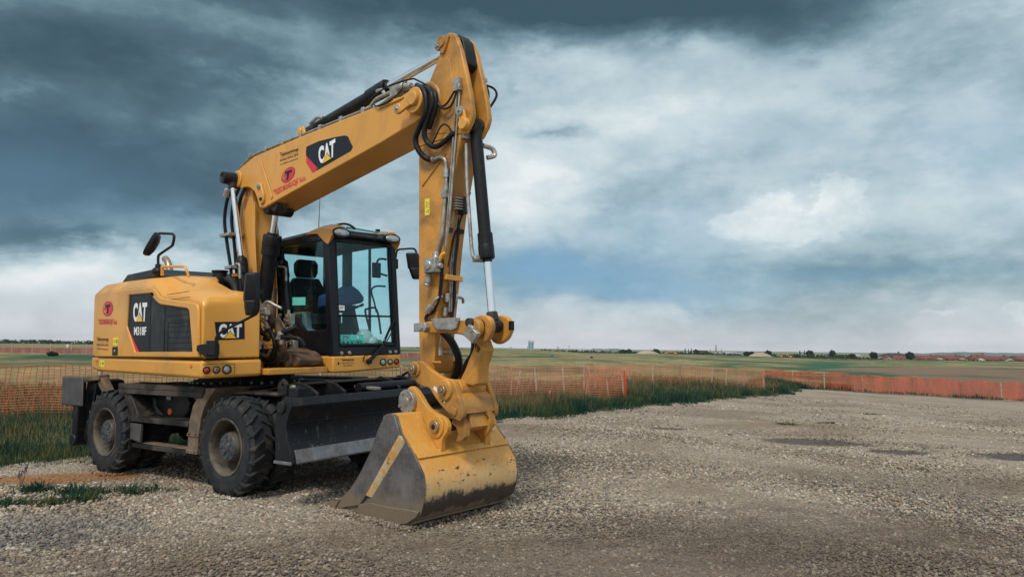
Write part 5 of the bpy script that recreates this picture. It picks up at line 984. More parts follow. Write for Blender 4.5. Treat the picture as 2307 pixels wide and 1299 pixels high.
def manifold(x0, x1, y, z0, z1, lab=None):
    g = MB().box(x0, x1, y - .035, y + .035, z0, z1); mf = part('valve_block', g, M_zinc, bevel=.008, up=True); w_ = x1 - x0
    q = MB().cyl(((x0 + x1) / 2 - w_ * .2, y, z1), ((x0 + x1) / 2 - w_ * .2, y, z1 + .05), .022, .022, 10).cyl(((x0 + x1) / 2 + w_ * .25, y, z0 - .05), ((x0 + x1) / 2 + w_ * .25, y, z0), .026, .026, 10).cyl((x0 - .05, y, (z0 + z1) / 2), (x0, y, (z0 + z1) / 2), .022, .022, 10).cyl(((x0 + x1) / 2, y - .055, z0 + (z1 - z0) * .35), ((x0 + x1) / 2, y - .03, z0 + (z1 - z0) * .35), .018, .018, 6).cyl(((x0 + x1) / 2, y - .05, z0 + (z1 - z0) * .75), ((x0 + x1) / 2, y - .03, z0 + (z1 - z0) * .75), .014, .014, 6)
    for qq in pieces(q): qq.build('fitting', M_zinc, mf)
manifold(1.07, 1.25, -.38, 1.945, 2.035); manifold(.83, .97, .10, 1.85, 1.985); manifold(.95, 1.09, .08, 1.50, 1.65); manifold(1.04, 1.12, -.40, 1.60, 1.66); manifold(1.42, 1.50, -.33, 1.655, 1.705)
for x, z, y in ((1.30, 1.73, -.38), (1.23, 1.80, -.38), (1.22, 1.715, -.35), (1.47, 1.71, -.34), (.90, 1.78, .08)): part('fitting', MB().cyl((x - .03, y, z + .015), (x + .03, y, z - .015), .034, .034, 8), M_zinc, bevel=.003, up=True)
g = MB()
for k, (dx, dy) in enumerate(((0, 0), (.10, .05), (.17, .10))): g.tube([(.10 + dx, -.30 + dy, 3.66), (-.02 + dx, -.31 + dy, 3.50), (-.10 + dx, -.30 + dy, 3.25), (-.06 + dx, -.28 + dy, 2.95), (.02 + dx * .5, -.26 + dy, 2.6), (.04 + dx * .5, -.25 + dy, 2.3)], .022, 10)
hh = part('hose', g, M_hose, up=True)
part('clamp', MB().box(-.14, .14, -.35, -.14, 3.03, 3.07).box(-.04, .14, -.32, -.20, 2.60, 2.64).cyl((.06, -.33, 3.66), (.0, -.33, 3.56), .045, .045, 10), M_zinc, hh, bevel=.004)
part('bracket', MB().box(-.02, .12, -.26, -.10, 2.50, 2.54), M_yel, hh)

# ================= setting =================
CM = cam.matrix_world.copy(); FPX = 1595.0
def ray(px, py):
    """direction through a point given in the photograph's pixels (2307 x 1299)"""
    return CM.to_3x3() @ Vector(((px - 1153.5) / FPX, -(py - 649.5) / FPX, -1))
def atY(px, py, Y):
    d = ray(px, py); k = Y / d.y; return Vector((d.x * k, Y, EYE + d.z * k))
def sky_m(name): pass

# --- terrain sheet
us = np.linspace(-1.9, 1.9, 321); Ys = np.concatenate([np.arange(-14, 24, .35), np.geomspace(24, 290, 60), np.geomspace(296, 3400, 50)])
UU, YY_ = np.meshgrid(us, Ys); XX = UU * (np.maximum(YY_, 0) + 16); ZZ = terrain(XX, YY_)
V = np.stack([XX, YY_, ZZ], -1).reshape(-1, 3); nu = len(us)
ii, jj = np.meshgrid(np.arange(len(Ys) - 1), np.arange(nu - 1), indexing='ij'); a_ = (ii * nu + jj).ravel()
F = np.stack([a_, a_ + 1, a_ + nu + 1, a_ + nu], -1)
def field_mat():
    m, n, b, o = mat('meadow_ground'); P = n.pos(); s = n.new('ShaderNodeSeparateXYZ'); n.l.new(P, s.inputs[0]); X, Y = s.outputs[0], s.outputs[1]
    big = n.noise(n.map(P, (.014, .011, 0)), 1, 5, .6, .8); mid = n.noise(n.map(P, (.045, .035, 0), (5, 3, 0)), 1, 6, .62, .6); fine = n.noise(n.map(P, (.9, 1.8, 0)), 1, 8, .75)
    c = n.ramp(big, [(.42, (.045, .100, .060)), (.455, (.15, .17, .070)), (.50, (.42, .335, .17)), (.545, (.15, .155, .065)), (.58, (.045, .095, .052))])
    c = n.mix(n.ramp(mid, [(.49, 0), (.53, .7)]), c, (.36, .285, .15)); c = n.mix(n.ramp(fine, [(.42, .75), (.56, 0)]), c, (.050, .072, .034))
    # bare brown soil on the right beyond the fence, mown straw strip further out on the left
    def win(v, a, b_, c_, d): return n.math('MULTIPLY', n.ramp(n.math('MULTIPLY_ADD', v, 1 / 400, .25), [(a / 400 + .25, 0), (b_ / 400 + .25, 1)]), n.ramp(n.math('MULTIPLY_ADD', v, 1 / 400, .25), [(c_ / 400 + .25, 1), (d / 400 + .25, 0)]))
    wx = n.math('ADD', X, n.math('MULTIPLY', n.math('SUBTRACT', mid, .5), 40)); wy = n.math('ADD', Y, n.math('MULTIPLY', n.math('SUBTRACT', big, .5), 40))
    soil = n.math('MULTIPLY', n.ramp(n.math('SUBTRACT', n.math('DIVIDE', wx, n.math('MAXIMUM', Y, 10)), .36), [(.12, 0), (.17, 1)]), win(wy, 22, 34, 110, 150))
    c = n.mix(soil, c, n.mix(fine, (.12, .078, .052), (.27, .195, .145)))
    gr = n.math('MULTIPLY', n.ramp(n.math('SUBTRACT', n.math('DIVIDE', wx, n.math('MAXIMUM', Y, 10)), .36), [(.03, 0), (.07, 1), (.12, 1), (.15, 0)]), win(wy, 40, 60, 170, 220))
    c = n.mix(gr, c, (.040, .105, .062))
    dk = n.ramp(n.noise(n.map(P, (.06, .03, 0), (9, 1, 0)), 1, 6, .6), [(.54, 0), (.60, .65)]); c = n.mix(dk, c, (.060, .092, .052))
    n.put(b.inputs['Base Color'], c); b.inputs['Roughness'].default_value = .95; b.inputs['Specular IOR Level'].default_value = .1
    n.put(b.inputs['Normal'], n.bump(n.math('ADD', fine, n.math('MULTIPLY', mid, 2)), .8, .25)); return m
tag(np_mesh('ground', V, F, field_mat(), smooth=True), kind='structure')

# --- gravel lot: its own sheet with a ragged far edge
edge_pts = np.array([(-40, 8.2), (-9, 8.9), (-6.9, 9.7), (-6.4, 10.6), (-5, 11.3), (-3.2, 12.6), (-1.8, 14.2), (-.3, 15.6), (.83, 16.6), (2.15, 18.6), (4.3, 20.8), (8.9, 26.4), (12, 31), (14.4, 36), (17.3, 37.2), (27.4, 37.6), (60, 38)])
def lot_edge(X): 
    y = np.interp(X, edge_pts[:, 0], edge_pts[:, 1])
    return y + .30 * np.sin(X * 2.3 + 1) * np.sin(X * .9) + .24 * np.sin(X * 5.3) * np.sin(X * 1.7 + 1) + .14 * np.sin(X * 13.1 + 2) + .07 * np.sin(X * 41)
Xs = np.concatenate([np.arange(-26, -14, .4), np.arange(-14, 18, .08), np.arange(18, 56, .3)]); T_ = np.linspace(0, 1, 90) ** .85
XG, TG = np.meshgrid(Xs, T_); YG = -12 + TG * (lot_edge(XG) + 12); ZG = terrain(XG, YG) + .012 + .012 * np.sin(XG * 1.3 + YG * .7) * np.sin(YG * 1.1)
V = np.stack([XG, YG, ZG], -1).reshape(-1, 3); nu = len(Xs)
ii, jj = np.meshgrid(np.arange(len(T_) - 1), np.arange(nu - 1), indexing='ij'); a_ = (ii * nu + jj).ravel()
F = np.stack([a_, a_ + 1, a_ + nu + 1, a_ + nu], -1)
PATCH = [(1.0, 4.6, 8.5, 2.3, (.135, .10, .078), .74), (6.5, 6.6, 3.5, 1.4, (.12, .095, .078), .55),  # x, y, half width, half depth, colour, strength: vignette darkening painted on the near gravel (first), broad brown tints, stains, spilt soil and a patch of tarmac
    (5.36, 12.72, 1.05, .62, (.080, .066, .062), .85), (6.27, 11.59, .55, .36, (.080, .066, .062), .85), (8.15, 11.2, .95, .62, (.10, .095, .095), 1.0), (3.11, 14.35, .42, .30, (.065, .048, .035), .8),
    (-5.55, 8.85, 1.15, .36, (.36, .17, .055), .9), (-4.2, 6.35, 1.3, .75, (.14, .145, .165), .7), (-1.3, 9.6, 2.4, 2.2, (.12, .095, .075), .45), (6.2, 15.6, 2.0, .8, (.30, .22, .15), .6), (9.5, 15.2, 1.6, .5, (.28, .21, .15), .55),
    (2.4, 6.0, 2.6, 1.3, (.12, .095, .078), .5), (4.8, 8.4, 2.2, 1.2, (.14, .112, .090), .5), (20, 36.6, 9, .9, (.12, .085, .06), .9), (8.5, 9.0, 2.2, 1.0, (.14, .11, .09), .4), (3.6, 22.0, .6, .35, (.05, .04, .03), .8)]
def gravel_colour(n, rnd, P, stones=False):
    c = n.ramp(rnd, [(0, (.12, .115, .11)), (.13, (.34, .305, .26)), (.32, (.47, .40, .31)), (.50, (.21, .19, .175)), (.66, (.57, .49, .39)), (.77, (.36, .28, .20)), (.87, (.68, .62, .53)), (.95, (.36, .23, .14)), (1, (.15, .16, .175))], 'CONSTANT' if stones else 'LINEAR')
    d = n.noise(n.map(P, (.30, .42, 0)), 1, 8, .68, .8); c = n.mix(n.ramp(d, [(.38, .8), (.48, .3), (.58, 0)]), c, n.mix(rnd, (.19, .145, .110), (.31, .25, .195)))
    s = n.new('ShaderNodeSeparateXYZ'); n.l.new(P, s.inputs[0])
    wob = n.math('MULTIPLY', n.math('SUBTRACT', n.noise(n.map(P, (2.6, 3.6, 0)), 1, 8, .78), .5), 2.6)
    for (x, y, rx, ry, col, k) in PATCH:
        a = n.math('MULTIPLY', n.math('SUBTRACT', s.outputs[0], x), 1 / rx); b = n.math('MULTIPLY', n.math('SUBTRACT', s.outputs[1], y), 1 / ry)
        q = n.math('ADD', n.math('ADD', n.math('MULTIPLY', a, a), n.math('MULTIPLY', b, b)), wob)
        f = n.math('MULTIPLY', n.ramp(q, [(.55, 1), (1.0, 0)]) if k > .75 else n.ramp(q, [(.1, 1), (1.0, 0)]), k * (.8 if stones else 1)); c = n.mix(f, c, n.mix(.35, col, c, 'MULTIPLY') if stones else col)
    return c
def lot_mat():
    m, n, b, o = mat('gravel'); P = n.pos()
    v1 = n.new('ShaderNodeTexVoronoi'); n.put(v1.inputs['Vector'], n.map(P, (1, 1, 1))); v1.inputs['Scale'].default_value = 52; v1.inputs['Randomness'].default_value = 1
    v2 = n.new('ShaderNodeTexVoronoi'); n.put(v2.inputs['Vector'], P); v2.inputs['Scale'].default_value = 24
    sc = n.new('ShaderNodeSeparateColor'); n.l.new(v1.outputs['Color'], sc.inputs[0]); sc2 = n.new('ShaderNodeSeparateColor'); n.l.new(v2.outputs['Color'], sc2.inputs[0])
    rnd = n.math('MULTIPLY_ADD', sc2.outputs[1], .35, n.math('MULTIPLY', sc.outputs[0], .65))
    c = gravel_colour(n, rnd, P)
    c = n.mix(1, c, (.93, .90, .87), 'MULTIPLY'); gap = n.ramp(v1.outputs['Distance'], [(.45, 0), (.85, .55)]); c = n.mix(gap, c, (.09, .07, .055))
    n.put(b.inputs['Base Color'], c); b.inputs['Roughness'].default_value = .9; b.inputs['Specular IOR Level'].default_value = .2
    h = n.math('ADD', n.math('MULTIPLY', v1.outputs['Distance'], -1), n.math('MULTIPLY', v2.outputs['Distance'], -1.2))
    n.put(b.inputs['Normal'], n.bump(h, .8, .018)); return m
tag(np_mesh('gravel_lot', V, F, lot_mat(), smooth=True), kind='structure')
def stone_mat():
    m, n, b, o = mat('stones'); g = n.new('ShaderNodeNewGeometry'); P = g.outputs['Position']
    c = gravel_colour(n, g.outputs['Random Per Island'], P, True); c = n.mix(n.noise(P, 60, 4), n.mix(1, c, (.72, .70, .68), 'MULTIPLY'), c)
    n.put(b.inputs['Base Color'], c); b.inputs['Roughness'].default_value = .85; b.inputs['Specular IOR Level'].default_value = .25; return m
M_stone = stone_mat()
ph = (1 + 5 ** .5) / 2
ICO = np.array([(-1, ph, 0), (1, ph, 0), (-1, -ph, 0), (1, -ph, 0), (0, -1, ph), (0, 1, ph), (0, -1, -ph), (0, 1, -ph), (ph, 0, -1), (ph, 0, 1), (-ph, 0, -1), (-ph, 0, 1)]) / 1.9
ICF = np.array([(0, 11, 5), (0, 5, 1), (0, 1, 7), (0, 7, 10), (0, 10, 11), (1, 5, 9), (5, 11, 4), (11, 10, 2), (10, 7, 6), (7, 1, 8), (3, 9, 4), (3, 4, 2), (3, 2, 6), (3, 6, 8), (3, 8, 9), (4, 9, 5), (2, 4, 11), (6, 2, 10), (8, 6, 7), (9, 8, 1)])
def rocks(x, y, size, flat=.78):
    n = len(x); v = np.repeat(ICO[None], n, 0) * (1 + RNG.uniform(-.28, .28, (n, 12, 1)))
    v = v * (size[:, None, None] * np.stack([RNG.uniform(.75, 1.5, n), RNG.uniform(.6, 1.05, n), RNG.uniform(flat * .6, flat * 1.3, n)], 1)[:, None, :])
    t = RNG.normal(0, .35, n); ct, st_ = np.cos(t), np.sin(t); v = np.stack([v[..., 0], v[..., 1] * ct[:, None] - v[..., 2] * st_[:, None], v[..., 1] * st_[:, None] + v[..., 2] * ct[:, None]], -1)
    t = RNG.uniform(0, 6.28, n); ct, st_ = np.cos(t), np.sin(t); v = np.stack([v[..., 0] * ct[:, None] - v[..., 1] * st_[:, None], v[..., 0] * st_[:, None] + v[..., 1] * ct[:, None], v[..., 2]], -1)
    v += np.stack([x, y, terrain(x, y) + .014 + size * .12], -1)[:, None, :]
    f = ICF[None] + (np.arange(n) * 12)[:, None, None]; return v.reshape(-1, 3), f.reshape(-1, 3)
def scatter(n, y0, y1, half=.80, pw=1.0):
    y = y0 + (y1 - y0) * RNG.uniform(0, 1, n) ** pw; x = RNG.uniform(-1, 1, n) * (y * half + .8); return x, y
def coarse(x, y):       # the gravel is coarser in drifts on the left and in a few bands, finer and trodden in elsewhere
    return .55 + .45 * np.sin(x * .55 + .8 * np.sin(y * .6) + 2.2) * np.sin(y * .8 + .7 * np.sin(x * .5) + .5)
parts_v, parts_f, off = [], [], 0
for n_, y0, y1, s0, s1 in ((70000, 3.8, 7.0, .005, .020), (56000, 6.5, 10.5, .007, .022), (36000, 10, 17, .010, .024), (14000, 16, 27, .015, .032), (700, 4, 14, .018, .030)):
    x, y = scatter(n_, y0, y1); keep = (y < lot_edge(x) - .05) & (RNG.uniform(0, 1, n_) < .35 + .65 * np.clip(coarse(x, y), 0, 1))
    for (px_, py_, rx, ry, _, k) in (PATCH[2], PATCH[3], PATCH[4], PATCH[6]): keep &= (((x - px_) / rx) ** 2 + ((y - py_) / ry) ** 2 > .75) | (RNG.uniform(0, 1, n_) < .45)
    x, y = x[keep], y[keep]; size = s0 + (s1 - s0) * RNG.beta(1.6, 3.2, len(x)) * (.75 + .7 * np.clip(coarse(x, y), 0, 1) + .35 * (x < -1))
    v, f = rocks(x, y, size); parts_v.append(v); parts_f.append(f + off); off += len(v)
# stones heaped where the bucket and the tyres press into the lot
for (x0, y0, x1, y1, n_, sp, Mx) in [(2.9, -.63, 4.15, -.62, 900, .035, MW), (4.12, -.60, 4.16, .6, 700, .035, MW), (2.55, -.6, 2.8, .6, 350, .05, MW)] + [(wx - .22, wy, wx + .22, wy, 260, .03, EX.matrix_world) for wx in (1.5, -1.15) for wy in (-1.29, -.98, -.64)] + [(wx + .24, wy - .12, wx + .26, wy + .12, 160, .03, EX.matrix_world) for wx in (1.5, -1.15) for wy in (-1.14, -.80)]:
    t_ = RNG.uniform(0, 1, n_); q = np.array([list(Mx @ Vector((x0 + (x1 - x0) * t, y0 + (y1 - y0) * t, 0))) for t in t_]); x = q[:, 0] + RNG.normal(0, sp, n_); y = q[:, 1] + RNG.normal(0, sp, n_)
    v, f = rocks(x, y, RNG.uniform(.006, .018, n_)); v[:, 2] += np.repeat(RNG.uniform(0, .022, n_), 12); parts_v.append(v); parts_f.append(f + off); off += len(v)
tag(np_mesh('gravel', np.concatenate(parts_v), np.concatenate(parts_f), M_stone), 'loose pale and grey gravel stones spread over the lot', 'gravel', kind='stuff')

# --- grasses
def grass_mat(name, cols, tip, seed=0):
    m, n, b, o = mat(name); g = n.new('ShaderNodeNewGeometry'); P = g.outputs['Position']
    r = n.math('ADD', n.math('MULTIPLY', g.outputs['Random Per Island'], .42), n.math('MULTIPLY_ADD', n.math('SUBTRACT', n.noise(n.map(P, (.9, .9, .2), (seed, 0, 0)), 1, 4), .5), 1.5, .29))
    c = n.ramp(r, [(.2 + .6 * i / (len(cols) - 1), x) for i, x in enumerate(cols)])
    n.put(b.inputs['Base Color'], c); b.inputs['Roughness'].default_value = .7; b.inputs['Specular IOR Level'].default_value = .15
    t = n.new('ShaderNodeBsdfTranslucent'); n.put(t.inputs[0], c); mx_ = n.new('ShaderNodeMixShader'); mx_.inputs[0].default_value = .25
    n.l.new(b.outputs[0], mx_.inputs[1]); n.l.new(t.outputs[0], mx_.inputs[2]); n.l.new(mx_.outputs[0], o.inputs[0]); return m
M_gr = grass_mat('green_grass', [(.010, .042, .038), (.018, .062, .048), (.035, .080, .042), (.075, .10, .045), (.15, .14, .060)], 0)
M_dry = grass_mat('dry_grass', [(.055, .075, .030), (.13, .105, .045), (.22, .165, .075), (.30, .235, .12), (.13, .065, .045)], 0, 4)
def blades(x, y, h, wd, lean=.35):
    n = len(x); a = RNG.uniform(0, 6.28, n); la = RNG.uniform(0, 6.28, n); l = np.abs(RNG.normal(0, lean, n)) * h
    z = terrain(x, y); B = np.stack([x, y, z], -1); wv = np.stack([np.cos(a), np.sin(a), np.zeros(n)], -1) * wd[:, None]; L = np.stack([np.cos(la) * l, np.sin(la) * l, np.zeros(n)], -1)
    up = lambda k: np.stack([np.zeros(n), np.zeros(n), h * k], -1)
    v = np.stack([B - wv, B + wv, B + L * .3 - wv * .8 + up(.55), B + L * .3 + wv * .8 + up(.55), B + L + up(.98)], 1)
    f = np.array([(0, 1, 3), (0, 3, 2), (2, 3, 4)])[None] + (np.arange(n) * 5)[:, None, None]; return v.reshape(-1, 3), f.reshape(-1, 3)
def clump_field(n, x0, x1, lo, hi, cl=14, sp=.10):
    """tufts: points gathered round clump centres between the curves lo(x) and hi(x)"""
    k = max(1, n // cl); cx_ = RNG.uniform(x0, x1, k); cy_ = lo(cx_) + (hi(cx_) - lo(cx_)) * RNG.uniform(0, 1, k)
    x = np.repeat(cx_, cl) + RNG.normal(0, sp, k * cl); y = np.repeat(cy_, cl) + RNG.normal(0, sp, k * cl); hh = np.repeat(RNG.uniform(.55, 1.25, k), cl); return x, y, hh
EX_XY = np.array([-3.4, 9.5])
fence_y = lambda X: np.interp(X, [-16, -11, -9.6, -7.9, -4.8, -.95, .7, 2.1, 3.3, 4, 10.3, 15, 17, 28], [15.2, 15.3, 15.5, 16, 18, 19.5, 20, 20.3, 20.5, 27, 29, 42, 38, 38])
gv, gf, off = [], [], 0; dv, df, off2 = [], [], 0
def put_g(x, y, h, wd, lean, dry):
    global off, off2
    v, f = blades(x, y, h, wd, lean)
    if dry: dv.append(v); df.append(f + off2); off2 += len(v)
    else: gv.append(v); gf.append(f + off); off += len(v)
for n_, x0, x1, lo, hi, h0, w0, dry, cl, sp in (
    (7000, -11, -4.6, lambda X: lot_edge(X) - .75, lambda X: lot_edge(X) + .1, .075, .006, 0, 22, .06), (7000, -4.6, 6, lambda X: lot_edge(X) - .8, lambda X: lot_edge(X) + .1, .085, .008, 0, 24, .08), (4000, 5, 14, lambda X: lot_edge(X) - .9, lambda X: lot_edge(X) + .1, .09, .010, 0, 24, .12),
    (30000, -13, -4.6, lambda X: lot_edge(X) - .1, lambda X: lot_edge(X) + 1.9, .17, .006, 0, 16, .10), (34000, -13.5, -4.6, lambda X: lot_edge(X) + 1.0, lambda X: fence_y(X) + .5, .15, .006, 0, 12, .14), (12000, -13.5, -4.6, lambda X: lot_edge(X) + 1.2, lambda X: fence_y(X) + 1, .22, .004, 1, 8, .2),
    (34000, -4.8, 4.3, lambda X: lot_edge(X) - .15, lambda X: lot_edge(X) + 1.7, .26, .008, 0, 16, .12), (16000, -4.8, 4.0, lambda X: lot_edge(X) + .8, lambda X: fence_y(X) + .3, .36, .008, 0, 12, .16), (24000, -4.8, 3.6, lambda X: lot_edge(X) + .9, lambda X: fence_y(X) + .6, .46, .006, 1, 8, .22),
    (30000, 3.4, 15, lambda X: lot_edge(X) - .2, lambda X: lot_edge(X) + 2.4, .30, .012, 0, 16, .16), (14000, 3.4, 15, lambda X: lot_edge(X) + 1.5, lambda X: fence_y(X) + 1, .42, .010, 0, 10, .2), (16000, 3.2, 13, lambda X: lot_edge(X) + 1.2, lambda X: fence_y(X) + 1, .42, .009, 1, 8, .3),
    (20000, -22, 10, lambda X: fence_y(X) + .2, lambda X: fence_y(X) + 9, .34, .012, 1, 8, .4), (9000, -22, 12, lambda X: fence_y(X) + .2, lambda X: fence_y(X) + 9, .26, .014, 0, 10, .4),
    (1500, 14, 40, lambda X: 37.3 + 0 * X, lambda X: 38 + 0 * X, .2, .02, 0, 8, .2)):
    x, y, hh = clump_field(n_, x0, x1, lo, hi, cl, sp); k = (y > lot_edge(x) - (.9 if h0 < .1 else .35)) | (y > 38); pat = .62 + .55 * np.sin(x * 1.3 + 2 * np.sin(y * .9)) * np.sin(y * 1.1 + x * .4); k &= RNG.uniform(0, 1, len(x)) < np.clip(pat + (.25 if dry else .35), .12, 1); hh = hh * np.clip(.55 + .5 * pat, .45, 1.2)
    x, y, hh = x[k], y[k], hh[k]; put_g(x, y, h0 * hh * RNG.uniform(.6, 1.3, len(x)), w0 * RNG.uniform(.6, 1.3, len(x)), .4 if not dry else .25, dry)
# seed heads on the dry stems
tag(np_mesh('grass', np.concatenate(gv), np.concatenate(gf), M_gr), 'dark green tufted grass along the edge of the gravel lot', 'grass', kind='stuff')
tag(np_mesh('dry_grass', np.concatenate(dv), np.concatenate(df), M_dry), 'tall straw coloured grass stems standing around the orange net fences', 'dry grass', kind='stuff')
# small weed clumps that have pushed up through the gravel
def weed(name, x, y, rx, ry, n_, h, m, label, rz=0, cat='weed', wd=.006, group=None):
    a = RNG.uniform(0, 6.28, n_); r = RNG.uniform(0, 1, n_) ** .6; u = r * np.cos(a) * rx; v_ = r * np.sin(a) * ry
    X = x + u * math.cos(rz) - v_ * math.sin(rz); Y = y + u * math.sin(rz) + v_ * math.cos(rz)
    k = max(2, n_ // 26); ci = RNG.integers(0, k, n_); cu, cv = X[:k].copy(), Y[:k].copy(); s_ = .045 if n_ > 100 else .03; ch_ = RNG.uniform(.4, 1.2, k)[ci]
    X, Y = cu[ci] + RNG.normal(0, s_, n_), cv[ci] + RNG.normal(0, s_ * .8, n_)
    v, f = blades(X, Y, h * ch_ * RNG.uniform(.4, 1.2, n_), wd * RNG.uniform(.7, 1.5, n_), 1.1); o = np_mesh(name, v, f, m); return tag(o, label, cat, group)
def gp(px, py):
    d = ray(px, py); k = (0 - EYE) / d.z
    for _ in range(6): k = (tz(d.x * k, d.y * k) - EYE) / d.z
    return d.x * k, d.y * k
for nm, px, py, rx, ry, n_, h, lab in (
    ('weed', 262, 1112, .62, .16, 900, .11, 'long dark green weed strip on the gravel before the rear wheels'), ('weed', 178, 1130, .24, .10, 380, .12, 'round dark green weed tuft at the left end of the weed strip'), ('weed', 75, 1108, .20, .10, 300, .13, 'dark green weed tuft beside the orange soil, at the foot of purple stalks'),
    ('weed', 20, 1140, .42, .14, 420, .10, 'flat green weed patch at the left edge of the picture'), ('weed', 106, 1138, .10, .06, 120, .14, 'small upright weed between the two left weed patches'), ('weed', 1562, 1141, .10, .05, 110, .035, 'lone dark weed flat on the bare gravel right of the bucket'),
    ('weed', 1765, 957, .24, .16, 160, .06, 'green weed patch beyond the dark stain on the right of the lot'), ('weed', 1850, 953, .34, .14, 150, .05, 'thin scattered weed patch far out on the right of the lot'), ('weed', 1960, 934, .30, .16, 110, .05, 'short dark weed patch nearest the long orange fence'), ('weed', 1640, 981, .10, .08, 60, .05, 'tiny green weed left of the dark stain'),
    ('weed', 290, 1066, .08, .05, 60, .07, 'small weed by the foot of the rear wheel'), ('weed', 1885, 876, .9, .5, 500, .40, 'green weed clump at the foot of the long orange fence')):
    x, y = gp(px, py); weed(nm, x, y, rx, ry, n_, h, M_gr, lab, wd=.006 if py > 1000 else .012)
def stalk_plant(name, px, py, stems, h, mstem, mhead, label, head=.018, spread=.08):
    x, y = gp(px, py); g = MB(); hd = MB()
    for _ in range(stems):
        a = random.uniform(0, 6.28); l = random.uniform(.02, spread); b = Vector((x, y, tz(x, y))); t = b + Vector((math.cos(a) * l, math.sin(a) * l, h * random.uniform(.6, 1)))
        g.tube([b, (b + t) / 2 + Vector((.01, 0, 0)), t], .0022, 4, sub=2)
        for k in range(7): hd.ball(t - (t - b) * k * .05 + Vector((random.uniform(-1, 1), random.uniform(-1, 1), 0)) * head * .4, head * .45, seg=5)
    o = g.build(name, mstem); hd.build('flower_head', mhead, o); return tag(o, label, 'plant')
M_stalk = plain('dry_stalk', (.10, .07, .05), .8); M_purp = plain('purple_flower', (.16, .09, .15), .8); M_wfl = plain('white_flower', (.6, .58, .45), .8)
stalk_plant('purple_weed', 45, 1100, 6, .30, M_stalk, M_purp, 'weed with purple flower spikes at the left beside the orange soil')
stalk_plant('daisy_plant', 255, 1068, 9, .22, M_stalk, M_wfl, 'thin plant with tiny white flowers in front of the outer rear wheel', .012, .2)

# --- orange net fences
def netmat(name, col, rough=.6):
    m, n, b, o = mat(name); c = n.mix(n.ramp(n.noise(n.map(n.pos(), (1, 1, .3)), 2.2, 6, .7), [(.3, 0), (.7, 1)]), tuple(v * .55 for v in col), tuple(min(1, v * 1.2) for v in col)); n.put(b.inputs['Base Color'], c); b.inputs['Roughness'].default_value = rough
    t = n.new('ShaderNodeBsdfTranslucent'); n.put(t.inputs[0], c); x = n.new('ShaderNodeMixShader'); x.inputs[0].default_value = .3; n.l.new(b.outputs[0], x.inputs[1]); n.l.new(t.outputs[0], x.inputs[2]); n.l.new(x.outputs[0], o.inputs[0]); return m
M_netr = netmat('net_red_orange', (.70, .075, .035)); M_neto = netmat('net_pale_orange', (.68, .26, .12)); M_nets = netmat('net_salmon', (.72, .27, .17)); M_netd = netmat('net_deep_orange', (.74, .125, .055)); M_pink = netmat('net_dusty_pink', (.42, .17, .15))
def fence(label, pts, dv_, dh, wv_, wh, mv, mh, posts, ph_=.06, group='orange plastic net fences', cat='fence', sag=.02, extra=0, seed=1, pm=None):
    """pts: (x, y, top height above the ground); posts: (fraction along, height over the net, lean)"""
    rg = np.random.default_rng(seed); P = np.array(pts, float); seg = np.hypot(np.diff(P[:, 0]), np.diff(P[:, 1])); S_ = np.concatenate([[0], np.cumsum(seg)]); Ltot = S_[-1]
    f3 = lambda s: (np.interp(s, S_, P[:, 0]), np.interp(s, S_, P[:, 1]), np.interp(s, S_, P[:, 2]))
    root = empty('net_fence', (P[0, 0], P[0, 1], tz(P[0, 0], P[0, 1]))); tag(root, label, cat, group)
    base = np.array(root.location); n_h = int(round(P[:, 2].mean() / dh)); sag = sag * 1.35; ns = max(2, int(Ltot / .25))
    def pt(s, t):   # t 0..1 up the net
        x, y, h = f3(s); w_ = sag * np.sin(s * 2.2 + seed) + sag * .6 * np.sin(s * 5.1 + t * 2); return np.stack([x + w_ * .6, y + w_, terrain(x, y) + .02 + t * (h - .02) + sag * .6 * np.sin(s * 3.3 + seed)], -1) - base
    ss = np.linspace(0, Ltot, ns + 1); V_, F_ = [], []; o_ = 0
    for i in range(n_h + 1):
        t = np.full(ns + 1, i / n_h) + rg.normal(0, .003, ns + 1); a = pt(ss, t); wz = np.array([0, 0, wh / 2 * (1.5 if i == n_h else 1)]); V_ += [a - wz, a + wz]; k = np.arange(ns) + o_
        F_.append(np.stack([k, k + 1, k + ns + 2, k + ns + 1], -1)); o_ += 2 * (ns + 1)
    net = np_mesh('net', np.concatenate(V_), np.concatenate(F_), mh, root)
    V_, F_ = [], []; o_ = 0; nc = int(Ltot / dv_); m_ = 9
    for j in range(nc + 1):
        s = j * Ltot / nc + rg.normal(0, dv_ * .05); tt = np.linspace(0, 1, m_); sl = s + rg.normal(0, dv_ * .06, m_) + .04 * (1 - tt) * np.sin(j * .21 + seed); a = pt(sl, tt)
        x, y, _ = f3(np.array([s, min(s + .1, Ltot)])); d = np.array([x[1] - x[0] + 1e-6, y[1] - y[0], 0]); d /= np.linalg.norm(d); w_ = d * wv_ / 2; V_ += [a - w_, a + w_]; k = np.arange(m_ - 1) + o_
        F_.append(np.stack([k, k + 1, k + m_ + 1, k + m_], -1)); o_ += 2 * m_
    np_mesh('strands', np.concatenate(V_) + np.array([0, -.004, 0]), np.concatenate(F_), mv, root)
    for fr_, ov, lean in posts:
        s = fr_ * Ltot; x, y, h = f3(np.array([s])); x, y, h = float(x[0]), float(y[0]) + .03, float(h[0]); z = tz(x, y)
        MB().bar((x - base[0] - lean * .3, y - base[1], z - .1 - base[2]), (x - base[0] + lean, y - base[1], z + h + ov - base[2]), ph_, ph_ * .8).build('post', pm or M_wood, root, bevel=.004)
    return root
X_ = lambda px, py, Y: tuple(atY(px, py, Y))[:2]
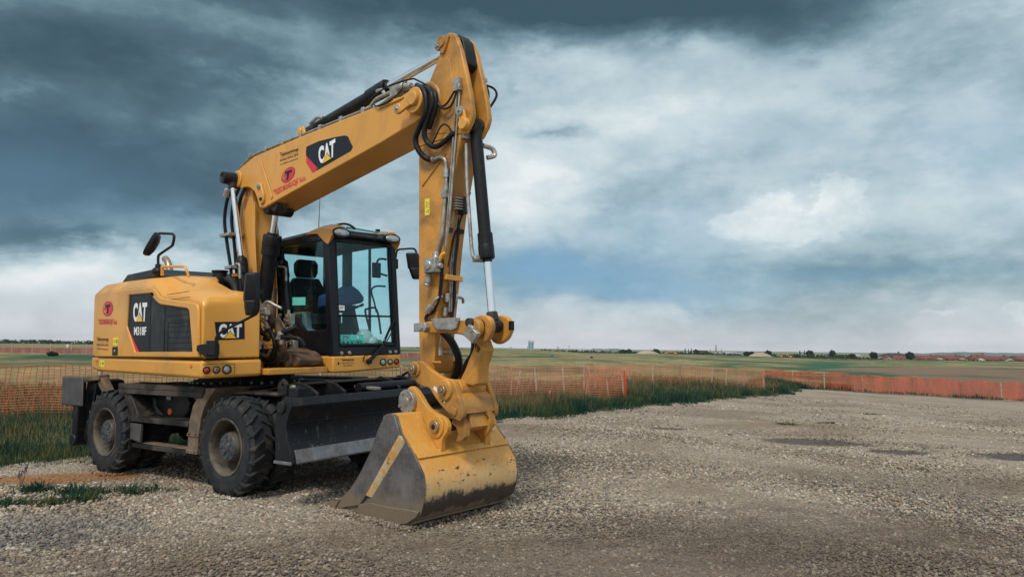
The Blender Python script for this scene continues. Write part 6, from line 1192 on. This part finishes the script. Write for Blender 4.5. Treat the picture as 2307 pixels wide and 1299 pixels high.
fence('coarse red net fence behind the excavator, its mesh clearly visible at the left', [(*X_(-60, 825, 15.2), 1.08), (*X_(152, 824, 15.5), 1.10), (*X_(362, 842, 16), 1.0), (*X_(720, 833, 18), .99), (*X_(905, 827, 18.8), 1.03)], .113, .054, .015, .011, M_netr, M_neto, [(.0, .05, 0), (.262, .07, .0), (.50, .05, .02), (.78, .05, -.02), (.995, .05, .03)], .07, seed=3)
fence('salmon net fence with leaning stakes behind the bucket, ending in a bright red edge', [(*X_(905, 827, 18.8), 1.03), (*X_(1073, 826, 19.5), 1.04), (*X_(1150, 826, 20), 1.04), (*X_(1318, 828, 20.3), 1.04), (*X_(1411, 833, 20.5), 1.0)], .10, .050, .007, .016, M_netr, M_nets, [(.0, .0, .02), (.33, .02, .0), (.485, .04, .0), (.505, -.1, .12), (.60, .0, -.09), (.72, .0, -.06), (.815, .0, .10), (.83, .03, -.04), (.92, .0, -.10), (.99, .02, -.08)], .05, seed=5)
x, y = X_(1409, 833, 20.45); g = MB()
for k in range(4): g.tube([(x - .02 + .008 * k, y - .05, tz(x, y) + .02), (x - .03 + .012 * k, y - .06, tz(x, y) + .5), (x - .05 + .006 * k, y - .04, tz(x, y) + .98)], .009, 5)
tag(g.build('net_roll', M_netr), 'gathered bright red end of the salmon net fence at its right stake', 'net')
fence('low brownish orange net fence further back, between the salmon fence and the long one', [(*X_(1316, 818, 26.5), .98), (*X_(1372, 820, 26.8), .96), (*X_(1560, 819, 27.5), .97), (*X_(1722, 824, 29), .92)], .10, .055, .010, .018, M_nets, M_neto, [(.0, .1, 0), (.055, .1, 0), (.14, .02, .02), (.23, .02, 0), (.345, .02, 0), (.485, .02, 0), (.60, .02, .0), (.665, .02, .02), (.75, .02, .03), (.865, .02, -.02), (.998, .0, -.04)], .05, seed=8)
fence('long bright orange net fence closing the right side of the gravel lot', [(*X_(1722, 838, 42), .80), (*X_(1800, 841, 40), .82), (*X_(1880, 843, 38), .86), (*X_(1965, 850, 38), .84), (*X_(2065, 855, 38), .88), (*X_(2170, 863, 38), .88), (*X_(2330, 872, 38), .92)], .085, .080, .026, .026, M_netd, M_netd, [(.0, .0, 0), (.127, .0, 0), (.262, .02, 0), (.40, .02, 0), (.575, .02, 0), (.745, .0, 0), (.885, .0, -.03)], .07, seed=11, sag=.05)
fence('distant dusty pink strip fence with thin posts far left across the meadow', [(*X_(-80, 787, 88), .60), (*X_(225, 789, 88), .60)], .10, .10, .075, .075, M_pink, M_pink, [(.35, .55, 0), (.50, .55, 0), (.635, .55, 0), (.79, .55, 0), (.90, .55, 0)], .10, group='orange plastic net fences', seed=2)
fence('distant dusty pink strip fence with thin posts seen between the cab and the stick', [(*X_(895, 787, 80), .60), (*X_(952, 787, 80), .60)], .10, .10, .075, .075, M_pink, M_pink, [(.4, .0, 0)], .10, group='orange plastic net fences', seed=2)
# stake with a red mark in the grass
x, y = X_(1238, 868, 18.9); g = MB().bar((x, y, tz(x, y)), (x, y, tz(x, y) + .46), .035, .035); o = g.build('marker_stake', M_wood, bevel=.003); MB().bar((x, y, tz(x, y) + .30), (x + .0, y, tz(x, y) + .40), .042, .042).build('red_band', M_dred, o); tag(o, 'short pale marker stake with a red band in the grass before the salmon fence', 'stake')

# ================= far side of the meadow =================
def leaves(c, r, n_, ls, m, parent, name='crown', sz=(1, 1, 1)):
    a = RNG.normal(0, 1, (n_, 3)); a /= np.linalg.norm(a, axis=1)[:, None]; rad = RNG.uniform(.35, 1, n_) ** .5 * (1 + .22 * np.sin(a[:, 0] * 5 + c[0]) * np.sin(a[:, 2] * 4))
    P = np.array(c) + a * rad[:, None] * r * np.array(sz); t1 = RNG.normal(0, 1, (n_, 3)); t1 /= np.linalg.norm(t1, axis=1)[:, None]; t2 = np.cross(t1, RNG.normal(0, 1, (n_, 3))); t2 /= np.linalg.norm(t2, axis=1)[:, None]
    V_ = np.stack([P - t1 * ls, P + t2 * ls * .8, P + t1 * ls, P - t2 * ls * .8], 1).reshape(-1, 3); F_ = (np.arange(n_) * 4)[:, None] + np.arange(4); return np_mesh(name, V_, F_, m, parent)
M_leaf = grass_mat('dark_foliage', [(.010, .022, .014), (.020, .040, .022), (.035, .058, .028), (.05, .07, .035)], 0, 9)
M_bark = plain('bark', (.06, .045, .035), .9)
def tree(px, top, Y, wpx, label, conifer=False, base=None, group='dark trees along the far side of the meadow', cat='tree', name='tree'):
    t = atY(px, top, Y); zb_ = tz(t.x, Y) if base is None else base; r = wpx * Y / FPX / 2; h = t.z - zb_
    o = empty(name, (t.x, Y, zb_)); tag(o, label, cat, group)
    MB().cyl((0, 0, -.3), (0, 0, h * .7), max(.12, r * .10), r * .04, 8).build('trunk', M_bark, o)
    if conifer:
        for k in range(5): leaves((0, 0, h * (.25 + .16 * k)), r * (1 - .17 * k), 90, r * .22, M_leaf, o, 'crown', (1, 1, .9)) if k == 0 else None
        V_ = []
        n_ = 420; z_ = RNG.uniform(.12, 1, n_); a = RNG.uniform(0, 6.28, n_); rr = r * (1.05 - z_) * RNG.uniform(.4, 1.1, n_); P = np.stack([rr * np.cos(a), rr * np.sin(a), z_ * h], -1); t1 = RNG.normal(0, 1, (n_, 3)) * r * .16; t2 = RNG.normal(0, 1, (n_, 3)) * r * .12
        np_mesh('crown', np.stack([P - t1, P + t2, P + t1, P - t2], 1).reshape(-1, 3), (np.arange(n_) * 4)[:, None] + np.arange(4), M_leaf, o)
    else: leaves((0, 0, h - r * .75), r, 520, r * .17, M_leaf, o, 'crown', (1, 1, min(1, max(.45, h / (2.2 * r)))))
    return o
for a in ((1405, 785.5, 330, 22, 'dark rounded tree left of the left sand heap'), (1418, 787, 335, 12, 'small dark tree touching the rounded tree by the left sand heap'), (1478, 786, 350, 20, 'broad low tree behind the left sand heap'),
          (1543.5, 784, 360, 7, 'left of the narrow pointed tree pair in the middle distance', True), (1551, 785, 362, 5, 'thin pointed tree touching the left pair', True), (1557.5, 784, 360, 7, 'right of the narrow pointed tree pair in the middle distance', True),
          (1568, 788, 380, 12, 'low bushy tree beside the grey roofed shed'), (1683, 791, 320, 16, 'dark round tree just right of the long flat shed'), (1694, 792, 322, 12, 'dark bushy tree at the foot of the right sand heap'), (1731, 791, 350, 17, 'broad low tree behind the right sand heap'),
          (1802, 789, 360, 7, 'left of the second pointed tree pair, by the red roofs', True), (1812, 788.5, 360, 6, 'right of the second pointed tree pair, by the red roofs', True), (1825, 791, 380, 17, 'rounded tree cluster right of the second pointed pair'), (1876, 790, 330, 13, 'tall round dark tree standing alone before the pale sheds'),
          (1968, 794, 335, 17, 'dark spreading tree left of the big flat roofed house'), (2050, 794, 380, 18, 'spreading tree behind the first red roofs'), (1920, 797, 340, 16, 'low dark tree before the pale gabled shed')):
    tree(*a)
tree(119, 789, 72, 22, 'single green bush in the meadow at the far left', base=None, cat='bush', name='bush', group=None)
for px, py, Y, w_, lab in ((1333, 802, 120, 6, 'small dark bush alone in the far meadow'), (1127, 806, 95, 4, 'tiny green bush in the meadow right of the stick')): tree(px, py, Y, w_, lab, cat='bush', name='bush', group=None)
# continuous hedge line along the far rim (nobody could count it)
hx, hz, hs_ = [], [], []
n_ = 26000; pxs = RNG.uniform(-300, 2700, n_); prof = 2.4 + 1.6 * np.sin(pxs * .021) + 1.1 * np.sin(pxs * .067 + 1) + .8 * np.sin(pxs * .19); prof = np.clip(prof, .8, 9) * np.where(pxs < 1000, .95, .75)
Yh = 330 + RNG.uniform(-12, 25, n_); Xh = np.array([ray(float(p), 780).x / ray(float(p), 780).y for p in np.linspace(-300, 2700, 61)]); Xh = np.interp(pxs, np.linspace(-300, 2700, 61), Xh) * Yh
zc = terrain(Xh, Yh); topy = np.interp(pxs, [-300, 0, 210, 905, 1100, 1400, 1700, 1900, 1985, 2307, 2700], [763, 766, 768.5, 784, 787, 791.5, 797, 800, 808, 811, 813]) - prof * np.interp(pxs, [1900, 1990], [1, .35]) * .6; hory = 763.5 + 27.7 * pxs / 2307; Zh = EYE - (topy - hory) * Yh / FPX - RNG.uniform(0, 1, n_) ** .7 * 2.0
P_ = np.stack([Xh, Yh, Zh], -1); t1 = RNG.normal(0, .26, (n_, 3)); t2 = RNG.normal(0, .2, (n_, 3))
tag(np_mesh('hedge', np.stack([P_ - t1, P_ + t2, P_ + t1, P_ - t2], 1).reshape(-1, 3), (np.arange(n_) * 4)[:, None] + np.arange(4), M_leaf), 'dark line of scrub and hedge along the far rim of the meadow', 'hedge', kind='stuff')

# --- hills
def hill_strip(name, Y, prof, depth, m):
    V_, F_ = [], []; n_ = len(prof)
    for k, (dy, s_) in enumerate(((-depth, 0), (-depth * .35, .75), (0, 1), (depth, 0))):
        for px, py in prof: p = atY(px, py, Y); V_.append((p.x, Y + dy, -22 + (p.z + 22) * s_))
    for r_ in range(3):
        for i in range(n_ - 1): a = r_ * n_ + i; F_.append((a, a + 1, a + n_ + 1, a + n_))
    o = np_mesh(name, np.array(V_), np.array(F_), m, smooth=True); return tag(o, kind='structure')
def hill_mat():
    m, n, b, o = mat('distant_hill'); P = n.pos(); c = n.ramp(n.noise(n.map(P, (.004, .004, .03)), 1, 6, .65), [(.38, (.045, .085, .085)), (.5, (.06, .10, .10)), (.60, (.12, .14, .13)), (.68, (.28, .27, .25))]); n.put(b.inputs['Base Color'], c); b.inputs['Roughness'].default_value = .95; return m
M_hill = hill_mat()
jag = lambda pts, k: [(x, y + .5 * math.sin(x * .13) + .35 * math.sin(x * .37)) for i in range(len(pts) - 1) for x, y in [(pts[i][0] + (pts[i + 1][0] - pts[i][0]) * j / k, pts[i][1] + (pts[i + 1][1] - pts[i][1]) * j / k) for j in range(k)]] + [pts[-1]]
hill_strip('hills', 2600, jag([(1230, 792), (1300, 788), (1340, 785.5), (1380, 785), (1420, 787), (1460, 791), (1500, 794)], 6), 300, M_hill)
hill_strip('hills', 2800, jag([(1830, 800), (1930, 798), (2000, 796.5), (2080, 795.5), (2130, 793.5), (2180, 792.5), (2220, 793.5), (2300, 795), (2420, 796), (2600, 800)], 6), 300, M_hill)
hill_strip('hills', 2500, jag([(1080, 788), (1120, 785.5), (1165, 786), (1200, 787), (1240, 790)], 5), 250, M_hill)
# --- sand heaps
M_sand = plain('sand', (.34, .27, .19), .95, 0, .15, None, 0, .2)
for px, w_, top in ((1459, 48, 789), (1713, 50, 794)):
    p = atY(px, top, 300); r = w_ * 300 / FPX / 2; zb_ = tz(p.x, 300); V_ = []; nn = 24
    g = MB(); g.loft([[(p.x + r * s_ * math.cos(t) * 1.1 * (1 + .08 * math.sin(3 * t)), 300 + r * s_ * .6 * math.sin(t), zb_ + (p.z - zb_) * z_) for t in [k * 2 * math.pi / nn for k in range(nn)]] for s_, z_ in ((1, -.1), (.8, .35), (.5, .78), (.2, .97), (.05, 1))]); tag(g.build('sand_heap', M_sand), kind='structure')

# --- buildings beyond the meadow; their ground lies lower than the meadow's rim
M_roofr = plain('red_roof_tiles', (.17, .045, .038), .85, 0, .25, None, 0, .6); M_roofd = plain('dark_roof', (.045, .040, .045), .8); M_roofg = plain('grey_roof', (.30, .30, .31), .7)
M_wallc = plain('cream_wall', (.52, .42, .31), .9, 0, .1); M_wallw = plain('white_wall', (.66, .66, .64), .9); M_wallb = plain('brick_wall', (.20, .10, .08), .9, 0, .2); M_win = plain('window_dark', (.03, .04, .05), .2); M_tower = plain('tower_concrete', (.36, .42, .46), .8); M_twin = plain('tower_glazing', (.10, .22, .30), .3)
def house(px, ridge, Y, wpx, label, roof=M_roofr, wall=M_wallc, rz=0, hw=.42, d=9, hip=False, group='houses beyond the meadow', cat='house', name='house', chimney=True, z0=None):
    p = atY(px, ridge, Y); wd = wpx * Y / FPX; zg = tz(p.x, Y) if z0 is None else z0; H_ = p.z - zg; hw_ = H_ * (1 - hw)
    o = empty(name, (p.x, Y, zg), rz); tag(o, label, cat, group)
    wl = MB().box(-wd / 2, wd / 2, -d / 2, d / 2, -.3, hw_)
    if not hip: wl.prism([(-d / 2, hw_ - .01), (d / 2, hw_ - .01), (0, H_ - .35)], -wd / 2, wd / 2, 'x')
    wl.build('wall', wall, o)
    e = .5; q = wd * .25 if hip else 0
    r_ = MB().add([(-wd / 2 - e, -d / 2 - e, hw_ - .2), (wd / 2 + e, -d / 2 - e, hw_ - .2), (wd / 2 + e - q, 0, H_), (-wd / 2 - e + q, 0, H_), (-wd / 2 - e, d / 2 + e, hw_ - .2), (wd / 2 + e, d / 2 + e, hw_ - .2)], [(0, 1, 2, 3), (5, 4, 3, 2), (0, 3, 4), (1, 5, 2)] if hip else [(0, 1, 2, 3), (5, 4, 3, 2)])
    ro = r_.build('roof', roof, o); md = ro.modifiers.new('solid', 'SOLIDIFY'); md.thickness = .18
    if chimney: MB().box(wd * .2, wd * .2 + .7, -.4, .4, H_ - 1.2, H_ + .7).build('chimney', M_wallb, ro)
    nw = max(2, int(wd / 3.2))
    for i in range(nw):
        x = -wd / 2 + (i + .5) * wd / nw; f_ = MB().box(x - .65, x + .65, -d / 2 - .05, -d / 2 + .05, hw_ - 1.9, hw_ - .6).build('window', M_wallw, o); MB().box(x - .52, x + .52, -d / 2 - .08, -d / 2 - .06, hw_ - 1.78, hw_ - .72).build('pane', M_win, f_)
    return o
hs_list = [
    (2014, 794.5, 400, 44, 'large two-storey house with a dark flat pitched roof and white eaves', M_roofd, M_wallw, 0, .22, 12, True), (1999, 801, 395, 18, 'small cream gabled house at the left foot of the large dark roofed house', M_roofr, M_wallc, 1.45),
    (2024, 801, 392, 26, 'low cream house in front of the large dark roofed house', M_roofr, M_wallc, .1), (2048, 801.5, 396, 22, 'narrow house with a cream gable right of the dark roofed house', M_roofr, M_wallc, .2), (2087, 800, 400, 46, 'long red roofed house, third group from the dark roofed one', M_roofr, M_wallc, .05),
    (2112, 801.5, 388, 18, 'pale gable end facing the meadow between two long red roofs', M_roofr, M_wallc, 1.5), (2140, 799.5, 402, 56, 'long dull red roof with a cream gable at its right end', M_roofr, M_wallc, -.05, .5, 11), (2164, 802, 386, 16, 'small orange cream gable at the right of the long dull red roof', M_roofr, M_wallc, 1.4),
    (2203, 797.5, 398, 46, 'highest red hipped roof among the far houses', M_roofr, M_wallc, 0, .6, 12, True), (2205, 803, 384, 14, 'grey white gable below the highest red roof', M_roofr, M_wallw, 1.5), (2248, 801.5, 400, 62, 'wide red roofed house right of the highest hipped roof', M_roofr, M_wallc, .03, .5, 11),
    (2268, 803, 384, 24, 'cream gabled house before the widest red roof', M_roofr, M_wallc, 1.45), (2303, 801, 396, 46, 'red roofed house at the right edge of the picture', M_roofr, M_wallc, .1)]
for a in hs_list: house(*a)
sheds = [
    (1134, 786, 420, 7, 'small white shed left of the pale tower', M_roofd, M_wallw), (1272, 788, 420, 14, 'low white shed right of the pale tower', M_roofg, M_wallw), (1309, 787, 430, 15, 'long pale warehouse wall left of the blue hill', M_roofg, M_wallw), (1348, 789, 400, 12, 'bright white block before the blue hill', M_roofg, M_wallw), (1384, 791.5, 390, 10, 'tiny pair of white walls under the blue hill', M_roofg, M_wallw), (1290, 789, 425, 20, 'brick coloured low building left of the pale warehouse', M_roofd, M_wallb),
    (1552, 791, 400, 24, 'grey shed with a pale flat roof below the pointed trees', M_roofg, M_wallb), (1583, 788.5, 395, 16, 'dark two storey brick house right of the pointed trees', M_roofd, M_wallb), (1617, 793, 400, 24, 'long cream shed below the cable mast', M_roofg, M_wallc), (1641, 792, 420, 26, 'pale blue grey long shed right of the cable mast', M_roofg, M_wallw), (1664, 794.5, 410, 18, 'low grey shed left of the round dark tree', M_roofg, M_wallw),
    (1811, 797.5, 400, 22, 'white flat roofed shed below the second pointed trees', M_roofg, M_wallw), (1855, 798, 400, 8, 'small white hut left of the tall round tree', M_roofg, M_wallw), (1925, 796.5, 380, 18, 'pale gabled shed left of the blue hills', M_roofg, M_wallc), (64, 766, 420, 11, 'left of two grey domed huts on the far left horizon', M_roofg, M_wallw), (101, 766, 420, 11, 'right of two grey domed huts on the far left horizon', M_roofg, M_wallw)]
for px, top, Y, w_, lab, r_, wl in sheds: house(px, top, Y, w_, lab, r_, wl, 0, .25, 7, cat='shed', name='shed', group='sheds along the far rim', chimney=False)
# tower, mast, poles
p = atY(1196.5, 767, 1200); s_ = 1200 / FPX; zb_ = tz(p.x, 1200); o = empty('tower', (p.x, 1200, zb_)); tag(o, 'pale glazed high-rise tower standing alone on the horizon', 'tower'); H_ = p.z - zb_
MB().box(-5.0, 4.8, -4, 4, 0, H_ - .6).box(-5.2, -1.5, -4.2, 4.2, H_ - 2, H_).box(1.2, 5.0, -4.2, 4.2, H_ - 2.4, H_ - .3).build('wall', M_tower, o); MB().box(-3.9, -1.2, -4.15, -3.9, 1, H_ - 3).box(.6, 3.4, -4.15, -3.9, 1, H_ - 3.4).build('glazing', M_twin, o); MB().cyl((-2.2, 0, H_), (-2.2, 0, H_ + 3.2), .3, .15, 6).box(-4, -.6, -.3, .3, H_ + 1.4, H_ + 1.9).build('antenna', M_tower, o)
p = atY(1613, 776, 900); zb_ = tz(p.x, 900); o = empty('cable_mast', (p.x, 900, zb_)); tag(o, 'thin grey bridge mast with slanting cables on the horizon', 'mast'); H_ = p.z - zb_
MB().loft([[(-w1, -w1, z) , (w1, -w1, z), (w1, w1, z), (-w1, w1, z)] for z, w1 in ((0, .75), (H_, .28))]).build('mast', M_roofd, o)
for d_ in (-9, -6, -3.5, 3.5, 6, 9): MB().cyl((0, 0, H_ * .93), (d_, 0, H_ * .38), .035, .035, 4).build('cable', M_roofg, o)
for px, top, Y, lab in ((1151, 779, 700, 'leftmost thin pole on the horizon, left of the tower'), (1189, 780, 700, 'short dark lattice pole beside the tower'), (1255.5, 779.5, 700, 'twin thin pole nearest the tower on its right'), (1258.5, 781, 700, 'second of the twin poles right of the tower'), (1282, 777.5, 700, 'tallest single thin pole right of the tower'), (1337, 783.5, 600, 'thin pole in front of the blue hill'), (1377, 785, 600, 'short pole right of the blue hill summit'), (1600, 786, 700, 'short pole left of the cable mast'), (1625.5, 786, 700, 'short pole right of the cable mast')):
    p = atY(px, top, Y); zb_ = tz(p.x, Y); g = MB().cyl((p.x, Y, zb_), (p.x, Y, p.z), .22, .16, 6); g.box(p.x - .7, p.x + .7, Y - .1, Y + .1, p.z - .9, p.z - .7); tag(g.build('pole', M_roofd), lab, 'pole', 'thin poles on the horizon')
x, y = X_(1244, 799, 108); o = MB().prism([(-.13, 0), (.13, 0), (.13, .38), (.07, .44), (-.07, .44), (-.13, .38)], -.1, .1).build('marker_post', plain('blue_plastic', (.02, .10, .45), .5), bevel=.02); o.location = (x, y, tz(x, y)); tag(o, 'small bright blue marker post standing in the far meadow', 'marker')
x, y = X_(152, 780, 140); o = MB().cyl((0, 0, 0), (0, 0, .62), .14, .14, 12).box(-.3, .3, -.02, .02, .5, .75).build('marker_post', M_wallw, bevel=.01); o.location = (x, y, tz(x, y)); tag(o, 'small white marker board in the straw field at the far left', 'marker')
# far yellow diggers: track frame, house, boom, stick, bucket
def digger(px, Y, w_, label, flip=1):
    p = atY(px, 797, Y); s_ = w_ * Y / FPX / 6.2; z = tz(p.x, Y); o = empty('digger', (p.x, Y, z)); tag(o, label, 'excavator', 'yellow diggers working far off'); f = lambda pts: [(x * s_ * flip, zz * s_) for x, zz in pts]
    MB().prism(f([(-2.6, 0), (1.0, 0), (1.2, .5), (-2.8, .5)]), -1.3 * s_, 1.3 * s_).build('tracks', M_blk, o); MB().prism(f([(-2.8, .7), (.6, .7), (.6, 1.6), (-.4, 1.7), (-2.8, 1.9)]), -1.2 * s_, 1.2 * s_).build('body', M_yel, o); MB().prism(f([(-.5, 1.6), (.6, 1.6), (.5, 2.7), (-.4, 2.7)]), 0, 1.1 * s_).build('cab', M_glass2, o)
    MB().prism(f([(.4, 1.2), (.8, 1.0), (2.0, 3.4), (3.3, 3.2), (3.4, 3.5), (1.8, 3.9)]), -.3 * s_, .0).build('boom', M_yel, o); MB().prism(f([(3.2, 3.6), (3.5, 3.3), (3.1, 1.2), (2.8, 1.3)]), -.3 * s_, 0).build('stick', M_yel, o); MB().prism(f([(2.7, 1.3), (3.2, 1.2), (3.1, .5), (2.4, .3), (2.3, .7)]), -.5 * s_, .3 * s_).build('bucket', M_bdirty, o)
digger(1503, 298, 13, 'left yellow digger of the pair beside the left sand heap'); digger(1519, 300, 13, 'right paler yellow digger of the pair beside the left sand heap', -1)
digger(1761, 298, 13, 'left yellow digger of the pair beside the right sand heap'); digger(1778, 300, 13, 'right paler yellow digger of the pair beside the right sand heap', -1)
# --- air
HAZE = True
if HAZE:
    hz = MB().box(-3600, 3600, -60, 3300, -40, 24).build('haze', MATS['gravel']); hz.data.materials.clear()
    m = bpy.data.materials.new('haze'); m.use_nodes = True; m.node_tree.nodes.clear(); n = NT(m.node_tree); o = n.new('ShaderNodeOutputMaterial'); v = n.new('ShaderNodeVolumePrincipled'); v.inputs['Color'].default_value = (.80, .90, .98, 1); v.inputs['Density'].default_value = .00012; v.inputs['Anisotropy'].default_value = .2
    n.l.new(v.outputs[0], o.inputs['Volume']); hz.data.materials.append(m); tag(hz, kind='stuff')
